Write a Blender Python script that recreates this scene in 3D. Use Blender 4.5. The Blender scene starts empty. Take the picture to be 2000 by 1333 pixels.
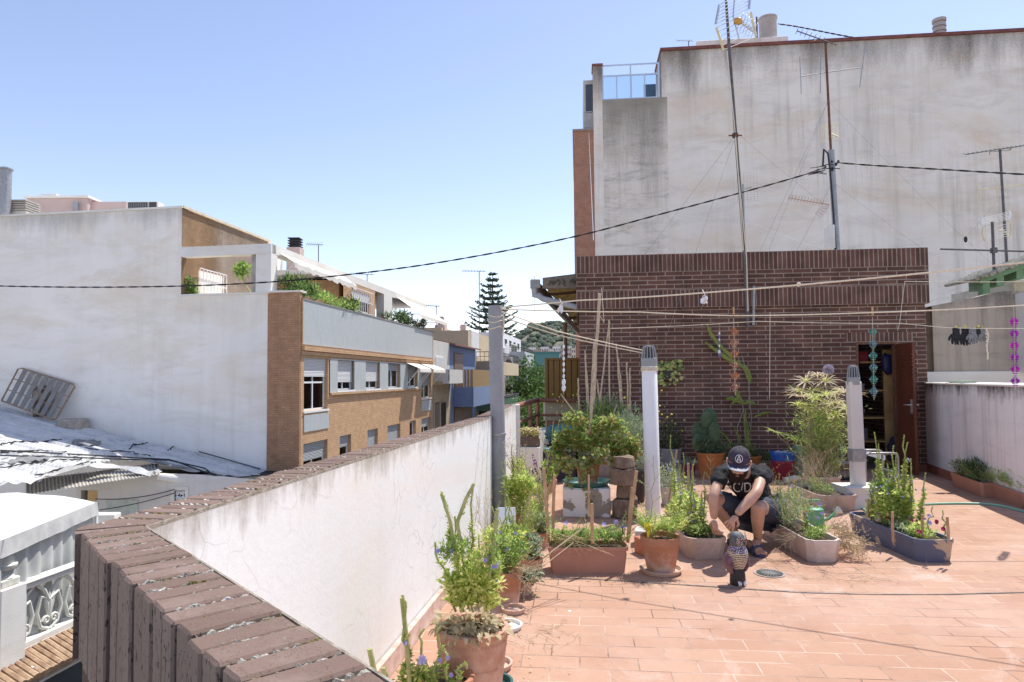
import bpy, bmesh, math, random
from math import sin, cos, pi, radians, sqrt, atan2
from mathutils import Vector, Matrix, noise
random.seed(7)
SC = bpy.context.scene
COL = SC.collection
# ------------------------------------------------------------------ camera, world, sun, exposure
FPX, EYE = 1300.0, 1.42
PITCH, ROLL, SHY = radians(2.5), radians(-0.44), 0.0081
cd = bpy.data.cameras.new('camera'); cam = bpy.data.objects.new('camera', cd); COL.objects.link(cam)
cd.sensor_width = 36.0; cd.lens = FPX / 2000 * 36.0; cd.shift_y = SHY; cd.clip_start = 0.05; cd.clip_end = 5000
cam.matrix_world = Matrix.Translation((0, 0, EYE)) @ Matrix.Rotation(pi/2 + PITCH, 4, 'X') @ Matrix.Rotation(ROLL, 4, 'Z')
SC.camera = cam
SUND = Vector((0.38, 0.38, 1.0)).normalized()      # towards the sun
W = bpy.data.worlds.new('World'); SC.world = W; W.use_nodes = True
wn = W.node_tree.nodes; wl = W.node_tree.links
sky = wn.new('ShaderNodeTexSky'); sky.sky_type = 'NISHITA'; sky.sun_disc = False
sky.sun_elevation = math.asin(SUND.z); sky.sun_rotation = atan2(SUND.x, SUND.y)
sky.altitude = 300; sky.air_density = 1.0; sky.dust_density = 0.3; sky.ozone_density = 3.6
wn['Background'].inputs['Strength'].default_value = 0.15
tn = wn.new('ShaderNodeMix'); tn.data_type = 'RGBA'; tn.blend_type = 'MULTIPLY'; tn.inputs[0].default_value = 1.0; tn.inputs[7].default_value = (1.15, 0.915, 0.83, 1)
wl.new(sky.outputs['Color'], tn.inputs[6]); wl.new(tn.outputs[2], wn['Background'].inputs['Color'])
sd = bpy.data.lights.new('sun', 'SUN'); so = bpy.data.objects.new('sun', sd); COL.objects.link(so)
sd.energy = 3.2; sd.angle = radians(0.53); sd.color = (1.0, 0.965, 0.88)
so.rotation_euler = SUND.to_track_quat('Z', 'Y').to_euler(); so.location = (5, 5, 30)
SC.view_settings.view_transform = 'Standard'; SC.view_settings.look = 'None'
SC.view_settings.exposure = 0.82; SC.view_settings.gamma = 1.0

# ------------------------------------------------------------------ measuring helpers
def ray(px, py):
    x = (px - 1000) / FPX; y = (666.5 - py) / FPX + SHY * 2000 / FPX
    c, s = cos(ROLL), sin(ROLL); x, y = x*c - y*s, x*s + y*c
    return Vector((x, cos(PITCH) - sin(PITCH)*y, sin(PITCH) + cos(PITCH)*y))
C0 = Vector((0, 0, EYE))
def G(px, py, z=0.0):
    r = ray(px, py); return C0 + r * ((z - EYE) / r.z)
def V(px, py, Y):
    r = ray(px, py); return C0 + r * (Y / r.y)
def rn(a, b): return random.uniform(a, b)
def jit(s): return Vector((rn(-s, s), rn(-s, s), rn(-s, s)))
class Fr:
    """wall frame: s runs left to right along the wall, d is depth away from the viewer, z up"""
    def __init__(s, O, u):
        s.O = Vector((O[0], O[1], 0)); s.u = Vector((u[0], u[1], 0)).normalized(); s.n = Vector((-s.u.y, s.u.x, 0))
        s.M = Matrix((( s.u.x, s.n.x, 0, s.O.x), (s.u.y, s.n.y, 0, s.O.y), (0, 0, 1, 0), (0, 0, 0, 1)))
    def px(s, px, py, d=0.0):
        r = ray(px, py); O = s.O + s.n*d
        t = (O - Vector((0, 0, 0))).dot(s.n) / r.dot(s.n); p = C0 + r*t
        return ((p - s.O).dot(s.u), p.z)
    def w(s, a, d, z): return s.O + s.u*a + s.n*d + Vector((0, 0, z))

# ------------------------------------------------------------------ mesh builder
class MB:
    def __init__(s): s.v = []; s.f = []; s.m = []; s.mi = 0; s.uv = None
    def mat(s, i): s.mi = i; return s
    def add(s, vs, fs):
        b = len(s.v); s.v += [tuple(p) for p in vs]
        for f in fs: s.f.append(tuple(b+i for i in f)); s.m.append(s.mi)
        return s
    def box(s, x0, x1, y0, y1, z0, z1, M=None):
        vs = [Vector((x, y, z)) for x in (x0, x1) for y in (y0, y1) for z in (z0, z1)]
        if M: vs = [M @ v for v in vs]
        return s.add(vs, [(0,1,3,2),(4,6,7,5),(0,4,5,1),(2,3,7,6),(0,2,6,4),(1,5,7,3)])
    def bbox(s, x0, x1, y0, y1, z0, z1, b=0.01, M=None):
        """box with chamfered edges"""
        vs = []; idx = {}
        X = (x0, x1); Y = (y0, y1); Z = (z0, z1)
        for i in (0,1):
            for j in (0,1):
                for k in (0,1):
                    sx, sy, sz = 1-2*i, 1-2*j, 1-2*k
                    for a in range(3):
                        p = Vector((X[i] + (sx*b if a != 0 else 0), Y[j] + (sy*b if a != 1 else 0), Z[k] + (sz*b if a != 2 else 0)))
                        idx[(i,j,k,a)] = len(vs); vs.append(M @ p if M else p)
        g = lambda *q: idx[q]
        fs = []
        for k in (0,1):
            q = [g(0,0,k,2), g(1,0,k,2), g(1,1,k,2), g(0,1,k,2)]; fs.append(q if k else q[::-1])
            q = [g(0,k,0,1), g(1,k,0,1), g(1,k,1,1), g(0,k,1,1)]; fs.append(q[::-1] if k else q)
            q = [g(k,0,0,0), g(k,1,0,0), g(k,1,1,0), g(k,0,1,0)]; fs.append(q if k else q[::-1])
        for i in (0,1):
            for j in (0,1):
                fs.append([g(i,j,0,0), g(i,j,1,0), g(i,j,1,1), g(i,j,0,1)])
                fs.append([g(i,0,j,0), g(i,1,j,0), g(i,1,j,2), g(i,0,j,2)])
                fs.append([g(0,i,j,1), g(1,i,j,1), g(1,i,j,2), g(0,i,j,2)])
                for k in (0,1): fs.append([g(i,j,k,0), g(i,j,k,1), g(i,j,k,2)])
        return s.add(vs, fs)
    def quad(s, a, b, c, d): return s.add([a, b, c, d], [(0,1,2,3)])
    def tube(s, pts, r, n=6, cap=True):
        pts = [Vector(p) for p in pts]; N = len(pts); vs = []; fs = []
        rr = r if isinstance(r, (list, tuple)) else [r]*N
        T = [(pts[min(i+1, N-1)] - pts[max(i-1, 0)]) for i in range(N)]
        T = [t.normalized() if t.length > 1e-9 else Vector((0,0,1)) for t in T]
        a = Vector((0,0,1)) if abs(T[0].z) < 0.9 else Vector((1,0,0))
        nx = T[0].cross(a).normalized()
        for i in range(N):
            nx = (nx - T[i]*nx.dot(T[i]));
            nx = nx.normalized() if nx.length > 1e-6 else T[i].orthogonal().normalized()
            ny = T[i].cross(nx)
            for k in range(n):
                t = 2*pi*k/n; vs.append(pts[i] + nx*(cos(t)*rr[i]) + ny*(sin(t)*rr[i]))
        for i in range(N-1):
            for k in range(n):
                k2 = (k+1) % n; fs.append((i*n+k, i*n+k2, (i+1)*n+k2, (i+1)*n+k))
        if cap: fs.append(tuple(range(n))[::-1]); fs.append(tuple((N-1)*n+k for k in range(n)))
        return s.add(vs, fs)
    def lathe(s, prof, c=(0,0,0), n=28, sx=1.0, sy=1.0, M=None):
        vs = []; fs = []
        for (r, z) in prof:
            for k in range(n):
                t = 2*pi*k/n; p = Vector((c[0]+r*cos(t)*sx, c[1]+r*sin(t)*sy, c[2]+z)); vs.append(M @ p if M else p)
        for i in range(len(prof)-1):
            for k in range(n):
                k2 = (k+1) % n; fs.append((i*n+k, i*n+k2, (i+1)*n+k2, (i+1)*n+k))
        if prof[0][0] > 1e-6: fs.append(tuple(range(n))[::-1])
        if prof[-1][0] > 1e-6: fs.append(tuple((len(prof)-1)*n+k for k in range(n)))
        return s.add(vs, fs)
    def ball(s, c, r, n=12, m=8, sc=(1,1,1), M=None):
        return s.lathe([(r*sin(pi*i/m)*1.0, -r*cos(pi*i/m)*sc[2]) for i in range(m+1)], c, n, sc[0], sc[1], M)
    def prism(s, poly, z0, z1):
        n = len(poly); vs = [(p[0], p[1], z0) for p in poly] + [(p[0], p[1], z1) for p in poly]
        fs = [tuple(range(n))[::-1], tuple(range(n, 2*n))] + [(i, (i+1) % n, n+(i+1) % n, n+i) for i in range(n)]
        return s.add(vs, fs)
    def leaf(s, p, d, L, w, up=None, fold=0.0):
        """pointed leaf: two faces meeting on the midrib"""
        d = d.normalized(); a = up or Vector((rn(-1,1), rn(-1,1), rn(-1,1)))
        x = d.cross(a)
        if x.length < 1e-4: x = d.orthogonal()
        x.normalize(); y = x.cross(d)
        m = p + d*(L*0.45) + y*fold*w
        return s.add([p, m + x*w, p + d*L, m - x*w], [(0,1,2,3)])
    def leaf2(s, p, d, L, w, up, droop=0.3):
        d = d.normalized(); x = d.cross(up)
        if x.length < 1e-4: x = d.orthogonal()
        x.normalize(); y = x.cross(d).normalized()
        a = p + d*L*0.35 - y*droop*L*0.05; b = p + d*L*0.7 - y*droop*L*0.2; c = p + d*L - y*droop*L*0.5
        k = y*w*0.25
        return s.add([p, a+x*w+k, a, a-x*w+k, b+x*w*0.8+k, b, b-x*w*0.8+k, c],
                     [(0,1,2),(0,2,3),(1,4,5,2),(2,5,6,3),(4,7,5),(5,7,6)])
    def build(s, name, mats, parent=None, M=None, smooth=False, uvs=1.0, angle=40):
        me = bpy.data.meshes.new(name); me.from_pydata(s.v, [], s.f)
        mats = mats if isinstance(mats, (list, tuple)) else [mats]
        for m in mats: me.materials.append(m)
        me.polygons.foreach_set('material_index', s.m)
        if len(mats) == 1 and max(s.m or [0]) > 0: me.polygons.foreach_set('material_index', [0]*len(s.f))
        if uvs:
            me.update(); uv = me.uv_layers.new(name='UV'); dat = [0.0]*(2*len(me.loops))
            vv = s.v
            for p in me.polygons:
                n = p.normal; ax, ay, az = abs(n.x), abs(n.y), abs(n.z)
                for li in p.loop_indices:
                    c = vv[me.loops[li].vertex_index]
                    if az >= ax and az >= ay: a, b = c[0], c[1]
                    elif ay >= ax: a, b = c[0], c[2]
                    else: a, b = c[1], c[2]
                    dat[2*li] = a*uvs; dat[2*li+1] = b*uvs
            uv.data.foreach_set('uv', dat)
        me.validate()
        if smooth:
            me.polygons.foreach_set('use_smooth', [True]*len(me.polygons))
            me.set_sharp_from_angle(angle=radians(angle))
        me.update()
        o = bpy.data.objects.new(name, me); COL.objects.link(o)
        if M is not None: o.matrix_world = M
        if parent is not None: o.parent = parent
        return o
def tag(o, label=None, cat=None, group=None, kind=None):
    if label: o['label'] = label
    if cat: o['category'] = cat
    if group: o['group'] = group
    if kind: o['kind'] = kind
    return o
def empty(name, loc=(0,0,0), label=None, cat=None, group=None, M=None, rz=0.0):
    o = bpy.data.objects.new(name, None); COL.objects.link(o); o.empty_display_size = 0.1
    if M is not None: o.matrix_world = M
    else: o.location = loc; o.rotation_euler = (0, 0, rz)
    return tag(o, label, cat, group)
def struct(o): o['kind'] = 'structure'; return o
def kids(o): return [c for c in bpy.data.objects if c.parent is o]
def copy_tree(o, parent=None):
    c = o.copy(); COL.objects.link(c); c.parent = parent
    for k in kids(o): copy_tree(k, c)
    return c
def sag(a, b, drop, n=24):
    a = Vector(a); b = Vector(b)
    return [a.lerp(b, i/n) - Vector((0,0, drop*4*(i/n)*(1-i/n))) for i in range(n+1)]

# ------------------------------------------------------------------ materials
class NT:
    def __init__(s, name):
        s.m = bpy.data.materials.new(name); s.m.use_nodes = True; s.t = s.m.node_tree; s.n = s.t.nodes
        s.p = s.n['Principled BSDF']; s.out = s.n['Material Output']
    def N(s, ty, inp=None, **kw):
        n = s.n.new('ShaderNode' + ty)
        for k, v in kw.items(): setattr(n, k, v)
        for k, v in (inp or {}).items():
            if isinstance(v, bpy.types.NodeSocket): s.t.links.new(v, n.inputs[k])
            else: n.inputs[k].default_value = v
        return n
    def L(s, a, b): s.t.links.new(a, b)
    def uv(s, sc=(1,1,1), rot=0.0, loc=(0,0,0), kind='UV'):
        tc = s.N('TexCoord'); mp = s.N('Mapping', {'Scale': sc, 'Rotation': (0,0,rot), 'Location': loc}); s.L(tc.outputs[kind], mp.inputs['Vector']); return mp.outputs[0]
    def noise(s, vec, scale, detail=6, rough=0.6, dist=0.0):
        return s.N('TexNoise', {'Vector': vec, 'Scale': scale, 'Detail': detail, 'Roughness': rough, 'Distortion': dist}).outputs['Fac']
    def ramp(s, fac, a, b, lo=0.0, hi=1.0):
        n = s.N('MapRange', {'Value': fac, 'From Min': a, 'From Max': b, 'To Min': lo, 'To Max': hi}); return n.outputs[0]
    def mix(s, fac, a, b, mode='MIX'):
        n = s.N('Mix', data_type='RGBA', blend_type=mode)
        for sock, v in ((n.inputs[0], fac), (n.inputs[6], a), (n.inputs[7], b)):
            if isinstance(v, bpy.types.NodeSocket): s.L(v, sock)
            elif sock.name == 'Factor' or isinstance(v, (int, float)): sock.default_value = v
            else: sock.default_value = (*v[:3], 1)
        return n.outputs[2]
    def math(s, op, a, b=0.0):
        n = s.N('Math', operation=op)
        for i, v in enumerate((a, b)):
            if isinstance(v, bpy.types.NodeSocket): s.L(v, n.inputs[i])
            else: n.inputs[i].default_value = v
        return n.outputs[0]
    def bump(s, h, strength=0.5, dist=0.01):
        n = s.N('Bump', {'Height': h, 'Strength': strength, 'Distance': dist}); s.L(n.outputs[0], s.p.inputs['Normal'])
    def col(s, c):
        if isinstance(c, bpy.types.NodeSocket): s.L(c, s.p.inputs['Base Color'])
        else: s.p.inputs['Base Color'].default_value = (*c, 1)
    def set(s, **k):
        for a, v in k.items(): s.p.inputs[a.replace('_', ' ')].default_value = v
        return s
def mul(c, k): return tuple(min(1, x*k) for x in c)
def plain(name, c, rough=0.7, var=0.15, scale=6.0, metal=0.0, bump=0.15, c2=None, kind='Object', spec=0.4, bd=0.01):
    t = NT(name); v = t.uv(kind=kind); f = t.ramp(t.noise(v, scale), 0.3, 0.7)
    t.col(t.mix(f, mul(c, 1-var), c2 or mul(c, 1+var))); t.set(Roughness=rough, Metallic=metal); t.p.inputs['Specular IOR Level'].default_value = spec
    if bump: t.bump(t.noise(v, scale*6), bump, bd)
    return t.m
def plaster(name, c, stain, streak=0.5, blot=0.5, warm=None, cracks=0.0, scale=1.0, top=None, bmp=0.35):
    """render with vertical rain streaks, blotches, optional cracks. UV: metres along the wall, z"""
    t = NT(name); v = t.uv()
    base = t.mix(t.ramp(t.noise(v, 0.35*scale, 8), 0.3, 0.7), mul(c, 0.92), mul(c, 1.06))
    if warm: base = t.mix(t.ramp(t.noise(t.uv(sc=(0.6,1.5,1), loc=(7,3,0)), 0.6*scale, 8, 0.7, 0.6), 0.46, 0.68), base, warm)
    st = t.noise(t.uv(sc=(2.2*scale, 0.10*scale, 1)), 1.6, 9, 0.72)
    gate = t.ramp(t.noise(t.uv(loc=(31,11,0)), 0.22*scale, 4), 0.38, 0.62)
    base = t.mix(t.math('MULTIPLY', t.math('MULTIPLY', t.ramp(st, 0.48, 0.75), gate), streak), base, stain)
    bl = t.noise(t.uv(sc=(0.55, 1.9, 1), loc=(3,19,0)), 1.1*scale, 12, 0.75, 0.4)
    base = t.mix(t.math('MULTIPLY', t.ramp(bl, 0.5, 0.74), blot), base, stain)
    h = t.noise(v, 30, 6, 0.7)
    if cracks:
        dv = t.N('TexNoise', {'Vector': v, 'Scale': 2.5, 'Detail': 3}); 
        mv = t.N('VectorMath', operation='MULTIPLY_ADD'); t.L(dv.outputs['Color'], mv.inputs[0]); mv.inputs[1].default_value = (0.25,0.25,0.25); t.L(v, mv.inputs[2])
        vo = t.N('TexVoronoi', {'Vector': mv.outputs[0], 'Scale': 7.0}, feature='DISTANCE_TO_EDGE').outputs['Distance']
        cg = t.ramp(t.noise(t.uv(loc=(1.3,2,0)), 0.9, 3), 0.46, 0.6)
        cr = t.math('MULTIPLY', t.ramp(vo, 0.0, 0.02, 1, 0), cg)
        base = t.mix(t.math('MULTIPLY', cr, cracks), base, mul(stain, 0.8))
    if top is not None:   # dark growth running down from the wall's top edge: z = top
        sp = t.N('SeparateXYZ', {'Vector': v}); dz = t.math('SUBTRACT', top[0], sp.outputs['Y'])
        r = t.ramp(dz, 0.0, top[1], 1.0, 0.0); k = 1.0/top[1]; nn = t.noise(t.uv(sc=(k*1.3, 0.22*k, 1)), 1.5, 9, 0.68); lo = t.noise(t.uv(sc=(k*0.22, 0.0, 1), loc=(5.3, 0, 0)), 1.6, 3, 0.5); fin = t.noise(v, 14, 8, 0.75)
        q = t.math('ADD', t.math('ADD', t.math('MULTIPLY', r, 0.42), t.math('MULTIPLY', nn, 0.75)), t.math('ADD', t.math('MULTIPLY', lo, 0.75), t.math('MULTIPLY', fin, 0.35)))
        base = t.mix(t.math('MULTIPLY', t.ramp(q, 1.14, 1.42), top[3]), base, top[2])
    t.col(base); t.set(Roughness=0.9); t.p.inputs['Specular IOR Level'].default_value = 0.2
    t.bump(h, bmp, 0.01)
    return t.m
def brickm(name, c1, c2, mort, bw=0.27, bh=0.0665, ms=0.008, off=0.5, bmp=0.6, var=0.35, rough=0.75, loc=(0,0,0), rot=0.0, stain=None):
    t = NT(name); v = t.uv(loc=loc, rot=rot)
    b = t.N('TexBrick', {'Vector': v, 'Color1': (*c1,1), 'Color2': (*c2,1), 'Mortar': (*mort,1), 'Scale': 1.0, 'Mortar Size': ms, 'Mortar Smooth': 0.15, 'Bias': 0.0, 'Brick Width': bw, 'Row Height': bh}, offset=off)
    n1 = t.ramp(t.noise(v, 3.0, 8), 0.3, 0.7, 1-var, 1+var)
    cc = t.mix(1.0, b.outputs['Color'], (1,1,1), 'MULTIPLY')
    hs = t.N('HueSaturation', {'Color': b.outputs['Color']}); t.L(n1, hs.inputs['Value']); cc = hs.outputs[0]
    if stain: cc = t.mix(t.math('MULTIPLY', t.ramp(t.noise(t.uv(loc=(5,2,0)), 0.7, 10, 0.7), 0.52, 0.75), stain[1]), cc, stain[0])
    t.col(cc); t.set(Roughness=rough); t.p.inputs['Specular IOR Level'].default_value = 0.3
    h = t.math('SUBTRACT', t.math('MULTIPLY', t.noise(v, 60, 4), 0.25), b.outputs['Fac'])
    t.bump(h, bmp, 0.006)
    return t.m
def leafm(name, ca, cb, trans=0.45, rough=0.55, cc=None):
    t = NT(name); g = t.N('NewGeometry'); r = g.outputs['Random Per Island']
    c = t.mix(r, ca, cb)
    if cc: c = t.mix(t.ramp(t.math('FRACT', t.math('MULTIPLY', r, 7.31)), 0.72, 0.8), c, cc)
    t.col(c); t.set(Roughness=rough); t.p.inputs['Specular IOR Level'].default_value = 0.35
    tr = t.N('BsdfTranslucent'); t.L(t.mix(0.0, c, c), tr.inputs['Color'])
    ms = t.N('MixShader', {'Fac': trans}); t.L(t.p.outputs[0], ms.inputs[1]); t.L(tr.outputs[0], ms.inputs[2]); t.L(ms.outputs[0], t.out.inputs['Surface'])
    return t.m
def glassm(name, c=(0.05,0.06,0.07), rough=0.06):
    t = NT(name); v = t.uv(kind='Object'); t.col(t.mix(t.noise(v, 1.5), mul(c, .5), mul(c, 1.6))); t.set(Roughness=rough); t.p.inputs['Specular IOR Level'].default_value = 0.8
    return t.m
M = {}
M['white'] = plaster('white_wall', (0.80,0.78,0.74), (0.42,0.40,0.36), 0.25, 0.3, warm=(0.74,0.66,0.56), cracks=0.0)
M['parapet'] = plaster('parapet_white', (0.82,0.835,0.82), (0.50,0.42,0.34), 0.12, 0.14, warm=(0.80,0.75,0.68), cracks=0.7, top=(1.075, 0.20, (0.26,0.21,0.15), 0.7), bmp=0.16)
M['gable'] = plaster('gable_render', (0.90,0.865,0.82), (0.54,0.49,0.42), 0.5, 0.42, warm=(0.80,0.71,0.59), scale=0.55, top=(7.15, 1.0, (0.35,0.34,0.32), 0.6))
M['big'] = plaster('big_wall_render', (0.84,0.79,0.73), (0.42,0.385,0.34), 1.0, 0.5, warm=(0.76,0.64,0.52), scale=0.5, top=(18.9, 4.2, (0.13,0.11,0.10), 0.9), bmp=0.6)
M['big_dirty'] = plaster('big_wall_dirty', (0.80,0.74,0.67), (0.32,0.30,0.265), 1.0, 0.85, warm=(0.68,0.60,0.5), scale=0.9, top=(16.2, 5.5, (0.20,0.18,0.15), 0.75), bmp=0.8)
M['low_wall'] = plaster('low_wall', (0.90,0.84,0.82), (0.46,0.38,0.36), 0.9, 0.3, scale=1.6, top=(1.285, 0.3, (0.06,0.05,0.05), 0.95))
M['tan_wall'] = plaster('tan_wall', (0.46,0.39,0.32), (0.16,0.14,0.12), 0.9, 0.6, scale=1.4, top=(2.7, 0.5, (0.1,0.09,0.08), 0.8))
M['terra_paint'] = plain('red_skirting', (0.36,0.13,0.09), 0.8, 0.25, 5)
M['skirt'] = plain('parapet_skirting', (0.60,0.36,0.28), 0.85, 0.25, 9, c2=(0.75,0.62,0.54))
M['brown_brick'] = brickm('brown_brick', (0.092,0.044,0.033), (0.142,0.070,0.050), (0.30,0.23,0.19), 0.272, 0.0663, 0.0078, stain=((0.12,0.1,0.09), 0.35))
M['soldier'] = brickm('soldier_brick', (0.095,0.045,0.034), (0.14,0.070,0.052), (0.29,0.225,0.19), 0.0663, 0.2800, 0.0078, off=0.0)
M['orange_brick'] = brickm('orange_brick', (0.62,0.385,0.22), (0.53,0.315,0.175), (0.40,0.29,0.19), 0.25, 0.072, 0.009, var=0.12)
M['shaded_return_brick'] = brickm('shaded_return_brick', (0.47,0.255,0.14), (0.39,0.205,0.11), (0.30,0.2,0.13), 0.25, 0.072, 0.012, var=0.18)  # darker, redder copy of the orange brick; the return's shade is in its colour
M['bay_brick'] = brickm('red_brick', (0.44,0.20,0.13), (0.36,0.165,0.105), (0.36,0.24,0.18), 0.25, 0.068, 0.01, var=0.15)  # red brick of the projecting bay
M['cop_brick'] = None
M['glass'] = glassm('window_glass'); M['frame'] = plain('white_frame', (0.78,0.79,0.80), 0.4, 0.04, 3, bump=0)
M['shutter'] = None
M['black'] = plain('black_cable', (0.025,0.025,0.03), 0.6, 0.3, 20, bump=0)
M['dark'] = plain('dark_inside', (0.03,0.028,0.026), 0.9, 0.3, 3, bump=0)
M['galv'] = plain('galvanised', (0.34,0.35,0.36), 0.5, 0.2, 12, metal=0.6)
M['mastm'] = plain('mast_metal', (0.13,0.12,0.125), 0.55, 0.4, 14, metal=0.3)
M['rust'] = plain('rusty_metal', (0.16,0.075,0.045), 0.8, 0.35, 16)
M['alu'] = plain('aluminium', (0.62,0.63,0.64), 0.35, 0.1, 12, metal=0.7, bump=0)
M['yellowed'] = plain('yellowed_plastic', (0.72,0.62,0.36), 0.5, 0.15, 10)
M['pvc_grey'] = plain('grey_pvc', (0.27,0.28,0.31), 0.45, 0.16, 3.0, c2=(0.36,0.36,0.38), bump=0.05)
M['pvc_white'] = plain('white_pvc', (0.86,0.85,0.84), 0.4, 0.06, 2.5, bump=0.04)
M['pvc_cap'] = plain('cap_grey', (0.30,0.32,0.34), 0.5, 0.1, 8, bump=0)
M['rope'] = plain('cream_rope', (0.72,0.64,0.50), 0.9, 0.15, 60, bump=0.3)
M['soil'] = plain('soil', (0.075,0.05,0.035), 0.95, 0.5, 25, bump=0.8, c2=(0.16,0.11,0.075))
M['bamboo'] = plain('bamboo', (0.52,0.40,0.27), 0.6, 0.25, 14, c2=(0.66,0.54,0.40))
M['wood'] = plain('pine_wood', (0.52,0.33,0.14), 0.65, 0.2, 4, c2=(0.62,0.42,0.20))
M['stake'] = plain('stake_wood', (0.50,0.29,0.16), 0.75, 0.2, 12, c2=(0.62,0.42,0.27))
M['logs'] = plain('old_log', (0.20,0.135,0.095), 0.95, 0.45, 9, bump=0.9, c2=(0.34,0.25,0.185))
def terracotta(name, c, eff=(0.62,0.50,0.42), amt=0.7, z0=0.0, z1=0.2):
    t = NT(name); v = t.uv(kind='Object'); f = t.ramp(t.noise(v, 7, 8), 0.3, 0.7)
    base = t.mix(f, mul(c, 0.82), mul(c, 1.15))
    sp = t.N('SeparateXYZ', {'Vector': v}); g = t.ramp(sp.outputs['Z'], z0, z1, 0.35, -0.1)
    base = t.mix(t.math('MULTIPLY', t.ramp(t.math('ADD', g, t.noise(t.uv(kind='Object', loc=(3,1,0)), 9, 9, 0.7)), 0.56, 0.8), amt), base, eff)
    t.col(base); t.set(Roughness=0.85); t.p.inputs['Specular IOR Level'].default_value = 0.25; t.bump(t.noise(v, 60), 0.25, 0.005)
    return t.m
M['pot'] = terracotta('terracotta_pot', (0.46,0.215,0.125))
M['pot_old'] = terracotta('old_clay_pot', (0.50,0.265,0.19), (0.62,0.47,0.37), 0.75, 0, 0.5)
M['pot_orange'] = terracotta('orange_pot', (0.42,0.15,0.05), amt=0.15)
M['plastic_tc'] = plain('terracotta_plastic', (0.46,0.225,0.155), 0.6, 0.1, 5, bump=0.08)
M['conc_pot'] = terracotta('concrete_planter', (0.55,0.43,0.36), (0.34,0.25,0.2), 0.5, 0, 0.3)
M['conc_pot2'] = terracotta('pale_planter', (0.66,0.56,0.50), (0.42,0.32,0.26), 0.5, 0, 0.3)
M['blue_pot'] = None
M['green_plastic'] = plain('green_plastic', (0.10,0.42,0.22), 0.4, 0.1, 4, bump=0)
M['teal'] = plain('dark_teal_plastic', (0.04,0.13,0.12), 0.35, 0.2, 4, bump=0)
def flaking():
    t = NT('flaking_blue_paint'); v = t.uv(kind='Object')
    f = t.ramp(t.noise(v, 5.5, 10, 0.65, 0.5), 0.56, 0.575)
    t.col(t.mix(f, t.mix(t.noise(v, 12), (0.085,0.10,0.17), (0.14,0.16,0.24)), (0.50,0.40,0.30))); t.set(Roughness=0.65)
    t.bump(f, 0.4, 0.004); return t.m
M['blue_pot'] = flaking()
def shutterm(name, c):
    t = NT(name); v = t.uv(sc=(1,1,1)); w = t.N('TexWave', {'Vector': v, 'Scale': 6.4, 'Distortion': 0.0, 'Detail': 0.0}, wave_type='BANDS', bands_direction='Y', wave_profile='SIN')
    f = w.outputs['Fac']; t.col(t.mix(t.ramp(f, 0.0, 0.25), mul(c, 0.45), c)); t.set(Roughness=0.5); t.bump(f, 0.6, 0.02); return t.m
M['shutter'] = shutterm('roller_shutter', (0.70,0.71,0.72)); M['shutter_grey'] = shutterm('grey_roller_shutter', (0.40,0.42,0.44))
M['shutter_brown'] = shutterm('brown_shutter', (0.20,0.12,0.07))
def bandm():
    t = NT('grey_panels'); v = t.uv()
    b = t.N('TexBrick', {'Vector': v, 'Color1': (0.45,0.48,0.49,1), 'Color2': (0.48,0.51,0.51,1), 'Mortar': (0.36,0.38,0.38,1), 'Mortar Size': 0.008, 'Brick Width': 0.6, 'Row Height': 0.9}, offset=0.0)
    st = t.ramp(t.noise(t.uv(sc=(2,0.25,1)), 3, 8, 0.7), 0.5, 0.8, 0, 0.5)
    t.col(t.mix(st, b.outputs['Color'], (0.30,0.31,0.30))); t.set(Roughness=0.6); return t.m
M['band'] = bandm()
def clearglass():
    t = NT('clear_glass'); gl = t.N('BsdfGlossy', {'Roughness': 0.02}); tr = t.N('BsdfTransparent', {'Color': (0.86,0.93,0.97,1)}); fr = t.N('Fresnel', {'IOR': 1.45}); mx = t.N('MixShader'); t.L(fr.outputs[0], mx.inputs[0]); t.L(tr.outputs[0], mx.inputs[1]); t.L(gl.outputs[0], mx.inputs[2]); t.L(mx.outputs[0], t.out.inputs['Surface']); return t.m
M['clear'] = clearglass()
M['net'] = plain('net_curtain', (0.62,0.62,0.60), 0.9, 0.2, 8, bump=0)
# foliage
M['l_green'] = leafm('leaf_green', (0.17,0.30,0.09), (0.34,0.48,0.16), 0.52)
M['l_fresh'] = leafm('leaf_fresh', (0.34,0.50,0.11), (0.56,0.68,0.20), 0.58)
M['l_yellow'] = leafm('leaf_yellowish', (0.66,0.72,0.20), (0.86,0.86,0.42), 0.58)
M['l_dark'] = leafm('leaf_dark', (0.045,0.085,0.03), (0.10,0.15,0.06), 0.3)
M['l_grey'] = leafm('leaf_greygreen', (0.30,0.37,0.24), (0.48,0.55,0.37), 0.42)
M['l_vine'] = leafm('leaf_vine', (0.20,0.29,0.08), (0.46,0.50,0.18), 0.5, cc=(0.42,0.26,0.09))
M['l_dry'] = leafm('leaf_dry', (0.48,0.38,0.23), (0.68,0.60,0.40), 0.4)
M['l_straw'] = leafm('straw', (0.55,0.42,0.24), (0.68,0.56,0.36), 0.3)
M['stem'] = plain('plant_stem', (0.30,0.36,0.12), 0.7, 0.2, 20, c2=(0.45,0.45,0.2), bump=0)
M['stem_brown'] = plain('dry_stem', (0.42,0.33,0.22), 0.8, 0.2, 20, bump=0)
M['fl_purple'] = leafm('petals_violet', (0.33,0.31,0.62), (0.50,0.47,0.80), 0.3)
M['fl_yellow'] = leafm('petals_yellow', (0.80,0.70,0.04), (0.85,0.78,0.15), 0.3)
M['fl_magenta'] = leafm('petals_magenta', (0.35,0.01,0.07), (0.5,0.03,0.14), 0.2)
M['fl_darkpurple'] = leafm('petals_darkpurple', (0.12,0.02,0.16), (0.22,0.05,0.28), 0.2)
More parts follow.
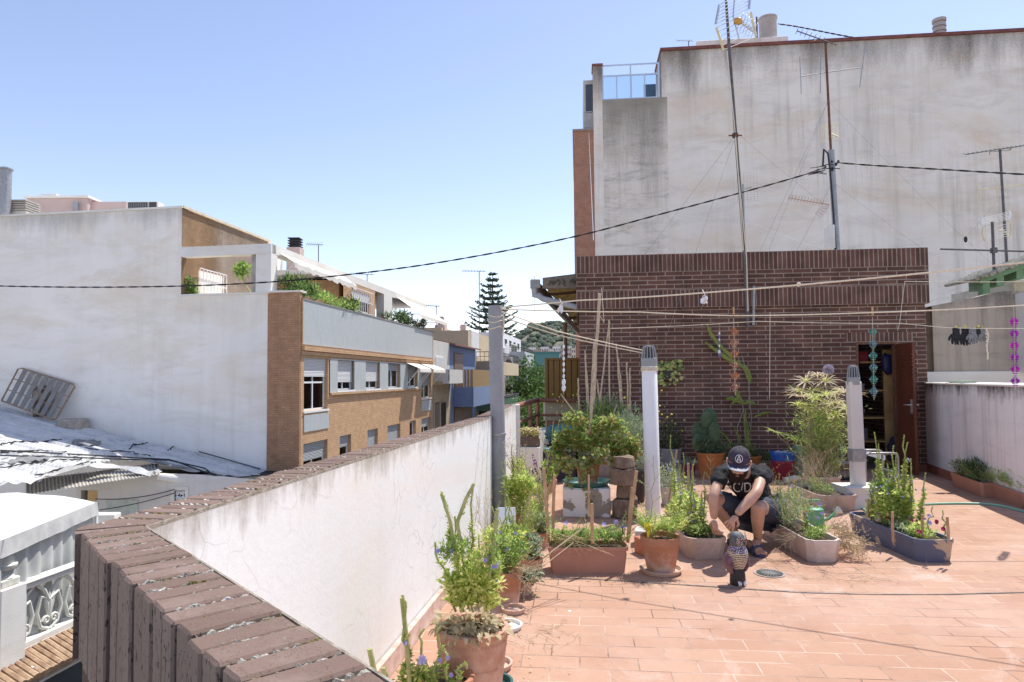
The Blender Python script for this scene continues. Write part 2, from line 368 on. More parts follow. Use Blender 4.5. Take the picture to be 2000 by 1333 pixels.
M['cactus'] = plain('cactus_skin', (0.07,0.12,0.06), 0.6, 0.25, 20, bump=0.3)
M['cactus_flat'] = plain('leaf_cactus', (0.14,0.20,0.03), 0.55, 0.3, 9, c2=(0.24,0.27,0.05), bump=0.1)
def buildw(mb, name, mats, parent, **k):
    l = parent.matrix_world.translation if parent.parent else parent.location
    mb.v = [(x-l[0], y-l[1], z-l[2]) for x, y, z in mb.v]
    return mb.build(name, mats, parent, **k)
MB.buildw = buildw
# ================================================================== SETTING
SHU = (1.0, -0.098); SH = Fr((6.17, 9.90), SHU)         # brick shed wall: s=0 at its right end
PZ = 1.075
Pc = G(283, 1025, PZ); Pn = G(753, 1320, PZ); Pf = G(955, 815, PZ); Pe = Vector((0.05, 8.9, 0))
nd = (Pn - Pc); nd.z = 0; nd.normalize(); P3 = Pn + nd*0.22; P4 = Vector((-1.45, -0.25, 0)); P4b = Vector((-1.6, -3.2, 0))
RW0 = G(1809, 920, 0); RWu = Vector((337/1300., 1.0, 0)).normalized(); RWn = RW0 - RWu*8.5
# ground
g = MB().quad((-900,-300,-11.5), (900,-300,-11.5), (900,1500,-11.5), (-900,1500,-11.5))
struct(g.build('ground', plain('town_ground', (0.34,0.31,0.27), 0.95, 0.3, 0.05)))
st = MB().box(-6.6, 2.2, -20, 240, -11.6, -11.496, Matrix.Rotation(-0.149, 4, 'Z')); struct(st.build('road', plain('asphalt', (0.06,0.06,0.06), 0.9, 0.2, 2)))
# terrace floor
def tilesm():
    t = NT('clay_tiles'); v = t.uv(rot=0.098); 
    wv = t.N('TexNoise', {'Vector': v, 'Scale': 2.0, 'Detail': 2}); va = t.N('VectorMath', operation='MULTIPLY_ADD'); t.L(wv.outputs['Color'], va.inputs[0]); va.inputs[1].default_value = (0.012,0.012,0); t.L(v, va.inputs[2])
    b = t.N('TexBrick', {'Vector': va.outputs[0], 'Color1': (0.475,0.285,0.195,1), 'Color2': (0.43,0.243,0.163,1), 'Mortar': (0.50,0.40,0.32,1), 'Scale': 1.0, 'Mortar Size': 0.0036, 'Mortar Smooth': 0.1, 'Brick Width': 0.29, 'Row Height': 0.145}, offset=0.5)
    c = b.outputs['Color']
    # joints: some dark and open, some pale
    jn = t.ramp(t.noise(t.uv(loc=(9,4,0)), 1.7, 6), 0.42, 0.6)
    jc = t.mix(jn, (0.16,0.09,0.065), (0.64,0.47,0.37)); c = t.mix(b.outputs['Fac'], c, jc)
    wide = t.ramp(t.noise(t.uv(loc=(1,1,0)), 0.9, 9, 0.62, 0.4), 0.45, 0.72)
    c = t.mix(t.math('MULTIPLY', wide, 0.5), c, (0.58,0.42,0.345))
    eff = t.ramp(t.noise(t.uv(loc=(4,8,0)), 1.5, 12, 0.74, 0.9), 0.56, 0.70)
    c = t.mix(t.math('MULTIPLY', eff, 0.45), c, (0.68,0.58,0.53))
    dirt = t.ramp(t.noise(t.uv(loc=(14,2,0)), 2.6, 12, 0.75), 0.50, 0.72)
    c = t.mix(t.math('MULTIPLY', dirt, 0.40), c, (0.26,0.15,0.11))
    gr = t.ramp(t.noise(t.uv(loc=(2,3,0)), 60, 4, 0.8), 0.2, 0.8, 0.9, 1.08)
    hs = t.N('HueSaturation', {'Color': c}); t.L(gr, hs.inputs['Value']); t.col(hs.outputs[0])
    sp = t.N('TexVoronoi', {'Vector': t.uv(loc=(.3,.3,0)), 'Scale': 2.1}).outputs['Distance']
    t.col(t.mix(t.math('MULTIPLY', t.ramp(sp, .018, .026, 1, 0), t.ramp(t.noise(t.uv(loc=(6,6,0)), 1.1, 3), .45, .5)), hs.outputs[0], (0.8,0.78,0.74)))
    t.set(Roughness=0.8); t.p.inputs['Specular IOR Level'].default_value = 0.3
    t.bump(t.math('ADD', t.math('SUBTRACT', t.math('MULTIPLY', t.noise(v, 25, 6), 0.35), b.outputs['Fac']), t.math('MULTIPLY', t.noise(v, 1.2, 3), 2.0)), 0.5, 0.004)
    return t.m
shL = SH.w(-5.14, 0, 0); fl = [Pc, Pf + Vector((.0,.0,0)), Pe, Pe + Vector((0.1, 3.4, 0)), shL + Vector((.05, 1.9, 0)), shL + Vector((0.02, 0.3, 0)), SH.w(0.4, 0.3, 0), RW0 + RWu*0.2 + Vector((.3,0,0)), RWn + Vector((.3,0,0)), Vector((3.0, -3.2, 0)), P4b, P4, P3, Pn]
fm = MB(); n = len(fl); fm.add([(p.x, p.y, 0) for p in fl], [tuple(range(n))[::-1]])
struct(fm.build('terrace_floor', tilesm()))
fb = MB(); fb.prism([(p.x, p.y) for p in fl][::-1], -11.4, -0.02)
tag(fb.build('apartment_building', M['brown_brick']), 'brown brick apartment block whose roof is the tiled terrace', 'building')
# ---- parapet: white render inside, brown bricks standing on end outside and on top
par = empty('parapet_wall', (Pc.x, Pc.y, 0), 'white rendered roof terrace parapet capped with standing brown bricks', 'parapet')
BW = 0.135; BL = 0.28; PITCHB = 0.0620
def cop_mat():
    t = NT('rough_coping_brick'); v = t.uv(kind='Object'); g = t.N('NewGeometry'); r = g.outputs['Random Per Island']
    c = t.mix(r, (0.145,0.088,0.070), (0.20,0.132,0.108)); c = t.mix(t.math('MULTIPLY', t.ramp(t.noise(v, 9, 10, 0.7), 0.5, 0.75), 0.55), c, (0.34,0.25,0.22))
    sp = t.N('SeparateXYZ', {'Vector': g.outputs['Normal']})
    vs = t.N('Mapping', {'Scale': (1,1,0.5)}); t.L(v, vs.inputs['Vector'])
    n2 = t.noise(vs.outputs[0], 62, 3, 0.5, 2.4); pit = t.ramp(n2, 0.34, 0.40, 1, 0)
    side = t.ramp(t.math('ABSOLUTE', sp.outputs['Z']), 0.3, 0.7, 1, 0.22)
    c = t.mix(t.math('MULTIPLY', side, 0.45), c, (0.42,0.33,0.25))  # upright faces coloured lighter, standing in for sky fill on them
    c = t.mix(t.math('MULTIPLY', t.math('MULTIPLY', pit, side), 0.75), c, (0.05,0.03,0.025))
    lime = t.math('MULTIPLY', t.ramp(t.noise(v, 13, 12, 0.8, 0.6), 0.63, 0.67), t.ramp(sp.outputs['Z'], 0.5, 0.9))
    c = t.mix(t.math('MULTIPLY', lime, 0.85), c, (0.70,0.67,0.63))
    t.col(c); t.set(Roughness=0.88); t.p.inputs['Specular IOR Level'].default_value = 0.25
    t.bump(t.math('SUBTRACT', t.math('MULTIPLY', t.noise(v, 120, 6, 0.7), 0.4), t.math('MULTIPLY', pit, side)), 0.7, 0.004); return t.m
def mortar_mat():
    t = NT('mossy_mortar'); v = t.uv(kind='Object'); a = t.ramp(t.noise(v, 28, 8, 0.7), 0.4, 0.6)
    c = t.mix(a, (0.22,0.18,0.13), (0.66,0.63,0.57)); c = t.mix(t.ramp(t.noise(v, 17, 5), 0.5, 0.6), c, (0.20,0.16,0.05))
    t.col(c); t.set(Roughness=1.0); t.bump(t.noise(v, 120), 1.0, 0.01); return t.m
copm = cop_mat(); mortm = mortar_mat()
def brick_run(a, b, near, z1=PZ, pb=PITCHB, width=BW, outer_side=1, name='coping_bricks', drop=0.0):
    """bricks stand on end along a..b (inner top edge); outside is to the left of a->b when outer_side=1"""
    a = Vector((a.x, a.y, 0)); b = Vector((b.x, b.y, 0)); d = (b-a); L = d.length; d.normalize(); o = Vector((-d.y, d.x, 0))*outer_side
    mb = MB(); mo = MB(); n = int(L/pb); pb = L/n
    for i in range(n):
        w = pb - (rn(0.008, 0.0115) if near else 0.009); c = a + d*(pb*(i+0.5)) 
        jo = rn(-0.004, 0.005) if near else rn(-0.002, 0.003); jz = rn(-0.0025, 0.0025); an = rn(-0.02, 0.02) if near else 0
        Mx = Matrix.Translation((c.x, c.y, z1 + jz)) @ Matrix(((d.x, o.x, 0, 0), (d.y, o.y, 0, 0), (0, 0, 1, 0), (0, 0, 0, 1))) @ Matrix.Rotation(an, 4, 'Z')
        y0, y1 = (0.002+jo*0.3, width + jo)
        vs0 = len(mb.v); mb.bbox(-w/2, w/2, y0, y1, -BL, 0, 0.004 if near else 0.003, Mx)
        if near:   # knock the arrises about a little
            for k in range(vs0, len(mb.v)):
                p = Vector(mb.v[k]); q = noise.noise_vector(p*23)*0.0022; mb.v[k] = tuple(p+q)
    Mx = Matrix.Translation((a.x, a.y, z1)) @ Matrix(((d.x, o.x, 0, 0), (d.y, o.y, 0, 0), (0, 0, 1, 0), (0, 0, 0, 1)))
    if near:
        for i in range(n+1):     # squeezed-out, uneven mortar joints, flush on top and raked on the face
            x = pb*i; m = 44; vs = []; ph = rn(0, 99)
            for k in range(m+1):
                y0 = 0.003 + (width-0.012)*k/m; hh = -.0025 + .0075*noise.noise(Vector((k*.31, ph, 0))) + rn(-.0012,.0012); dx = .006+rn(0,.003)
                vs += [Mx @ Vector((x-dx, y0, -.010)), Mx @ Vector((x-dx*.75, y0, hh-.001)), Mx @ Vector((x+dx*.75, y0, hh+rn(-.001,.001))), Mx @ Vector((x+dx, y0, -.010))]
            mo.add(vs, [(4*k+j, 4*k+4+j, 4*k+5+j, 4*k+1+j) for k in range(m) for j in range(3)])
    mo.box(-0.0, L, 0.006, width-0.034, -BL-0.002, -0.010, Mx)
    mb.buildw(name, copm, par, uvs=0); mo.buildw('mortar', mortm, par, uvs=0)
    bd = MB(); bd.box(0, L, 0.004, width-0.012, -z1-0.9, -BL-0.006, Mx); bd.buildw('brick_course', M['brown_brick'], par)
brick_run(Pc, P3, True, outer_side=-1)
brick_run(Vector((Pf.x, Pf.y, 0)), Vector((Pc.x, Pc.y, 0)), True, outer_side=-1, pb=0.0655)
brick_run(P3 + Vector((0.0,0,0)), P4, False, outer_side=-1)
brick_run(Vector((Pe.x,Pe.y,0)) , Vector((Pf.x, Pf.y, 0)), False, outer_side=-1, z1=PZ+0.0)
# corner fan bricks between the two runs
fan = MB(); of = (Pf-Pc); of.z=0; of.normalize(); oA = Vector((-of.y, of.x, 0)); oB = Vector((nd.y, -nd.x, 0))
for k in range(3):
    t0, t1 = k/3+0.02, (k+1)/3-0.02
    a0 = oA.lerp(oB, t0).normalized()*BW*1.05; a1 = oA.lerp(oB, t1).normalized()*BW*1.05
    q = [(Pc.x, Pc.y), (Pc.x+a0.x, Pc.y+a0.y), (Pc.x+a1.x, Pc.y+a1.y)]
    fan.prism(q, PZ-BL, PZ+rn(-.002,.002))
fan.buildw('corner_bricks', copm, par, uvs=0)
def wallslab(pts, z0, z1, th, name, mats, parent=None, zs=None):
    mb = MB()
    for i in range(len(pts)-1):
        a = Vector((pts[i][0], pts[i][1], 0)); b = Vector((pts[i+1][0], pts[i+1][1], 0)); d = (b-a); L = d.length; d.normalize(); o = Vector((-d.y, d.x, 0))
        s0 = sum((Vector(pts[k+1][:2]) - Vector(pts[k][:2])).length for k in range(i)) if i else 0
        Mx = Matrix.Translation((a.x, a.y, 0)) @ Matrix(((d.x, o.x, 0, 0), (d.y, o.y, 0, 0), (0, 0, 1, 0), (0, 0, 0, 1)))
        mb.box(0, L, 0, th, z0, z1, Mx)
    return mb
# plaster skin (inner face), uv along the wall
def skin(a, b, z0, z1, name, mat, parent, th=0.004, off=0.0, seg=1):
    a = Vector((a[0], a[1], 0)); b = Vector((b[0], b[1], 0)); d = (b-a); L = d.length; d.normalize()
    Mx = Matrix(((d.x, -d.y, 0, a.x), (d.y, d.x, 0, a.y), (0, 0, 1, 0), (0, 0, 0, 1)))
    mb = MB(); mb.box(0, L, off-th, off, z0, z1)
    Pm = Matrix.Translation(parent.location).inverted() @ Mx
    mb2 = mb; o = mb2.build(name, mat, parent); o.matrix_basis = Pm; return o
skin(Pc, Pf, 0.0, PZ-0.014, 'inner_render', M['parapet'], par)     # right-hand side of Pc->Pf is -d
skin(Pn + nd*0.22, Pc, 0.0, PZ-0.014, 'inner_render', M['parapet'], par)
skin(Pf, Pe, 0.0, PZ+0.0, 'inner_render', M['parapet'], par)
skin(P4, P3, 0.0, PZ-0.014, 'inner_render', M['parapet'], par)
for a_, b_ in ((Pc, Pf), (Pn + nd*0.22, Pc)): skin(a_, b_, PZ-0.0138, PZ-0.004, 'render_edge', plain('lime_edge', (0.30,0.25,0.19), .95, .4, 30, bump=.6, c2=(0.48,0.43,0.35)), par, th=0.0045)
skin(Pc, Pf, 0.003, 0.10, 'skirting', M['skirt'], par, th=0.03, off=-0.0125)
skin(Pn, Pc, 0.003, 0.10, 'skirting', M['skirt'], par, th=0.03, off=-0.0125)
# expansion joint: a strip of tar across the floor
tarm = plain('tar_strip', (0.20,0.19,0.18), 0.9, 0.5, 30, bump=0.8, c2=(0.36,0.33,0.31))
pts = [G(*p) for p in ((1075,1128),(1160,1132),(1300,1141),(1440,1150),(1560,1158),(1700,1162),(1850,1162),(2000,1158),(2200,1150))]
tb = MB(); L_ = []
for i in range(len(pts)-1):
    for k in range(14):
        p = pts[i].lerp(pts[i+1], k/14); L_.append(p)
for i in range(len(L_)-1):
    w = 0.007 + 0.004*noise.noise(L_[i]*9); w2 = 0.007 + 0.004*noise.noise(L_[i+1]*9); y = Vector((0,1,0))
    tb.quad(L_[i]-y*w+Vector((0,0,.004)), L_[i+1]-y*w2+Vector((0,0,.004)), L_[i+1]+y*w2+Vector((0,0,.004)), L_[i]+y*w+Vector((0,0,.004)))
struct(tb.build('floor_joint', tarm))
# drain
dp = G(1503, 1121); dr = empty('floor_drain', dp, 'round slotted drain grate set in the tiles beside the owl', 'drain')
db = MB(); db.lathe([(0.108,0.002),(0.108,0.005),(0.092,0.005),(0.092,0.0025),(0.0,0.0025)], n=40); db.build('rim', plain('drain_rim', (0.36,0.30,0.27), 0.7, 0.3, 10), dr)
ds = MB(); ds.lathe([(0.090,0.0045),(0,0.0046)], n=32); ds.build('slots', M['dark'], dr)
dg = MB()
for k in range(24):
    a = 2*pi*k/24; dg.box(0.026, 0.090, -0.0042, 0.0042, 0.0048, 0.009, Matrix.Rotation(a, 4, 'Z'))
dg.lathe([(0.03,0.0048),(0.03,0.0094),(0,0.0095)], n=20); dg.build('grate', plain('drain_grate', (0.16,0.155,0.15), 0.6, 0.2, 20), dr)

# ================================================================== SHED
def topz(px, py, fr): return fr.px(px, py)[1]
sL = SH.px(1132, 620)[0]; zS = SH.px(1475, 493)[1]; zC = SH.px(1475, 599)[1]
dL = SH.px(1675, 800)[0]; dR = SH.px(1757, 800)[0]; dT = SH.px(1735, 668)[1]
shed = empty('brick_shed', M=SH.M, label='dark brown brick rooftop shed with an open metal door', cat='shed')
w = MB(); T = 0.12; D = 2.6; zb = 0.10
w.box(sL, dL, 0, T, zb, zC); w.box(dR, 0, 0, T, zb, zC); w.box(dL, dR, 0, T, dT, zC)
w.box(sL, sL+T, T, D, zb, zC); w.box(-T, 0, T, D, zb, zC); w.box(sL, 0, D, D+T, zb, zC)
w.build('wall', M['brown_brick'], shed)
w = MB(); co = -0.045
zc1 = zC + 0.28; zc2 = zS - 0.28
for (za, zb_, mt, nm) in ((zC, zc1, 'soldier', 'soldier_course'), (zc1, zc2, 'brown_brick', 'cornice_band'), (zc2, zS, 'soldier', 'soldier_course')):
    mb = MB(); mb.box(sL+co, -co, co, T+0.1, za - (zC if mt == 'soldier' and za == zC else zc2 if mt == 'soldier' else 0), zb_ - (zC if mt == 'soldier' and za == zC else zc2 if mt == 'soldier' else 0))
    off = zC if (mt == 'soldier' and za == zC) else zc2 if mt == 'soldier' else 0
    mb.box(sL+co, sL+T+.1, T+0.1, D+T, za-off, zb_-off); mb.box(-T-.1, -co, T+0.1, D+T, za-off, zb_-off)
    o = mb.build(nm, M[mt], shed); o.location = (0, 0, off)
mb = MB(); mb.box(sL, 0, T, D, zC+.3, zC+.4); mb.build('roof_slab', plain('roof_slab', (0.4,0.36,0.32), 0.9), shed)
mb = MB(); mb.box(sL, dL, -0.012, 0.0, 0.0, 0.10); mb.box(dR+.02, 0, -0.012, 0, 0, 0.10); mb.box(sL, dL, -0.014, 0, 0.10, 0.135); mb.build('skirting', [M['terra_paint']], shed)
mb = MB(); mb.box(sL, dL, -0.018, 0, 0.105, 0.15); mb.build('skirting_cap', plain('skirting_cap', (0.5,0.43,0.38), 0.9), shed)
mb = MB(); mb.box(dL, dL+0.035, -0.004, T, 0, dT); mb.box(dR-0.035, dR, -0.004, T, 0, dT); mb.box(dL+.035, dR-.035, -0.004, T, dT-0.035, dT); mb.build('door_frame', M['rust'], shed)
# soldier lintel over the door
mb = MB(); mb.box(dL-0.15, dR+0.22, -0.004, 0, 0, 0.14); o = mb.build('lintel', M['soldier'], shed); o.location = (0, 0, dT+0.004)
# open door: hinged on the right jamb, swung outwards towards the camera
dm = plain('brown_door_paint', (0.135,0.040,0.022), 0.45, 0.15, 4, bump=0.05)
hx = SH.w(dR-0.01, -0.01, 0); f1 = G(1808, 925)
dw = dR-dL-.07; da = atan2(-(0.98), -0.30)   # direction from hinge to free edge
door = MB(); door.bbox(0, dw, -0.02, 0.02, 0.03, dT-0.04, 0.004)
for r_ in range(7):
    for cx in (0.08, 0.34):
        door.box(cx, cx+0.20, -0.034, -0.021, dT-0.22-r_*0.052, dT-0.195-r_*0.052, Matrix.Identity(4)); door.box(cx, cx+0.20, 0.021, 0.034, dT-0.22-r_*0.052, dT-0.195-r_*0.052)
do = door.build('door', dm, shed); do.matrix_basis = Matrix.Translation((dR-0.03, -0.03, 0)) @ Matrix.Rotation(radians(-91), 4, 'Z')
hm = MB(); hm.tube([(dw-0.07, -0.02, 1.0), (dw-0.07, -0.07, 1.0), (dw-0.19, -0.07, 1.0)], 0.009); hm.box(dw-0.095, dw-0.045, -0.027, -0.0205, 0.88, 1.08)
hm.tube([(dw-0.07, 0.02, 1.0), (dw-0.07, 0.07, 1.0), (dw-0.19, 0.07, 1.0)], 0.009); hm.box(dw-0.095, dw-0.045, 0.0205, 0.027, 0.88, 1.08); hm.build('handle', M['alu'], do)
# floor and back of the shed inside
mb = MB(); mb.box(sL+T, -T, T, D, 0.004, 0.02); mb.build('inside_floor', plain('shed_floor', (0.2,0.16,0.13), 0.9), shed)
# shelves and contents (things)
def shth(name, s, d, z, label, cat, group=None):
    return empty(name, SH.w(s, d, z), label, cat, group, rz=atan2(SHU[1], SHU[0]))
rk = shth('shelf_rack', 0, 0, 0.02, 'pine shelf rack with tall upright just inside the shed doorway', 'shelves')
px_s = SH.px(1738, 800, 0.6)[0]
mb = MB(); mb.bbox(px_s-0.10, px_s+0.12, 0.55, 0.585, 0, dT-0.12, 0.003); mb.build('upright', M['wood'], rk)
mb = MB(); mb.box(px_s-0.5, px_s-0.46, 0.7, 0.74, 0, 1.9); mb.build('upright', M['wood'], rk)
for z in (0.35, 0.72, 1.15, 1.6):
    mb = MB(); mb.box(dL+0.02, px_s+0.15, 0.60, 1.0, z, z+0.025); mb.build('shelf', M['wood'], rk)
def lump(name, c, r, mat, lab, cat, sc=(1,1,1), amp=0.25, fq=5, group=None, parent=None):
    b = MB(); b.ball((0,0,0), r, 20, 14, sc)
    for i, p in enumerate(b.v):
        p = Vector(p); q = p.normalized() if p.length > 0 else p
        b.v[i] = tuple(p*(1 + amp*noise.noise(p*fq/r*0.3 + Vector(c)) + amp*0.5*noise.noise(p*fq/r + Vector(c))))
    zmin = min(v[2] for v in b.v); b.v = [(x, y, z-zmin) for x, y, z in b.v]
    o = b.build(name, mat, smooth=True, angle=80); o.location = c
    return tag(o, lab, cat, group)
lump('cloth_bag', SH.w(dL+0.17, 0.72, 0.745), 0.17, plain('grey_cloth', (0.42,0.40,0.42), 0.9, 0.15, 9), 'grey white cloth bag lying on the middle shelf in the shed', 'bag', (1.15, .8, .6), 0.35)
lump('checked_bag', SH.w(px_s+0.02, 0.25, 0.42), 0.15, plain('blue_print_cloth', (0.10,0.14,0.2), 0.8, 0.5, 14, c2=(0.5,0.58,0.66)), 'blue and white printed bag stuffed behind the shed door', 'bag', (0.75, .6, 1.1), 0.45)
lump('dark_sack', SH.w(px_s-0.02, 0.27, 0.02), 0.22, plain('dark_purple_sack', (0.035,0.025,0.045), 0.6, 0.5, 12, c2=(0.09,0.08,0.11)), 'dark plastic sack on the shed floor under the printed bag', 'sack', (0.8, .7, 1.05), 0.4)
lump('hanging_coat', SH.w(dL+0.12, 0.5, 0.95), 0.28, plain('navy_cloth', (0.018,0.02,0.035), 0.9, 0.3, 6), 'dark navy coat hanging inside the left of the shed doorway', 'coat', (0.45, .4, 1.8), 0.3)
lump('blue_sack', SH.w(px_s-0.06, 0.5, 1.42), 0.14, plain('blue_bag', (0.03,0.035,0.14), 0.5, 0.3, 6), 'deep blue bag hanging beside the pine upright in the shed', 'bag', (0.6, .5, 1.2), 0.3)
for i, (s_, z_, c_, w_) in enumerate(((dL+0.12, 1.175, (0.05,0.07,0.16), 0.09), (dL+0.33, 1.175, (0.30,0.30,0.34), 0.06), (dL+0.30, 0.375, (0.15,0.15,0.19), 0.12), (dL+0.12, 0.375, (0.07,0.05,0.04), 0.08), (dL+0.36, 1.625, (0.30,0.03,0.05), 0.1), (dL+0.2, 1.625, (0.05,0.05,0.05), 0.07))):
    b = MB(); b.bbox(-w_, w_, -0.1, 0.1, 0, w_*1.6, 0.01); b.box(-w_*1.04, w_*1.04, -0.105, 0.105, w_*1.6, w_*1.6+0.02)
    lab = ['navy storage box with lid on the third shelf of the shed', 'pale grey storage box on the third shelf beside the pine upright', 'grey lidded box on the lowest shelf of the shed', 'small dark box on the lowest shelf near the left jamb', 'red box on the topmost shelf of the shed', 'small black box on the topmost shelf of the shed'][i]
    o = b.build('storage_box', plain('box_colour', c_, 0.5, 0.15, 5, bump=0)); o.location = SH.w(s_, 0.78, z_); o.rotation_euler = (0,0,-0.098); tag(o, lab, 'box')

# ================================================================== RIGHT SIDE WALLS
rw = empty('side_wall', (RW0.x, RW0.y, 0), 'low white rain streaked wall along the right of the terrace', 'wall')
RF = Fr((RW0.x, RW0.y), (-RWu.x, -RWu.y))      # s towards the camera, d away from viewer (right)
zt = 1.285
def frchild(mb, name, mats, parent, fr):
    o = mb.build(name, mats, parent); o.matrix_basis = Matrix.Translation(parent.location).inverted() @ fr.M; return o
mb = MB(); mb.box(-0.05, 9, 0, 0.15, 0.12, zt); frchild(mb, 'wall', M['low_wall'], rw, RF)
mb = MB(); mb.box(-0.05, 9, -0.012, 0.14, 0, 0.12); frchild(mb, 'skirting', M['terra_paint'], rw, RF)
mb = MB(); mb.bbox(-0.2, 9, -0.01, 0.6, zt+0.001, zt+0.03, 0.01); frchild(mb, 'ledge', M['white'], rw, RF)
# tan wall facing us on the neighbouring roof, its ragged top rising to the right
TW = Fr(SH.w(0.0, 0.45, 0), SHU)
def tw(px, py): return TW.px(px, py)
prof = [(1820,598),(1850,592),(1880,586),(1910,580),(1935,573),(1960,569),(1990,568),(2060,566),(2200,560)]
top = [tw(*p) for p in prof]
mb = MB(); n = len(top)
poly = [(s, z) for s, z in top]; zb_ = tw(1900, 726)[1]
for i in range(n-1):
    (s0, z0), (s1, z1) = top[i], top[i+1]
    mb.add([(s0,0,zb_),(s1,0,zb_),(s1,0,z1),(s0,0,z0),(s0,.25,zb_),(s1,.25,zb_),(s1,.25,z1),(s0,.25,z0)], [(0,1,2,3),(5,4,7,6),(3,2,6,7)])
twall = empty('neighbour_wall', M=TW.M, label='stained tan wall with sloping top right of the brick shed', cat='wall')
mb.build('wall', M['tan_wall'], twall)
mb = MB(); s0 = -0.06; s1 = top[-1][0]
mb.box(s0, s1, -0.03, 0.3, 1.0, zb_); mb.build('white_base', M['white'], twall)
mb = MB(); sj = tw(1985, 640)[0]; mb.box(sj, s1, -0.35, -0.001, 1.45, tw(1990,575)[1]); mb.build('white_pier', M['white'], twall)
mb = MB(); a = tw(1860, 735)[0]; mb.lathe([(0.10,0),(0.13,0.015),(0.02,0.03),(0,0.03)], sx=1.6); o = mb.build('green_cloth', plain('green_cloth', (0.16,0.24,0.16), 0.9), smooth=True); o.location = RF.w(0.9, 0.2, zt+0.03); tag(o, 'folded grey green cloth left on top of the low wall', 'cloth')
# green-eaved hut behind the tan wall
GH = Fr((9.1, 11.5), SHU)
hut = empty('green_roof_hut', M=GH.M, label='pale hut with green timber eaves and mossy tiled roof', cat='hut')
gp = lambda x, y, d=0: GH.px(x, y, d)
e0 = gp(1915, 548); e1 = gp(2000, 518); ex = (e1[0] + (e1[0]-e0[0])*2.0, e1[1] + (e1[1]-e0[1])*2.0)
gm = plain('green_paint', (0.17,0.30,0.16), 0.6, 0.2, 8); mossm = plain('mossy_roof', (0.40,0.38,0.31), 0.95, 0.4, 14, bump=1.0)
mb = MB(); mb.add([(e0[0],0,e0[1]-.06),(ex[0],0,ex[1]-.06),(ex[0],0,ex[1]+.05),(e0[0],0,e0[1]+.03),(e0[0],.06,e0[1]-.06),(ex[0],.06,ex[1]-.06),(ex[0],.06,ex[1]+.05),(e0[0],.06,e0[1]+.03)], [(0,1,2,3),(5,4,7,6),(3,2,6,7),(1,0,4,5),(0,3,7,4)]); mb.build('fascia', gm, hut)
mb = MB()
for k in range(7):
    q = e0[0] + 0.3 + k*0.33; zz = e0[1] + (ex[1]-e0[1])*(q-e0[0])/(ex[0]-e0[0]); mb.box(q, q+0.12, 0.06, 0.9, zz-0.2, zz-0.02)
q = gp(1932, 570)[0]; mb.box(q-.06, q+.06, 0.08, .22, gp(1932,580)[1]-.1, e0[1]); mb.build('rafters', gm, hut)
mb = MB()
for k in range(40):
    q = e0[0] - 0.1 + k*0.07; zz = e0[1] + (ex[1]-e0[1])*(q-e0[0])/(ex[0]-e0[0]) + 0.05 + rn(0, .03)
    mb.tube([(q,-0.12+rn(-.05,.05),zz),(q,.9,zz+.02)], 0.04, 6)
mb.build('roof', mossm, hut)
mb = MB(); mb.box(e0[0]+1.1, ex[0], 0.9, 3.0, -1, e0[1]+.1); mb.build('wall', plain('cream_wall', (0.62,0.56,0.44), 0.9), hut)
# ================================================================== LEFT APARTMENT BUILDING
STU = (0.15, 1.0)
c2 = V(523, 700, 22.0); GF = Fr((c2.x, c2.y), (1, -0.15)); cf = GF.w(1.17, 0, 0); SF = Fr((cf.x, cf.y), STU)
def holed(mb, s0, s1, z0, z1, holes, depth, d=0.0):
    S = sorted(set([s0, s1] + [min(max(h[i], s0), s1) for h in holes for i in (0, 1)])); Z = sorted(set([z0, z1] + [min(max(h[i], z0), z1) for h in holes for i in (2, 3)]))
    for i in range(len(S)-1):
        for j in range(len(Z)-1):
            cs, cz = (S[i]+S[i+1])/2, (Z[j]+Z[j+1])/2
            if any(h[0] < cs < h[1] and h[2] < cz < h[3] for h in holes): continue
            mb.add([(S[i],d,Z[j]),(S[i+1],d,Z[j]),(S[i+1],d,Z[j+1]),(S[i],d,Z[j+1])], [(0,1,2,3)])
    for (a, b, c, e) in holes:
        a, b, c, e = max(a,s0), min(b,s1), max(c,z0), min(e,z1)
        mb.add([(a,d,c),(b,d,c),(b,d,e),(a,d,e),(a,d+depth,c),(b,d+depth,c),(b,d+depth,e),(a,d+depth,e)], [(0,4,5,1),(1,5,6,2),(2,6,7,3),(3,7,4,0)])
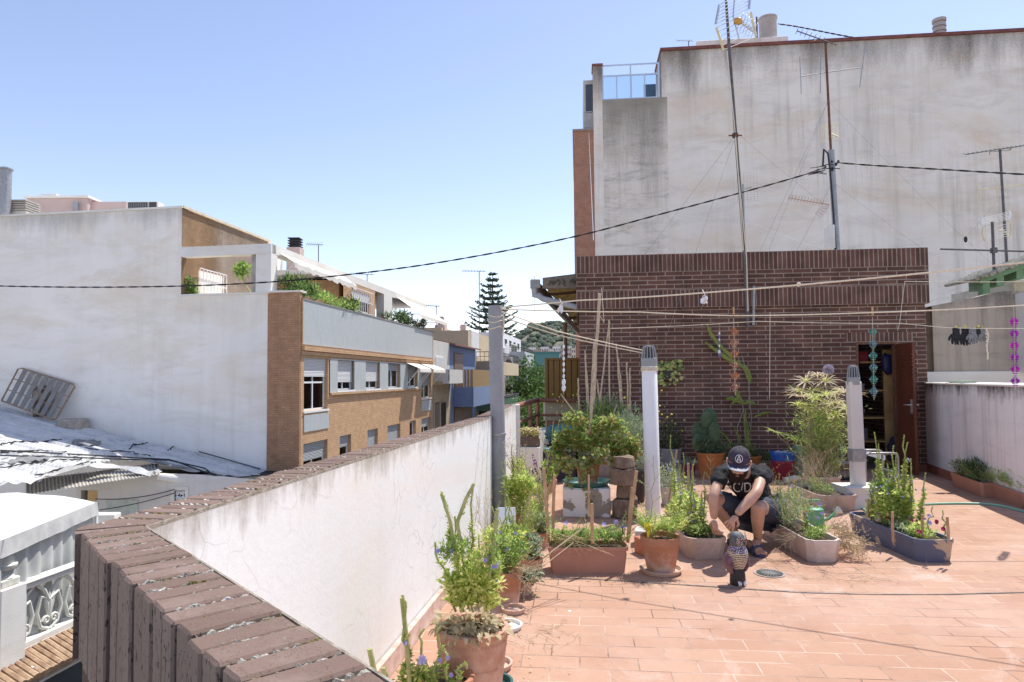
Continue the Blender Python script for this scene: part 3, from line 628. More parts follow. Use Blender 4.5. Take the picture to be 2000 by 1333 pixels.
def window(parent, a, b, z0, z1, d, n=2, sh=0.0, shm='shutter', fw=0.06, curtain=True, trans=None, sill=True, fr='frame'):
    """sash window in wall coordinates with frame, panes, optional roller shutter lowered by the fraction sh"""
    w = MB(); w.box(a, b, d, d+0.05, z0, z0+fw); w.box(a, b, d, d+0.05, z1-fw, z1); 
    for i in range(n+1):
        s_ = a + (b-a-fw)*i/n; w.box(s_, s_+fw, d-0.004, d+0.046, z0+fw, z1-fw)
    if trans: w.box(a+fw, b-fw, d-0.002, d+0.04, trans-fw/2, trans+fw/2)
    o = w.build('window', M[fr], parent)
    p = MB(); p.box(a+0.01, b-0.01, d+0.02, d+0.025, z0+0.01, z1-0.01); p.build('pane', M['clear'], o)
    q = MB(); q.box(a, b, d+.115, d+.125, z0, z1); q.build('dark_backing', M['dark'], o)  # dark sheet added behind the curtains in place of an unlit room
    for c0_, c1_ in ((a+.02, a+(b-a)*rn(.22,.42)), (b-(b-a)*rn(.15,.4), b-.02)):
        q = MB(); nn_ = 14; P_ = [(c0_+(c1_-c0_)*i/nn_, d+.085+.018*sin(i*1.9), z) for i in range(nn_+1) for z in (z0+.02, z1-.02)]; q.add(P_, [(2*i, 2*i+2, 2*i+3, 2*i+1) for i in range(nn_)]); q.build('curtain', M['net'], o)
    if sh > 0:
        q = MB(); q.box(a+0.005, b-0.005, d-0.05, d-0.01, z1-(z1-z0)*sh, z1); q.build('shutter', M[shm], o)
    if sill:
        q = MB(); q.box(a-0.05, b+0.05, -0.05, d+0.01, z0-0.07, z0-0.002); q.build('sill', M['frame'], o)
    return o
fz = lambda y: SF.px(592, y)[1]; fs = lambda x: SF.px(x, 760)[0]
lb = empty('gable_apartment_building', M=SF.M, label='orange brick apartment building with white blank gable and roof terrace plants', cat='building')
s1 = fs(845); zr1 = fz(698); zb1 = fz(804); zbT = fz(586); zbB = fz(673)
H1 = [(fs(592)+.05, fs(640), fz(804), zr1), (fs(658), fs(691), fz(766), zr1-.02), (fs(713), fs(741), fz(766), zr1-.02), (fs(757), fs(781), fz(766), zr1-.02), (fs(796), fs(815), fz(766), zr1-.02), (fs(823), fs(842), fz(804), zr1)]
g0 = fz(868); H0 = [(fs(591.5)+.06, fs(640), g0-2.0, g0), (fs(664), fs(686), g0-1.5, g0), (fs(718), fs(738), g0-1.3, g0), (fs(757), fs(782), g0-1.4, g0), (fs(800), fs(812), g0-1.3, g0), (fs(823), fs(842), g0-2.0, g0)]
w = MB(); holed(w, 0, s1, -11.4, zbB, H1+H0, 0.22); w.box(.5, s1, 0.23, 8, -11.4, zbB-.01); w.build('street_wall', M['orange_brick'], lb)
bandz = (fz(766), zr1-.02)
w = MB(); holed(w, fs(643), fs(822), bandz[0]-.08, zr1+.02, [(a,b,c,e) for a,b,c,e in H1[1:5]], 0.2, d=-0.03)
w.box(H1[0][0]-.02, H1[0][1]+.05, -0.03, -0.001, fz(845), fz(812)); w.box(H1[5][0]-.02, H1[5][1]+.03, -0.03, -0.001, fz(845), fz(812)); w.build('grey_panels', M['band'], lb)
w = MB(); w.box(fs(643), fs(822), -0.10, -0.031, bandz[0]-.16, bandz[0]-.08); w.box(0, s1, -0.06, -0.001, zr1+.08, zr1+.2); w.box(0, s1, -0.12, -0.001, zbB-.2, zbB-.05); w.build('ledge', M['orange_brick'], lb)
w = MB(); w.box(0.06, s1-.12, -0.04, 0.25, zbB, zbT); w.build('balcony_parapet', M['band'], lb)
w = MB(); w.box(0, 0.055, -0.05, 0.28, zbB, zbT); w.box(s1-.115, s1, -0.05, 0.28, zbB, zbT); w.build('parapet_pier', M['orange_brick'], lb)
w = MB(); w.box(0.0, s1, -0.06, 0.3, zbT, zbT+.05); w.build('coping', plain('grey_coping', (0.26,0.25,0.23), 0.9), lb)
shs = [0.36, 0.74, 0.72, 0.30, 0.55, 0.62]; shg = ['shutter', 'shutter', 'shutter', 'shutter_grey', 'shutter_grey', 'shutter_grey']
for i, h in enumerate(H1): window(lb, h[0], h[1], h[2], h[3], 0.14, 2, shs[i], shg[i], trans=(h[2]+.95 if i in (0,) else None))
for i, h in enumerate(H0): window(lb, h[0], h[1], h[2], h[3], 0.16, 2 if h[1]-h[0] > 1.2 else 1, [0.3, .3, .8, .9, 0.1, 0.25][i], 'shutter_grey', sill=False)
# small striped awnings over the last two windows
awm = plain('awning_cream', (0.80,0.77,0.70), 0.85, 0.05, 3, bump=0)
for (xa, xb) in ((792, 815), (820, 845)):
    a = empty('window_awning', SF.w(0,0,0)); 
    a.matrix_world = SF.M; s0_, s2_ = fs(xa), fs(xb); mb = MB(); n = 12
    for k in range(n):
        q0 = s0_+(s2_-s0_)*k/n; q1 = s0_+(s2_-s0_)*(k+1)/n; zz = zr1+.05
        mb.quad((q0,-.05,zz),(q1,-.05,zz),(q1,-.75,zz-.28),(q0,-.75,zz-.28)); mb.add([(q0,-.75,zz-.28),(q1,-.75,zz-.28),(q1,-.76,zz-.42),((q0+q1)/2,-.76,zz-.50),(q0,-.76,zz-.42)], [(0,1,2,3,4)])
    mb.build('fabric', awm, a); [MB().tube([(q,-.02,zz-1.1),(q,-.72,zz-.27)], .02).build('arm', M['frame'], a) for q in (s0_+.02, s2_-.02)]
    tag(a, 'small scalloped cream awning over the %s of the last two windows' % ('nearer' if xa < 800 else 'farther'), 'awning', 'small scalloped awnings')
# white gable wall (faces us)
s355 = GF.px(355, 450)[0]; zG = GF.px(355, 407)[1]; zO = GF.px(430, 577)[1]
gw = empty('party_wall', M=GF.M); gw.parent = lb; gw.matrix_basis = SF.M.inverted() @ GF.M
w = MB(); w.box(-26, s355, 0, 7, -11.4, zG); w.box(s355, 0.0, 0.0, 7, -11.4, zO); w.build('gable', M['gable'], gw)
w = MB(); w.box(-26, s355+.05, -0.06, 0.3, zG, zG+.07); w.box(s355-.02, 0.05, -0.05, 0.3, zO, zO+.06); w.build('gable_coping', M['white'], gw)
w = MB(); w.box(0.001, 0.42, -0.03, 3, -11.4, zO+.02); w.box(0.42, 1.168, -0.10, .04, -11.4, zO+.02); w.box(0.42, .9, .04, 3, -11.4, zO+.01); w.build('brick_return', M['shaded_return_brick'], gw)
w = MB(); w.box(0.0, 1.2, -0.14, 0.3, zO+.02, zO+.08); w.build('return_coping', M['white'], gw)
# attic set back behind the terrace
AF = Fr(GF.w(s355, 0, 0), STU); at = empty('attic', M=AF.M); at.parent = lb; at.matrix_basis = SF.M.inverted() @ AF.M
wa = AF.px(388, 550)[0]; wb_ = AF.px(434, 550)[0]; za, zbq = AF.px(388, 578)[1], AF.px(388, 528)[1]
w = MB(); La = AF.px(523,470)[0]; holed(w, 0, La, zO-0.2, zG, [(wa, wb_, zO+.05, zbq)], 0.2); w.box(0.05, La, 0.22, 7, zO-.5, zG-.02); w.box(La, 15.5, 0.01, 7, zO-.5, zO+1.7); w.build('attic_wall', M['orange_brick'], at)
w = MB(); w.box(0, La+.1, -0.08, 0.2, zG, zG+.09); w.build('attic_coping', plain('cream_coping', (0.66,0.58,0.44), 0.9), at)
o = window(at, wa, wb_, zO+.05, zbq, 0.1, 2, sill=False)
def grille(parent, a, b, z0, z1, d, n=9):
    m = MB()
    for i in range(n+1): q = a+(b-a)*i/n; m.box(q-.012, q+.012, d-.012, d+.012, z0, z1)
    for z in (z0, z1, z0+(z1-z0)*.5): m.box(a, b, d-.014, d+.014, z-.015, z+.015)
    return m.build('window_grille', M['frame'], parent)
grille(at, wa-.1, wb_+.1, zO+.1, zbq+.05, -0.12, 8)
# terrace frame: beam and columns
zbm1 = GF.px(440, 480)[1]; zbm0 = GF.px(440, 499)[1]; UD = 1.07
w = MB(); w.box(s355-.05, 0.1, -0.03, 0.3, zbm0, zbm1); w.build('end_beam', M['white'], gw)
cx0 = GF.px(500, 540)[0]; w = MB(); w.box(cx0, 0.1, -0.02, 0.4, zO+.06, zbm0); w.build('corner_column', M['white'], gw)
us = lambda x: SF.px(x, 600, UD)[0]; uz = lambda x, y: SF.px(x, y, UD)[1]; sB0 = us(531); sB1 = us(833)
w = MB(); w.box(sB0, sB1, UD, UD+0.3, zbm0+.02, zbm1+.01); w.box(sB0+5, sB1, UD+.3, UD+5, zbm1-.2, zbm1-.0); w.build('street_beam', M['white'], lb)
ua, ub = us(671), us(733); wq0, wq1 = us(688), us(723)
w = MB(); holed(w, ua, ub, zbB, zbm0+.02, [(wq0, wq1, uz(688, 605), uz(688, 565))], 0.2, d=UD+.01); w.box(ua+.01, ub-.01, UD+.22, UD+4, zbB, zbm0+.02); w.build('terrace_wall', M['orange_brick'], lb)
window(lb, wq0, wq1, uz(688, 605), uz(688, 565), UD+.1, 2, 0.5, sill=False); grille(lb, wq0-.1, wq1+.1, uz(688,607), uz(688,562), UD-.1, 10)
w = MB(); w.box(us(750), us(766), UD, UD+.4, zbB, zbm0+.02); w.build('column', M['white'], lb)
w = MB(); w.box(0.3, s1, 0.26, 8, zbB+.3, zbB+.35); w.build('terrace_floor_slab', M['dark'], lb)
# curtain in the end opening
cm = MB(); n = 24; c0 = GF.px(488, 540)[0]
for k in range(n):
    q0, q1 = c0+.3*k/n, c0+.3*(k+1)/n; cm.quad((q0,.1+.04*sin(k*1.3),zO+.06),(q1,.1+.04*sin((k+1)*1.3),zO+.06),(q1,.1+.04*sin((k+1)*1.3),zbm0),(q0,.1+.04*sin(k*1.3),zbm0))
cur = empty('terrace_curtain', M=GF.M, label='grey white curtain tied back beside the white corner column', cat='curtain'); cm.build('cloth', plain('curtain_cloth', (0.62,0.60,0.56), 0.9, 0.2, 5), cur, smooth=True)
# ragged awning and the extended white awning
def awning(name, xa, xb, out, dz, mat, lab, ragged):
    a = empty(name, M=SF.M, label=lab, cat='awning'); s0_, s2_ = us(xa), us(xb); m = MB(); n = 36; zz = zbm0+.12
    for k in range(n):
        q0 = s0_+(s2_-s0_)*k/n; q1 = s0_+(s2_-s0_)*(k+1)/n
        j0 = (0.10*noise.noise(Vector((k*.5,0,3))) if ragged else 0); j1 = (0.10*noise.noise(Vector(((k+1)*.5,0,3))) if ragged else 0)
        m.quad((q0,UD-.02,zz),(q1,UD-.02,zz),(q1,UD-out,zz-dz+j1),(q0,UD-out,zz-dz+j0))
        v0 = .16+ .05*abs(sin(k*pi/4)); v1 = .16+.05*abs(sin((k+1)*pi/4)); m.quad((q0,UD-out,zz-dz+j0),(q1,UD-out,zz-dz+j1),(q1,UD-out-.01,zz-dz-v1+j1),(q0,UD-out-.01,zz-dz-v0+j0))
    m.build('fabric', mat, a); [MB().tube([(q,UD-.03,zz-.9),(q,UD-out+.02,zz-dz)], .025).build('arm', M['frame'], a) for q in (s0_+.05, s2_-.05)]; return a
awning('terrace_awning', 545, 672, 0.55, 0.35, plain('old_awning', (0.66,0.63,0.58), 0.9, 0.15, 2), 'half rolled ragged white awning above the balcony bushes', True)
awning('terrace_awning', 773, 831, 1.35, .95, awm, 'fully extended plain white awning at the far end of the terrace', False)
# roof objects
def rb(name, px0, px1, py0, py1, Y, mat, lab, cat, dep=1.0, base=None):
    a = V(px0, py0, Y); b = V(px1, py1, Y); o = empty(name, ((a.x+b.x)/2, Y, b.z), lab, cat); h = a.z-b.z; w_ = (b.x-a.x)/2
    m = MB(); m.bbox(-w_, w_, 0, dep, 0 if base is None else base-b.z, h, 0.02); m.build('body', mat, o); return o, w_, h
pinkm = plain('pink_render', (0.52,0.40,0.37), 0.9, 0.12, 1.0)
o, w_, h = rb('rooftop_hut', 52, 170, 388, 420, 30, pinkm, 'pale pink rooftop hut behind the blank white gable', 'hut', 6, 5)
m = MB(); m.box(-w_-.1, w_+.1, -.1, 6.1, h, h+.1); m.box(-w_+.3, -w_+1.0, .5, 1.0, h+.1, h+.35); m.build('coping', M['white'], o)
m = MB(); q = V(140, 405, 29.7); m.tube([(1.0,-.2,-.2),(1.0,-.2,h-.25)], .12, 10); m.build('pipe', M['galv'], o)
m = MB(); m.box(w_, w_+1.6, 0.3, 6, -3, h-.1); m.build('side', pinkm, o)
o, w_, h = rb('air_conditioner', 248, 308, 394, 413, 25.5, plain('ac_white', (0.62,0.60,0.56), 0.5), 'rooftop air conditioner unit with black grille above the gable', 'air conditioner', .5)
m = MB(); m.box(-w_+.05, w_*.35, -.02, -.001, .04, h-.04); m.box(w_*.45, w_-.05, -.02, -.001, .04, h-.04); g_ = m.build('grille', M['dark'], o)
m = MB()
for k in range(12): q = -w_+.06+k*(1.35*w_)/12; m.box(q, q+.012, -.035, -.021, .04, h-.04)
for k in range(4): m.box(-w_+.05, w_-.05, -.04, -.036, .06+k*.07, .07+k*.07)
m.build('guard', M['galv'], o)
a = V(9, 330, 24.2); b = V(9, 430, 24.2); o = empty('flue_pipe', b, 'tall grey metal flue with cap at the far left roof edge', 'flue'); hh = a.z-b.z
m = MB(); m.lathe([(.19,-.5),(.19,hh-.05)], n=20); m.build('pipe', M['galv'], o, smooth=True); m = MB(); m.lathe([(.24,hh-.05),(.24,hh),(.05,hh+.08),(0,hh+.08)], n=20); m.build('cap', M['galv'], o)
o, w_, h = rb('louvred_vent', 4, 50, 412, 425, 24.4, plain('vent_base', (0.5,0.47,0.43), 0.9), 'low louvred concrete roof vent beside the metal flue', 'vent', .7)
m = MB()
for k in range(5): m.bbox(-w_-.02, w_+.02, -.04, .75, h+.02+k*.085, h+.07+k*.085, .01)
m.box(-w_+.05, w_-.05, .02, .68, h, h+.42); m.build('louvres', plain('louvre_concrete', (0.36,0.34,0.31), 0.9), o)
a = V(577, 464, 30); b = V(577, 497, 30); o = empty('chimney', (a.x, 30, b.z), 'pink chimney with black louvred cowl above the brick attic', 'chimney'); hh = a.z-b.z
m = MB(); m.box(-.3, .3, -.3, .3, -1.5, hh*.35); m.build('stack', pinkm, o); m = MB(); m.box(-.2, .2, -.2, .2, hh*.35, hh*.85)
for k in range(4): m.bbox(-.27, .27, -.27, .27, hh*(.42+k*.15), hh*(.48+k*.15), .01)
m.build('cowl', M['black'], o)
def roof_antenna(px, py0, py1, Y, lab, kind=0, tilt=0, name='roof_antenna'):
    a = V(px+tilt, py0, Y); b = V(px, py1, Y); o = empty(name, b, lab, 'antenna'); d = a-b; r = .015*Y/22
    m = MB(); m.tube([(0,0,0), d], max(.012, r)); m.build('mast', M['mastm'], o); m = MB()
    L = [0.5, 0.7, 0.4][kind % 3]*Y/28; m.tube([d+Vector((-L,0,.03)), d+Vector((L*.4,0,-.02))], r*.7, 4)
    for k in range(8): q = d+Vector((-L+k*L*.18, 0, .02)); m.tube([q-Vector((0,.12,.12)), q+Vector((0,.12,.12))], r*.4, 4)
    m.build('aerial', M['mastm'], o); return o
roof_antenna(622, 478, 512, 30, 'small aerial on the roof beside the black chimney cowl', 0)
roof_antenna(717, 536, 552, 34, 'short aerial in the middle of the white terrace roof', 1)
roof_antenna(852, 598, 640, 42, 'thin aerial behind the far end of the white awning', 2)
roof_antenna(936, 530, 650, 60, 'very tall thin aerial mast in front of the tall conifer', 1)
roof_antenna(1345, 80, 97, 36, 'small yagi aerial on the coping of the tall blank building', 0)

# ---- houses farther down the street, on the same building line
def house(name, xa, xb, ytop, mat, lab, d0=0.0, dep=7, yref=None, coping=None):
    s0_ = SF.px(xa, 700, d0)[0]; s2_ = SF.px(xb, 700, d0)[0]; zt_ = SF.px(yref or xa, ytop, d0)[1]
    o = empty(name, M=SF.M, label=lab, cat='house'); m = MB(); m.box(s0_, s2_, d0, d0+dep, -11.4, zt_); m.build('wall', mat, o)
    if coping: m = MB(); m.box(s0_-.05, s2_+.05, d0-.12, d0+dep, zt_, zt_+.12); m.build('coping', coping, o)
    return o, s0_, s2_, zt_
def balcony(o, sa, sb, z0, z1, out, mat, d0=0.0, rail=None, name='balcony'):
    m = MB(); m.box(sa, sb, d0-out, d0, z0-.14, z0); m.box(sa, sb, d0-out, d0-out+.08, z0, z1); m.box(sa, sa+.08, d0-out, d0, z0, z1); m.box(sb-.08, sb, d0-out, d0, z0, z1); b = m.build(name, mat, o)
    if rail:
        m = MB(); zt_ = z1+rail
        m.tube([(sa,d0,zt_),(sa,d0-out,zt_),(sb,d0-out,zt_),(sb,d0,zt_)], .03); n = int((sb-sa)/.3)
        for k in range(n+1): m.tube([(sa+(sb-sa)*k/n,d0-out,z1),(sa+(sb-sa)*k/n,d0-out,zt_)], .014, 4)
        for k in range(6): m.tube([(sa,d0-out*k/5,z1),(sa,d0-out*k/5,zt_)], .014, 4)
        m.tube([(sa,d0,(z1+zt_)/2),(sa,d0-out,(z1+zt_)/2),(sb,d0-out,(z1+zt_)/2)], .02, 4); m.build('railing', M['mastm'], b)
    return b
def opening(o, sa, sb, z0, z1, mat, d0=0.0, name='window'):
    m = MB(); m.box(sa-.08, sb+.08, d0-.03, d0-.001, z0-.06, z1+.08); f = m.build(name, M['frame'] if mat is not M['shutter_brown'] else M['rust'], o); m = MB(); m.box(sa, sb, d0-.045, d0-.031, z0, z1); m.build('pane', mat, f)
oldm = plaster('old_ochre', (0.45,0.38,0.27), (0.2,0.17,0.13), 0.9, 0.9); greyw = plaster('grey_white', (0.62,0.62,0.61), (0.4,0.39,0.37), 0.4, 0.3)
o, a, b, z = house('old_house', 846, 878, 664, greyw, 'narrow pale house with carved balcony above an ochre storey')
zz = lambda y, x=847: SF.px(x, y)[1]
m = MB(); m.box(a, b, -.03, -.001, -11.3, zz(752)); m.build('lower_storey', oldm, o); m = MB(); m.box(a-.1, b+.1, -.5, -.001, zz(752), zz(752)+.2); m.build('cornice', oldm, o)
balcony(o, a+.2, b-.2, zz(752)+.2, zz(722), 0.9, greyw); opening(o, a+.5, a+2.2, zz(745), zz(697), M['shutter']); opening(o, b-2.2, b-1.1, zz(842), zz(790), M['dark']); opening(o, a+.4, a+1.2, zz(842), zz(790), M['shutter_brown'])
bluem = plaster('blue_render', (0.21,0.28,0.47), (0.30,0.36,0.52), 0.5, 0.4); bluem2 = plain('blue_balcony', (0.17,0.23,0.39), 0.7)
o, a, b, z = house('blue_house', 878, 929, 672, bluem, 'bright blue terraced house with brown slatted balcony screen')
zz = lambda y, x=880: SF.px(x, y)[1]
m = MB(); m.add([(a-.1,-.4,z-.1),(b+.1,-.4,z-.1),(b+.1,6,z+1.3),(a-.1,6,z+1.3),(a-.1,-.4,z),(b+.1,-.4,z),(b+.1,6,z+1.45),(a-.1,6,z+1.45)], [(0,1,2,3),(4,5,6,7),(0,1,5,4),(0,4,7,3),(1,2,6,5)]); m.build('roof', plain('red_roof_tiles', (0.25,0.11,0.09), 0.9), o)
opening(o, a+1.2, a+3.6, zz(762), zz(690), M['shutter_brown'], name='door'); s9 = SF.px(884, 745, -1.1)[0]; bb = balcony(o, a+1.0, b-1, zz(792), zz(757), 1.3, bluem2)
m = MB()
for k in range(26): q = a+1.0+(b-a-2.0)*k/26; m.box(q, q+.2, -1.28, -1.25, zz(757), zz(722))
for k in range(6): m.box(a+1.01, a+1.04, -1.25+k*.2, -1.1+k*.2, zz(757), zz(722))
m.build('slatted_screen', plain('brown_slats', (0.33,0.22,0.11), 0.8), bb); opening(o, a+1.2, a+3.8, -11, zz(800), M['shutter_brown'], name='garage_door')
opening(o, b-4.5, b-1.5, -11, zz(800), M['shutter_brown'], name='garage_door')
tanm = plaster('tan_render', (0.50,0.42,0.30), (0.3,0.25,0.18), 0.5, 0.4); brnm = plain('brown_render', (0.20,0.14,0.10), 0.9)
o, a, b, z = house('tan_house', 863, 914, 640, tanm, 'tan house set back with twin chimneys behind the blue one', 3.2, 5)
for q in (a+.5, b-1.0):
    m = MB(); m.box(q, q+.8, 3.1, 3.9, z-3, z+.25); m.bbox(q+.15, q+.65, 3.25, 3.75, z+.25, z+.95, .05); m.build('chimney', pinkm, o)
o, a, b, z = house('balcony_apartment', 929, 986, 700, tanm, 'tan apartment building with deep balconies beside the blue house')
zz = lambda y, x=931: SF.px(x, y)[1]
m = MB(); m.box(a+2, b-1, 1.0, 6, z, zz(642)); m.build('penthouse', tanm, o); opening(o, a+3, a+6, z+.3, z+2.3, M['shutter'], d0=1.0)
balcony(o, a+.2, b-2, zz(730), zz(706), 1.6, tanm, rail=.7); balcony(o, a+.2, b-2, zz(800), zz(782), 1.6, plain('green_glass_balcony', (0.10,0.18,0.14), 0.2), rail=.25)
balcony(o, a+.2, b-2, zz(860), zz(842), 1.6, tanm, rail=.3)
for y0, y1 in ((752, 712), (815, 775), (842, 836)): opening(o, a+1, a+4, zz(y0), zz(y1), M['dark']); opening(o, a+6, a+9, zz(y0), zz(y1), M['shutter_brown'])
wm = plain('white_render_far', (0.66,0.66,0.67), 0.8, 0.06, 1); gm2 = plain('grey_render_far', (0.42,0.44,0.47), 0.8, 0.08, 1)
o, a, b, z = house('white_apartment', 986, 1019, 680, wm, 'white and grey apartment building with stacked balconies before the trees')
zz = lambda y, x=990: SF.px(x, y)[1]
m = MB(); m.box(a+1, b+3, .5, 8, z, zz(649)); m.build('penthouse', wm, o)
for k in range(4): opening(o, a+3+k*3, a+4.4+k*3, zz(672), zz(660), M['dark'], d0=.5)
for y0, y1 in ((712, 686), (762, 738), (812, 790), (850, 838)):
    balcony(o, a+3, b-1, zz(y0), zz(y1), 1.5, gm2, rail=.4)
    opening(o, a+4, a+8, zz(y0), zz(y0)+2.1, M['glass']); opening(o, a+.6, a+2.4, zz(y0), zz(y0)+1.9, M['shutter'])
for y in (722, 772):
    m = MB(); m.bbox(a+.5, a+1.9, -.5, -.05, zz(y), zz(y)+1.2, .03); u = m.build('air_conditioner', wm, o); m = MB(); m.lathe([(.35,0),(.35,.02),(0,.02)], n=14, M=Matrix.Translation((a+.49, -.27, zz(y)+.6)) @ Matrix.Rotation(-pi/2, 4, 'Y')); m.build('fan', M['dark'], u)
o, a, b, z = house('beige_corner_house', 1019, 1031, 748, plain('beige_far', (0.46,0.38,0.30), 0.9), 'narrow beige corner house at the end of the street')
balcony(o, a+.2, b-.2, z-1.2, z+.3, 1.0, gm2)
# ---- teal building, far town, hill
def farbox(x0, x1, y0, yb, Y, col, lab, cat='building', dep=12, wins=0, name='town_building', group=None):
    a = V(x0, y0, Y); b = V(x1, y0, Y); zb_ = V(x0, yb, Y).z; o = empty(name, ((a.x+b.x)/2, Y, -11.4), lab, cat, group); w_ = (b.x-a.x)/2; h = a.z+11.4
    m = MB(); m.box(-w_, w_, 0, dep, 0, h); m.build('wall', plain('far_render', col, 0.9, 0.05, 0.2, bump=0), o)
    m = MB(); m.box(-w_*1.02, w_*1.02, -.2, dep, h, h+.5); m.build('parapet', plain('far_parapet', mul(col, .8), 0.9, bump=0), o)
    if wins:
        m = MB()
        for i in range(wins):
            for j in range(2): q = -w_+2*w_*(i+.5)/wins; m.box(q-w_*.35/wins, q+w_*.35/wins, -.15, -.001, h-2.6-j*3.2, h-1.2-j*3.2)
        m.build('windows', M['dark'], o)
    return o
o = farbox(1012, 1093, 692, 760, 150, (0.10,0.23,0.22), 'long low dark teal building behind the street trees', dep=14, name='teal_building')
m = MB()
for k in range(10): q = -4.6+k*1.0; m.box(q, q+.85, -.2, -.001, 13.8, 15.0)
m.build('window_band', M['glass'], o)
tw_ = [(1016,1034,684,(.62,.58,.54)),(1033,1047,680,(.66,.64,.62)),(1046,1058,684,(.48,.36,.30)),(1057,1072,679,(.68,.67,.66)),(1071,1082,683,(.60,.52,.45)),(1081,1094,678,(.66,.65,.66)),(1093,1103,682,(.40,.33,.30)),(1102,1117,678,(.70,.69,.67)),(1116,1128,681,(.58,.5,.4)),(1127,1146,677,(.66,.64,.6)),(1020,1030,687,(.7,.69,.68)),(1060,1068,687,(.45,.3,.26)),(1086,1092,686,(.66,.62,.6)),(1108,1114,686,(.5,.42,.4))]
ords = 'first second third fourth fifth sixth seventh eighth ninth tenth'.split()
cn = ['cream', 'white', 'brick red', 'large white', 'sand coloured', 'tall white', 'brown', 'broad white', 'ochre', 'pale cream', 'little white', 'little red', 'little pinkish', 'little tan']
for i, (x0, x1, y0, c) in enumerate(tw_):
    farbox(x0, x1, y0, 712, 430 - (60 if i > 9 else 0) + rn(-8, 8), c, '%s block of the distant town at the foot of the wooded hill' % cn[i], wins=3, group='distant town buildings')
hm = MB(); NX, NY = 90, 40
def hz(x, y):
    u = (x - 20)/150; ridge = 56 + 12*sin(u*2.1+.4) + 6*noise.noise(Vector((x*.02, y*.01, 0)))
    ridge *= max(0, min(1, (x + 70)/90.0)); t = (y-560)/260.0; return -11.5 + (ridge+11.5)*max(0, sin(min(1, max(0, t))*pi/2)) + 4*noise.noise(Vector((x*.06, y*.06, 5)))*min(1, max(0, t*3))
vs = [(-80+ i*6.0, 560 + j*9.0, hz(-80+i*6.0, 560+j*9.0)) for j in range(NY) for i in range(NX)]
hm.add(vs, [(j*NX+i, j*NX+i+1, (j+1)*NX+i+1, (j+1)*NX+i) for j in range(NY-1) for i in range(NX-1)])
t_ = NT('hill_scrub'); v_ = t_.uv(kind='Object'); t_.col(t_.mix(t_.ramp(t_.noise(v_, .06, 8, .75), .42, .58), (0.08,0.10,0.065), (0.22,0.20,0.15))); t_.set(Roughness=1.0)
struct(hm.build('hill', t_.m, smooth=True))
sc_ = MB()
for k in range(2600):
    x = rn(0, 150); y = rn(575, 860); z = hz(x, y); r = rn(1.6, 4.2)
    if noise.noise(Vector((x*.05, y*.03, 9))) < -.15: continue
    sc_.lathe([(r*.8, -.5), (r, r*.4), (r*.6, r*.95), (0, r*1.1)], (x, y, z), 6)
tag(sc_.build('pine_scrub', leafm('hill_pines', (0.055,0.085,0.05), (0.13,0.15,0.09), 0.05), uvs=0), 'grey green pine scrub covering the distant hill', 'scrub', kind='stuff')

# ---- trees
def limb(mb, p, d, L, r, depth, tips):
    q = [p]; dd = d.normalized(); n = 4
    for k in range(n): dd = (dd + jit(.16)).normalized(); q.append(q[-1] + dd*L/n)
    mb.tube(q, [r*(1-.55*k/n) for k in range(n+1)], 6, False)
    if depth == 0: tips.append(q[-1]); tips.append(q[2]); return
    for k in range(3 if depth > 1 else 3): limb(mb, q[-1-(k % 2)], (dd + jit(.75)).normalized(), L*.68, r*.5, depth-1, tips)
def tree(name, base, h, rad, leafs, lab, mat, trunkm, cz=.62, nl=4200, group=None, ls=.2):
    o = empty(name, base, lab, 'tree', group); mb = MB(); tips = []
    limb(mb, Vector((0,0,0)), Vector((0,0,1)), h*.4, h*.022+.05, 0, []); 
    for k in range(7): limb(mb, Vector((0,0,h*.36)), Vector((rn(-.7,.7), rn(-.7,.7), 1)), h*.26, h*.013, 2, tips)
    mb.build('trunk', trunkm, o, uvs=0, smooth=True); lf = MB()
    cl = []
    for k in range(70):
        a = rn(0, 2*pi); e = rn(-.5, 1); q = Vector((cos(a)*sqrt(1-e*e), sin(a)*sqrt(1-e*e), e)); rr = rn(.55, 1.0); cl.append(Vector((q.x*rad*rr, q.y*rad*rr, h*cz + q.z*h*(1-cz)*rr)))
    cl += [t for t in tips]
    for k in range(nl):
        c = random.choice(cl); q = Vector((random.gauss(0,1), random.gauss(0,1), random.gauss(0,.7)))*rad*.13; p = c+q
        lf.leaf(p, jit(1)+Vector((0,0,-.1)), ls*rn(.7,1.4), ls*.35, fold=.3)
    lf.build('crown', mat, o, uvs=0); return o
barkm = plain('bark', (0.16,0.12,0.09), 0.95, 0.3, 6, bump=0.6)
b = V(1030, 760, 66); tree('street_tree', (b.x, 66, -11.4), 15.4, 3.6, None, 'light green leafy tree at the street end below the teal building', leafm('leaf_lime_tree', (0.06,0.12,0.03), (0.13,0.22,0.06), .4), barkm, .62, 5200, 'street trees', .34)
b = V(1056, 760, 74); tree('street_tree', (b.x, 74, -11.4), 15.6, 3.9, None, 'darker street tree just left of the olive metal screen', leafm('leaf_street', (0.05,0.10,0.03), (0.09,0.16,0.05), .35), barkm, .66, 5200, 'street trees', .34)
b = V(1040, 790, 52); tree('street_tree', (b.x, 52, -11.4), 12.2, 3.0, None, 'bright low street tree seen through the brown railing', leafm('leaf_street_low', (0.08,0.15,0.035), (0.17,0.27,0.07), .4), barkm, .66, 4200, 'street trees', .28)
b = V(934, 700, 75); tree('rooftop_shrub', (b.x+1.2, 75, 2.0), 3.2, 1.4, None, 'small bright shrub on a roof left of the tall conifer', M['l_fresh'], barkm, .6, 700, None, .25)
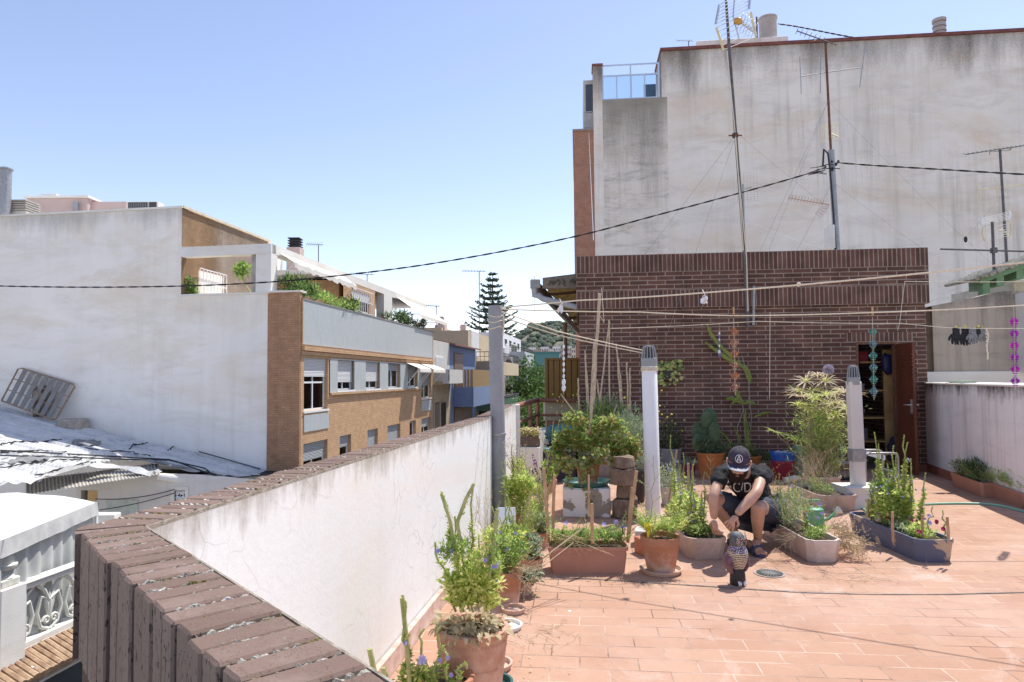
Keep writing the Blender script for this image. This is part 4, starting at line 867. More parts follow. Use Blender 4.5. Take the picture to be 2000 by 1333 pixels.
# norfolk pine with tiers of level branches
NB = V(962, 700, 95); npn = empty('norfolk_pine', (NB.x, 95, -11.4), 'tall dark tiered conifer rising behind the street roofs', 'tree')
zt0 = V(962, 533, 95).z + 11.4; mb = MB(); mb.tube([(0,0,0),(0,0,zt0*.6),(.1,0,zt0)], [.5,.32,.03], 10); 
lf = MB(); tiers = 21
for i in range(tiers):
    t = i/(tiers-1); z = zt0*(.38 + .61*t); R = (1-t)**.85*6.9 + .5; nb = 11 if i < 17 else 6; off = rn(0, 6)
    for k in range(nb):
        a = off + 2*pi*k/nb + rn(-.15,.15); RR = R*rn(.75,1.1); d = Vector((cos(a), sin(a), 0)); tipz = RR*.16 + .05
        pts_ = [Vector((0,0,z)) + d*RR*q + Vector((0,0,-.10*RR*sin(q*pi) + tipz*q*q)) for q in (0,.25,.5,.75,1)]
        mb.tube(pts_, [.07,.05,.04,.03,.015], 4, False)
        for m_ in range(int(12+RR*13)):
            q = rn(.12,1.0); bp = Vector((0,0,z)) + d*RR*q + Vector((0,0,-.10*RR*sin(q*pi) + tipz*q*q)); sd_ = d.cross(Vector((0,0,1)))*random.choice((-1,1))
            bd_ = (sd_*rn(.6,1) + d*rn(.2,.8) + Vector((0,0,rn(-.1,.45)))).normalized(); lf.leaf(bp, bd_, rn(.35,.75)*(1.15-q*.5), .12, Vector((0,0,1))+jit(.6)); lf.leaf(bp, (bd_+jit(.5)), rn(.3,.5), .07, jit(1))
mb.build('trunk', barkm, npn, uvs=0); lf.build('crown', leafm('pine_needles', (0.075,0.115,0.085), (0.14,0.18,0.125), .25), npn, uvs=0)

# ================================================================== TALL BLANK BUILDING ON THE RIGHT
bp_ = V(1160, 300, 35.0); BF = Fr((bp_.x, bp_.y), SHU); bq = lambda x, y, d=0: BF.px(x, y, d)
bb_ = empty('tall_blank_building', M=BF.M, label='tall stained blank party wall of the apartment block behind the shed', cat='building')
sT = bq(1291, 100)[0]; zT = bq(1291, 101)[1]; zSl = bq(1230, 193)[1]; zCl = bq(1165, 129)[1]; s75 = bq(1176, 160)[0]; s305 = bq(1305, 300)[0]
w = MB(); w.box(s305, 36, 0, 2.4, -11.4, zT); w.box(sT+3.5, 36, 2.4, 14, -11.4, zT); w.box(sT, s305, 0, 2.4, zSl, zT); w.build('wall', M['big'], bb_)
w = MB(); w.box(0, s75, 0, 1.0, -11.4, zCl); w.build('corner_pier', M['big'], bb_)
w = MB(); w.box(s75, s305, 0, 12, -11.4, zSl); w.build('stained_bay', M['big_dirty'], bb_)
w = MB(); w.box(sT-.05, 36, -0.10, 2.5, zT, zT+.16); w.build('coping', plain('dark_red_coping', (0.20,0.075,0.065), 0.9, 0.3, 3), bb_)
w = MB(); w.box(-.05, s75+.05, -.06, 1.0, zCl, zCl+.1); w.build('pier_cap', plain('dark_red_cap', (0.22,0.10,0.08), 0.9), bb_)
zBr = bq(1140, 256)[1]; sBr = bq(1121, 400)[0]
w = MB(); w.box(sBr, 0, 0.05, 9, -11.4, zBr); w.build('brick_bay', M['bay_brick'], bb_)
w = MB(); w.box(sBr-.03, 0, 0.0, 9, zBr, zBr+.12); w.build('bay_coping', plain('bay_coping', (0.3,0.24,0.2), 0.9), bb_)
sk = bq(1140, 200)[0]; zk = bq(1140, 148)[1]
w = MB(); w.box(sk, 0, .6, 5, zBr+.1, zk); w.build('balcony_block', plain('pale_block', (0.55,0.52,0.48), 0.9), bb_)
w = MB(); w.box(sk+.12, -.03, .55, .599, zBr+1.2, zk-.25); w.build('dark_window', M['glass'], bb_)
w = MB(); zr = bq(1140, 219)[1]
for k in range(9): q = sk+(0-sk)*k/8; w.box(q-.012, q+.012, .05, .075, zBr+.12, zr)
w.box(sk, 0, .04, .09, zr, zr+.04); w.box(sk, 0, .04, .09, zBr+.18, zBr+.22); w.build('balcony_railing', M['galv'], bb_)
# glazed terrace screen
fmm = plain('blue_white_frame', (0.50,0.60,0.78), 0.4, 0.05, 2, bump=0); zg = bq(1230, 124)[1]; zm = bq(1230, 147)[1]; sR = bq(1288, 150)[0]
w = MB(); F_ = .07
for z0_ in (zSl, zm, zg-F_): w.box(s75, sR, .05, .12, z0_, z0_+F_)
for k in range(5):
    q = s75+(sR-s75-F_)*k/4; w.box(q, q+F_*(1.4 if k == 2 else 1), .045, .125, zSl+F_, zm)
for k in (0, 2, 4): q = s75+(sR-s75-F_)*k/4; w.box(q, q+F_, .045, .125, zm+F_, zg-F_)
scr = w.build('window_screen', fmm, bb_)
w = MB(); w.box(s75+.05, sR-.05, .08, .085, zSl+.03, zm+.02); w.build('pane', M['clear'], scr)
w = MB(); w.box(sR-.75, sR-.1, .8, .85, zSl, zm-.2); w.build('folded_blind', plain('blue_blind', (0.10,0.14,0.2), 0.8), bb_)
w = MB(); w.tube([BF.M.inverted() @ BF.w(s75+.3, 2.2, zSl), (s75+.3, 2.2, zg-1.0)], .05); w.build('blind_pole', M['frame'], bb_)
# roof pieces
a = bq(1361, 90, 3); b = bq(1540, 70, 3); o = empty('rooftop_plinth', BF.w((a[0]+b[0])/2, 3, zT), 'long low rendered plinth on top of the tall blank building', 'plinth', rz=atan2(SHU[1], SHU[0])); w = MB(); L = (b[0]-a[0])/2; w.bbox(-L, L, 0, 2.5, -.5, b[1]-zT, .03); w.build('body', M['big'], o)
a = bq(1502, 30, 3.5); o = empty('water_tank', BF.w(a[0], 3.8, zT+.3), 'round fibre cement tank standing on the rooftop plinth', 'tank'); w = MB(); hh = a[1]-zT-.3; w.lathe([(.5,0),(.5,hh-.15),(.54,hh-.14),(.54,hh-.03),(.5,hh),(0,hh+.02)], n=24); w.build('body', plain('fibre_cement', (0.44,0.40,0.37), 0.9, 0.15, 2), o, smooth=True)
w = MB(); w.tube([(-.75,-.3,-.3),(-.75,-.3,hh-.1)], .05); w.build('standpipe', M['mastm'], o)
a = bq(1834, 38, 1.5); o = empty('ribbed_vent', BF.w(a[0], 1.5, zT), 'ribbed round vent cowl on the long coping at the right', 'vent'); hh = a[1]-zT; w = MB(); pr = [(.3,-.1)]
for k in range(6): z_ = .1+k*(hh-.1)/6; pr += [(.3,z_),(.24,z_+.03),(.24,z_+.07),(.33,z_+.08)]
pr += [(.34,hh-.02),(0,hh)]; w.lathe(pr, n=20); w.build('cowl', plain('vent_grey', (0.42,0.39,0.37), 0.9), o)

# ================================================================== LOW ROOFS AND OLD TERRACE, LOWER LEFT
# corrugated roof leaning against the gable, falling towards the street
zA = GF.px(0, 795)[1]; sA = GF.px(0, 795)[0]; zE = GF.px(523, 922)[1]; slope = (zE - zA)/(0 - sA)
def roofpt(px, py, lift=0.0):
    # plane: z = zE + slope*s  in gable frame
    n = Vector((GF.u.x*slope, GF.u.y*slope, -1)); p0 = GF.w(0, 0, zE+lift); r = ray(px, py); t = (p0 - C0).dot(n)/r.dot(n); return C0 + r*t
def white_corr():
    t = NT('whitewashed_sheet'); v = t.uv(kind='Object'); w_ = t.noise(v, 1.3, 8, .7); c = t.mix(t.ramp(w_, .35, .6), (0.50,0.49,0.48), (0.66,0.65,0.63)); c = t.mix(t.math('MULTIPLY', t.ramp(t.noise(t.uv(kind='Object', loc=(3,3,3)), 2.2, 10, .75), .56, .7), .8), c, (0.30,0.29,0.28)); c = t.mix(t.ramp(t.noise(t.uv(kind='Object', loc=(9,3,3)), .9, 6, .6), .70, .72), c, (0.085,0.085,0.09)); t.col(c); t.set(Roughness=.7); t.bump(t.noise(v, 9, 8), .5, .03); return t.m
wc = white_corr(); cor = empty('corrugated_roof', roofpt(300, 930), 'patched whitewashed corrugated roof sloping against the blank gable', 'roof')
def corr(a, b, c, d, n, m, amp, cor_dir='u', wob=0.03, seed=0):
    """sheet a-b (top edge) to d-c (bottom edge), corrugations run a->d"""
    mb = MB(); vs = []
    for j in range(m+1):
        for i in range(n+1):
            u, v_ = i/n, j/m; p = a.lerp(b, u).lerp(d.lerp(c, u), v_); z = amp*sin(i*pi/2) + (amp > .033)*.06*sin(p.y*9.5+.5*sin(p.x)) + (amp > .033)*.05*((p.x*.55+.15*noise.noise(p)) % 1.0) + wob*noise.noise(p*1.1 + Vector((seed,0,0)))+ wob*.5*noise.noise(p*4); vs.append(p + Vector((0,0,z)))
    mb.add(vs, [(j*(n+1)+i, j*(n+1)+i+1, (j+1)*(n+1)+i+1, (j+1)*(n+1)+i) for j in range(m) for i in range(n)]); return mb
q0, q1, q2, q3 = GF.w(sA-3, -.02, zE+slope*(sA-3)), GF.w(0.05, -.02, zE), roofpt(505, 936), roofpt(-60, 948)
e0_ = roofpt(312, 921)
# ridge->eave along gable direction: corrugations run down the slope (left->right)
near = [GF.M.inverted() @ roofpt(x, y) for x, y in ((-120,950),(-20,946),(60,941),(110,926),(150,914),(200,903),(240,896),(300,902),(312,910),(360,918),(420,927),(470,932),(520,937))]
NI, NJ = 108, 150; rm_ = MB(); vs = []
for i in range(NI+1):
    k = min(11, int(i/9)); t = i/9-k; q = near[k].lerp(near[k+1], t); sf = (sA-3)*(1-i/NI)+.05*i/NI
    for j in range(NJ+1):
        s_ = sf+(q.x-sf)*j/NJ; d = -.02+(q.y+.02)*j/NJ; z = zE+slope*s_ + .05*((s_*.42+.23*int(-d/.95)) % 1.0) + .04*((-d/.95) % 1.0) + .032*sin(d*2*pi/.32) + .05*noise.noise(Vector((s_*.5,d*.5,2))) + .02*noise.noise(Vector((s_*2,d*2,7)))
        vs.append(GF.w(s_, d, z - (.06 if j == NJ else 0)))
rm_.add(vs, [(i*(NJ+1)+j, (i+1)*(NJ+1)+j, (i+1)*(NJ+1)+j+1, i*(NJ+1)+j+1) for i in range(NI) for j in range(NJ)]); rm_.buildw('sheets', wc, cor, uvs=0)
import itertools
for i, (xs, ys, l_) in enumerate((((0,60,130,190,260), (866,862,868,858,858), .10), ((0,90,180,250,300,310), (938,930,905,912,925,921), .12), ((330,400,450,500),(905,880,868,880), .08), ((150,210,260,330),(838,842,850,857), .12))):
    m = MB(); P_ = [roofpt(x, y, l_*.4) for x, y in zip(xs, ys)]
    L_ = [P_[k].lerp(P_[k+1], q/9) for k in range(len(P_)-1) for q in range(9)]
    for k in range(len(L_)-1):
        w0 = .22*(1+noise.noise(L_[k]*2.5)); w1 = .22*(1+noise.noise(L_[k+1]*2.5)); y_ = Vector((.05,1,0)); z_ = Vector((0,0,.05+.12*noise.noise(L_[k]*3))); z2 = Vector((0,0,.05+.12*noise.noise(L_[k+1]*3)))
        m.quad(L_[k]-y_*w0-Vector((0,0,.06)), L_[k+1]-y_*w1-Vector((0,0,.06)), L_[k+1]+z2, L_[k]+z_); m.quad(L_[k]+z_, L_[k+1]+z2, L_[k+1]+y_*w1-Vector((0,0,.03)), L_[k]+y_*w0-Vector((0,0,.03)))
    m.buildw('patch_flashing', wc, cor, uvs=0)
for xs, ys in (((0,120,260,330,400,412,430),(890,893,898,899,915,925,934)), ((0,150,330,345,420),(880,888,898,902,930))):
    m = MB(); m.tube([roofpt(x, y, .10) for x, y in zip(xs, ys)], .022, 6); m.buildw('roof_cable', M['black'], cor)
for xs, ys in (((0,40,75,125),(868,862,863,858)), ((252,262,270,292),(878,868,869,865)), ((0,60,110,165),(914,905,898,897)), ((70,120,170,190),(929,916,903,903)), ((330,338,346),(879,872,869)), ((150,200,260,300),(872,880,884,893)), ((0,80,140),(884,880,884))):
    m = MB(); P_ = [roofpt(x, y, .09) for x, y in zip(xs, ys)]; L_ = [P_[k].lerp(P_[k+1], q/7) for k in range(len(P_)-1) for q in range(7)]
    m.tube([p+Vector((0,rn(-.06,.06),rn(-.02,.02))) for p in L_], [rn(.008,.03) for p in L_], 5); m.buildw('open_seam', M['dark'], cor, uvs=0)
for q4 in (((128,870),(150,859),(206,861),(186,870)), ((284,903),(296,897),(340,906),(322,909)), ((338,910),(344,907),(376,917),(368,920)), ((0,905),(50,888),(110,893),(60,902))):
    m = MB(); P_ = [roofpt(x, y, .10) for x, y in q4]; n_ = 8; vs = []
    for i in range(n_+1):
        for j in range(n_+1): p = P_[0].lerp(P_[1], j/n_).lerp(P_[3].lerp(P_[2], j/n_), i/n_); vs.append(p+Vector((.15*noise.noise(p*2), .15*noise.noise(p*2+Vector((5,0,0))), .03*sin(p.y*20))))
    m.add(vs, [(i*(n_+1)+j, (i+1)*(n_+1)+j, (i+1)*(n_+1)+j+1, i*(n_+1)+j+1) for i in range(n_) for j in range(n_)]); m.buildw('grey_patch', plain('grey_felt', (0.24,0.24,0.245), .9, .3, 5), cor, uvs=0)
# lower awning of bare fibre cement sheets
a1, b1, c1_, d1 = roofpt(235, 898, -.35), roofpt(312, 920, -.30), V(312, 926, roofpt(312,921).y-.1), None
low = empty('fibre_cement_awning', roofpt(200, 930, -.4), 'bare grey corrugated sheet awning below the whitewashed roof', 'awning')
Yw = roofpt(312, 921).y; A_ = V(50, 966, Yw-2.2); B_ = V(312, 926, Yw-.5); C_ = V(310, 905, Yw+1.2); D_ = V(50, 938, Yw-.3); 
corr(D_, C_, B_, A_, 150, 6, .016, wob=.02).buildw('sheets', plain('fibre_cement_sheet', (0.50,0.47,0.42), .95, .3, 4, c2=(0.5,0.47,0.42)), low, uvs=0)
# patio wall with window under it
pw = empty('patio_house', V(300, 1000, Yw), 'whitewashed patio house with small scrolled window grille', 'house'); lo = pw.location
PF = Fr((V(300,1000,Yw).x, Yw), (1, -.05)); pp = lambda x, y: PF.px(x, y)
m = MB(); x0, x1 = pp(150, 960)[0], pp(520, 960)[0]; zz0, zz1 = -11.4, pp(312, 924)[1]
wx0, wx1, wz0, wz1 = pp(341, 960)[0], pp(362, 960)[0], pp(350, 980)[1], pp(350, 958)[1]
dx0, dx1, dz1 = pp(158, 960)[0], pp(191, 960)[0], pp(170, 958)[1]
xe = pp(312, 924)[0]
holed(m, x0, xe, zz0, zz1, [(dx0, dx1, -9, dz1)], .25)
m.add([(xe,0,zz0),(wx0,0,zz0),(wx0,0,pp(341,926)[1]),(xe,0,zz1)], [(0,1,2,3)]); holed(m, wx0, wx1, zz0, pp(341,926)[1]-.0, [(wx0+.0001,wx1-.0001,wz0,wz1)], .2)
m.add([(wx1,0,zz0),(x1,0,zz0),(x1,0,pp(520,938)[1]),(wx1,0,pp(341,926)[1])], [(0,1,2,3)])
o = m.build('wall', plaster('patio_wall', (0.66,0.63,0.61), (0.42,0.38,0.35), .4, .4), pw); o.matrix_basis = Matrix.Translation(lo).inverted() @ PF.M; wallo = o
def pf(mb, name, mat, par_=None):
    o = mb.build(name, mat, par_ or pw); o.matrix_basis = (Matrix.Translation(lo).inverted() @ PF.M) if par_ is None else Matrix.Identity(4); return o
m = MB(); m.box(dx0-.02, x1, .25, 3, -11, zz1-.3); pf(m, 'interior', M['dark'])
m = MB(); m.box(wx0-.1, wx1+.1, -.03, -.002, wz1, wz1+.1); m.box(wx0-.1, wx1+.1, -.03, -.002, wz0-.08, wz0); m.box(wx0-.1, wx0, -.03, -.002, wz0, wz1); m.box(wx1, wx1+.1, -.03, -.002, wz0, wz1); wf = pf(m, 'window', M['white'])
m = MB(); ww = wx1-wx0; hh = wz1-wz0
for cx in (.27, .73):
    for cz_ in (.27, .73):
        pts_ = [(wx0+ww*(cx + .2*(1-k/22)*cos(k*.55)), .02, wz0+hh*(cz_ + .2*(1-k/22)*sin(k*.55))) for k in range(18)]; m.tube(pts_, .016, 5)
m.tube([(wx0+ww*(.5+.3*cos(k*pi/8)), .02, wz0+hh*(.5+.3*sin(k*pi/8))) for k in range(17)], .014, 5); m.tube([(wx0+ww*.5,.02,wz0),(wx0+ww*.5,.02,wz1)], .012, 4); m.build('scroll_grille', M['frame'], wf)
m = MB(); m.box(dx1-.32, dx1-.02, .02, .1, -9, dz1); pf(m, 'door_panel', M['wood'])
m = MB(); m.box(pp(208,1000)[0], pp(270,1000)[0], -.03, -.002, -8, pp(230,976)[1]); pf(m, 'grey_panel', plain('pale_green_panel', (0.50,0.54,0.50), .8))
m = MB(); m.tube(sag(PF.w(pp(205,965)[0],-.4,pp(205,970)[1]), PF.w(pp(345,950)[0],-.1,pp(345,955)[1]), .1), .012, 4); m.tube(sag(PF.w(pp(205,985)[0],-.4,pp(205,992)[1]), PF.w(pp(345,955)[0],-.1,pp(345,962)[1]), .06), .012, 4); m.buildw('wire', M['black'], pw)
m = MB(); P_ = [roofpt(x, y, .05) for x, y in ((312,918),(360,924),(410,926),(455,930),(520,938))]; m.tube([p+Vector((0,-.1,-.18)) for p in P_], [.10,.16,.17,.16,.14], 10); m.buildw('lime_roll', M['white'], pw, smooth=True)
# slatted bed base leaning on the gable
bs = empty('slatted_bed_base', GF.w(GF.px(60, 800)[0], -.5, GF.px(60, 815)[1]), 'old slatted bed base leaning against the blank white gable', 'bed base')
q = [(3,783),(37,718),(148,752),(108,822)]   # corners in the picture, clockwise from lower left
dd_ = [-.75,-.12,-.12,-.75]; W4 = [GF.w(*(lambda sz: (sz[0], d, sz[1]))(GF.px(x, y, d))) for (x, y), d in zip(q, dd_)]
A4, B4, C4, D4 = W4; rm = plain('rusty_frame', (0.30,0.20,0.13), .8, .3, 8)
m = MB(); m.tube([A4, B4.lerp(A4,.05), B4.lerp(C4,.05), C4.lerp(B4,.05), C4.lerp(D4,.05), D4.lerp(C4,.05), D4.lerp(A4,.05), A4], .028, 6); m.buildw('frame', rm, bs)
m = MB()
for k in (.33, .66): m.tube([A4.lerp(B4,k), D4.lerp(C4,k)], .018, 5)
m.buildw('cross_bar', rm, bs)
for k in range(1, 8):
    p, r_ = B4.lerp(C4, k/8), A4.lerp(D4, k/8); x = (C4-B4).normalized()*.085; y = Vector((0,-.02,0)); m = MB()
    m.add([p-x, p+x, r_+x, r_-x, p-x+y, p+x+y, r_+x+y, r_-x+y], [(3,2,1,0),(4,5,6,7),(0,1,5,4),(1,2,6,5),(2,3,7,6),(3,0,4,7)]); m.buildw('slat', plain('grey_slat', (0.24,0.23,0.215), .85, .2, 5), bs)
lump('crumpled_sack', GF.w(GF.px(92,790)[0], -.25, GF.px(92,815)[1]), .42, plain('brown_sack', (0.26,0.20,0.15), .95, .4, 5), 'crumpled brown sack behind the slatted bed base', 'sack', (.7,.5,1.3), .5)
a = GF.px(163, 835); o = empty('mortar_block', GF.w(a[0], -.45, a[1]-.1), 'rough block patched with mortar at the foot of the gable', 'block'); m = MB(); m.bbox(-.42,.42,-.25,.25,0,.42,.05)
m.v = [tuple(Vector(p)*(1+.16*noise.noise(Vector(p)*4))) for p in m.v]; m.build('block', plain('rough_mortar', (0.42,0.36,0.30), .95, .3, 5, bump=1), o)
m = MB(); m.tube([GF.w(GF.px(390,882)[0],-.05,GF.px(390,882)[1]), GF.w(GF.px(518,922)[0],-.3,GF.px(518,920)[1]+.1)], .02); tag(m.build('metal_rod', M['mastm']), 'thin dark rod leaning low against the white gable', 'rod')

# ---- tarpaulin shelter and balustraded terrace, bottom left
zTt = -1.13; tA, tB, tC_ = G(188, 982, zTt), G(-80, 1090, zTt), G(-120, 936, zTt); tD = G(150, 965, zTt)
ten = empty('tarpaulin_shelter', (tA.x, tA.y, -3.3), 'white tarpaulin shelter with grey side curtain on the old terrace', 'shelter')
bk = tA + Vector((-.1, 1.5, 0)); tp = MB(); P0, P1 = tA, tB; side = Vector((-4.2, .6, 0))
n, m_ = 40, 14; vs = []
for j in range(m_+1):
    for i in range(n+1):
        p = P0.lerp(P1, i/n) + side*(j/m_) + Vector((.45*j/m_, 0, 0)); p.z += .16*sin(j/m_*pi) + .04*noise.noise(p*1.6); vs.append(p)
tp.add(vs, [(j*(n+1)+i, (j+1)*(n+1)+i, (j+1)*(n+1)+i+1, j*(n+1)+i+1) for j in range(m_) for i in range(n)]); 
tarpm = plain('white_tarpaulin', (0.80,0.82,0.83), .5, .05, 1.5, bump=.2, c2=(0.74,0.75,0.74)); tp.buildw('roof_sheet', tarpm, ten, smooth=True)
tv = MB(); vs = []
for i in range(n+1):
    p = P0.lerp(P1, i/n) + Vector((.03,0,0)); vs += [p+Vector((0,0,.02)), p+Vector((.03,0,-.26+.02*noise.noise(p*3)))]
tv.add(vs, [(2*i, 2*i+1, 2*i+3, 2*i+2) for i in range(n)]); tb0 = P0+Vector((.05,0,0)); tv.add([tb0+Vector((0,0,.02)), tb0+Vector((0,0,-.26)), tb0+side+Vector((0,0,-.26)), tb0+side+Vector((0,0,.02))], [(0,1,2,3)]); tv.buildw('valance', plain('dirty_tarpaulin', (0.50,0.50,0.49), .7, .2, 3, bump=.3), ten, smooth=True)
cu = MB(); vs = []; n = 90
for i in range(n+1):
    p = P0.lerp(P1, .01+i/n*.98); f = .05*sin(i*.75+2*noise.noise(p*1.2)); 
    for z, k in ((-.24,.4),(-1.1,1),(-2.1,1.3)): vs.append(p+Vector((-.06+f*k,0,z)))
cu.add(vs, [(3*i+j, 3*i+j+1, 3*i+3+j+1, 3*i+3+j) for i in range(n) for j in (0,1)]); cu.buildw('side_curtain', plain('grey_sheet', (0.42,0.43,0.42), .6, .12, 2, bump=.1, c2=(0.50,0.51,0.50)), ten, smooth=True, angle=180)
cu = MB(); q = P0+Vector((.0,.0,0)); cu.box(q.x-.03, q.x+.03, q.y-.03, q.y+.03, -3.3, zTt-.02); q = P1; cu.box(q.x-.03, q.x+.03, q.y-.03, q.y+.03, -3.3, zTt-.02); cu.buildw('post', M['frame'], ten)
# wall of the side facing us behind the shelter corner
m = MB(); q = G(200, 1003, -1.6); m.bbox(-.35, .35, -.15, .15, -1.4, 0, .02); o = m.build('pier', M['white']); o.location = q; tag(o, 'small white pier just right of the tarpaulin shelter corner', 'pier')
OTH = empty('old_terrace_house', (-9, 11, -11.4), 'old house with clay tile eave below a white balustraded terrace', 'house')
zR = -2.05; rA, rB = G(150, 1103, zR), G(-60, 1178, zR); BD = Fr((rB.x, rB.y), ((rA-rB).x, (rA-rB).y)); Lb = (rA-rB).length
zb0 = BD.px(120, 1218)[1]; zb0 = min(zb0, -2.8)
bal = empty('balustrade', M=BD.M, label='ornate white cast balustrade with looping scroll panels', cat='balustrade')
m = MB(); m.bbox(0, Lb+2.2, -.09, .09, zR-.10, zR, .02); m.bbox(0, Lb+2.2, -.12, .12, zR, zR+.04, .015); m.build('handrail', plain('mossy_white_stone', (0.70,0.69,0.62), .9, .15, 5, c2=(0.78,0.77,0.74)), bal)
m = MB(); m.bbox(0, Lb+2.2, -.09, .09, zb0-.10, zb0, .015); m.build('plinth', M['white'], bal)
Hh = zR-.10-zb0; pan = 0.62
for k in range(int((Lb+2.2)/pan)):
    x = k*pan + pan/2; m = MB(); cz_ = zb0+Hh*.5
    for sg in (-1, 1):
        m.tube([(x+sg*pan*.02, 0, zb0+.02), (x+sg*pan*.30, 0, zb0+Hh*.12), (x+sg*pan*.43, 0, zb0+Hh*.42), (x+sg*pan*.30, 0, zb0+Hh*.72), (x-sg*pan*.05, -.01*sg, zb0+Hh*.62), (x-sg*pan*.22, -.02*sg, zb0+Hh*.85), (x-sg*pan*.44, 0, zb0+Hh*.98)], .033, 8)
        m.tube([(x+sg*pan*.14+ pan*.13*(1-q/16)*cos(q*.6+ (0 if sg > 0 else pi))*1, -.02, zb0+Hh*.22+pan*.13*(1-q/16)*sin(q*.6)) for q in range(14)], .024, 6)
        m.tube([(x+sg*pan*.04, 0, zb0+Hh*.3), (x+sg*pan*.10, 0, zb0+Hh*.55), (x+sg*pan*.16, 0, zb0+Hh*.75)], [.02,.04,.01], 6)
    m.tube([(x, 0, zb0+Hh*.25), (x, 0, zb0+Hh*.55), (x, 0, zb0+Hh*.8)], [.02,.05,.01], 6)
    m.build('scroll_panel', plain('white_cast_stone', (0.74,0.74,0.72), .85, .08, 9, c2=(0.70,0.73,0.62)) if k == 0 else bpy.data.materials['white_cast_stone'], bal, smooth=True)
pq = BD.px(4, 1180, -.05); pil = empty('balustrade_pillar', BD.w(pq[0], -.02, zb0), 'white pillar with green tinged ball finial at the balustrade', 'pillar'); 
hp = zR - zb0 + .1; pwid = .25
Mr = Matrix.Rotation(atan2(BD.u.y, BD.u.x), 4, 'Z'); m = MB(); m.bbox(-pwid, pwid, -pwid, pwid, -.35, hp, .015, Mr); m.build('shaft', M['white'], pil)
m = MB(); m.bbox(-.19,.19,-.19,.19,hp,hp+.13,.02,Mr); m.lathe([(.19,hp+.13),(.16,hp+.18),(.11,hp+.21),(.13,hp+.25),(.21,hp+.29),(.225,hp+.31),(.225,hp+.35),(.17,hp+.37)] + [(.175*cos(a_/12*pi/2), hp+.40+.175*sin(a_/12*pi/2)) for a_ in range(-4,13)], n=24); m.build('ball_finial', plain('lichen_stone', (0.66,0.67,0.55), .9, .2, 9, c2=(0.78,0.77,0.70)), pil, smooth=True)
# terrace slab, tile eave, dark facade below
m = MB(); m.box(0-3, Lb+4, -.1, 6, zb0-.5, zb0-.1); o = m.build('terrace_slab', M['white'], OTH); o.matrix_basis = Matrix.Translation(OTH.location).inverted() @ BD.M
m = MB(); m.box(-3, Lb+4, .05, 5.9, -11.4, zb0-.5); o = m.build('wall', plaster('grey_facade', (0.24,0.23,0.22), (0.14,0.13,0.12), .7, .7), OTH); o.matrix_basis = Matrix.Translation(OTH.location).inverted() @ BD.M
m = MB(); k = 0; x = -1.0
while x < Lb+3:
    m.tube([(x, -.1, zb0-.14+rn(-.01,.01)), (x, -.62, zb0-.42+rn(-.012,.012))], [.062,.075], 8); x += .125
o = m.build('clay_tile_eave', plain('old_clay_tiles', (0.34,0.19,0.11), .9, .4, 6, c2=(0.52,0.37,0.24)), OTH, smooth=True); o.matrix_basis = Matrix.Translation(OTH.location).inverted() @ BD.M
m = MB(); m.bbox(-3, Lb+4, -.55, .05, zb0-.56, zb0-.47, .02); o = m.build('eave_soffit', plain('mortar_eave', (0.36,0.30,0.24), .95, .3, 5), OTH); o.matrix_basis = Matrix.Translation(OTH.location).inverted() @ BD.M
wq = BD.px(110, 1318, .05); m = MB(); m.box(wq[0]-.45, wq[0]+.75, -.02, .049, wq[1]-1.4, wq[1]+.12); wo = m.build('window', M['frame'], OTH); wo.matrix_basis = Matrix.Translation(OTH.location).inverted() @ BD.M
m = MB(); m.box(wq[0]-.37, wq[0]+.67, -.03, -.021, wq[1]-1.3, wq[1]+.04); m.build('pane', M['glass'], wo)
lq = BD.px(40, 1315, -.3); o = empty('wall_lamp', BD.w(lq[0], -.3, lq[1]), 'grey bracket wrapped in plastic under the clay tile eave', 'wall lamp'); m = MB(); m.tube([(-.25,.1,.12),(-.1,0,0),(.15,0,.02),(.2,0,.1)], .025); m.build('bracket', M['alu'], o); m = MB(); m.ball((-.12,.06,.14), .14, 12, 8, (1,.8,.9)); m.v = [tuple(Vector(p)*(1+.3*noise.noise(Vector(p)*9))) for p in m.v]; m.build('cover', plain('dark_plastic', (0.13,0.13,0.14), .3, .3, 8), o)
# ================================================================== MASTS, AERIALS, CABLES
def local(o): return lambda p: Vector(p) - o.location
mA = empty('television_mast', V(1461, 640, 9.98), 'tall leaning mast with big yellowed grid aerial, nearest the shed front', 'antenna mast')
Pa = lambda x, y, Y=9.98: V(x, y, Y)
m = MB(); m.tube([Pa(1461,640), Pa(1455,500), Pa(1437,265), Pa(1424,90), Pa(1416,-30)], [.028,.028,.025,.022,.019], 10); m.buildw('mast', M['mastm'], mA, smooth=True)
m = MB(); m.tube([Pa(1461,608,9.95), Pa(1458,500,9.95), Pa(1441,330,9.95), Pa(1436,270,9.95)], .009, 5); m.tube([Pa(1452,490,9.95), Pa(1446,400,9.95), Pa(1438,280,9.95), Pa(1420,100,9.95)], .008, 5)
m.buildw('coax_cable', M['rope'], mA)
m = MB(); q = Pa(1436,265); m.lathe([(.045,-.03),(.045,.03)], q, 12); m.tube([q+Vector((-.1,0,0)), q+Vector((.1,0,.0))], .012); m.buildw('guy_collar', M['rust'], mA)
ya = 9.9; m = MB()      # grid aerial: two leaves of rods, upper and lower
def gridleaf(mb, tl, tr, br, bl, n, r):
    for k in range(n): t = k/(n-1); mb.tube([tl.lerp(bl, t), tr.lerp(br, t)], r, 5)
U = [Pa(1405,10,ya), Pa(1467,-22,ya+.1), Pa(1463,17,ya), Pa(1398,47,ya)]; Lw = [Pa(1399,54,ya), Pa(1466,24,ya), Pa(1477,72,ya+.1), Pa(1413,98,ya+.1)]
gridleaf(m, *U, 6, .006); gridleaf(m, *Lw, 6, .006); m.tube([Pa(1436,-20,ya), Pa(1432,32,ya), Pa(1443,76,ya)], .012); m.buildw('reflector_rods', M['alu'], mA)
m = MB()
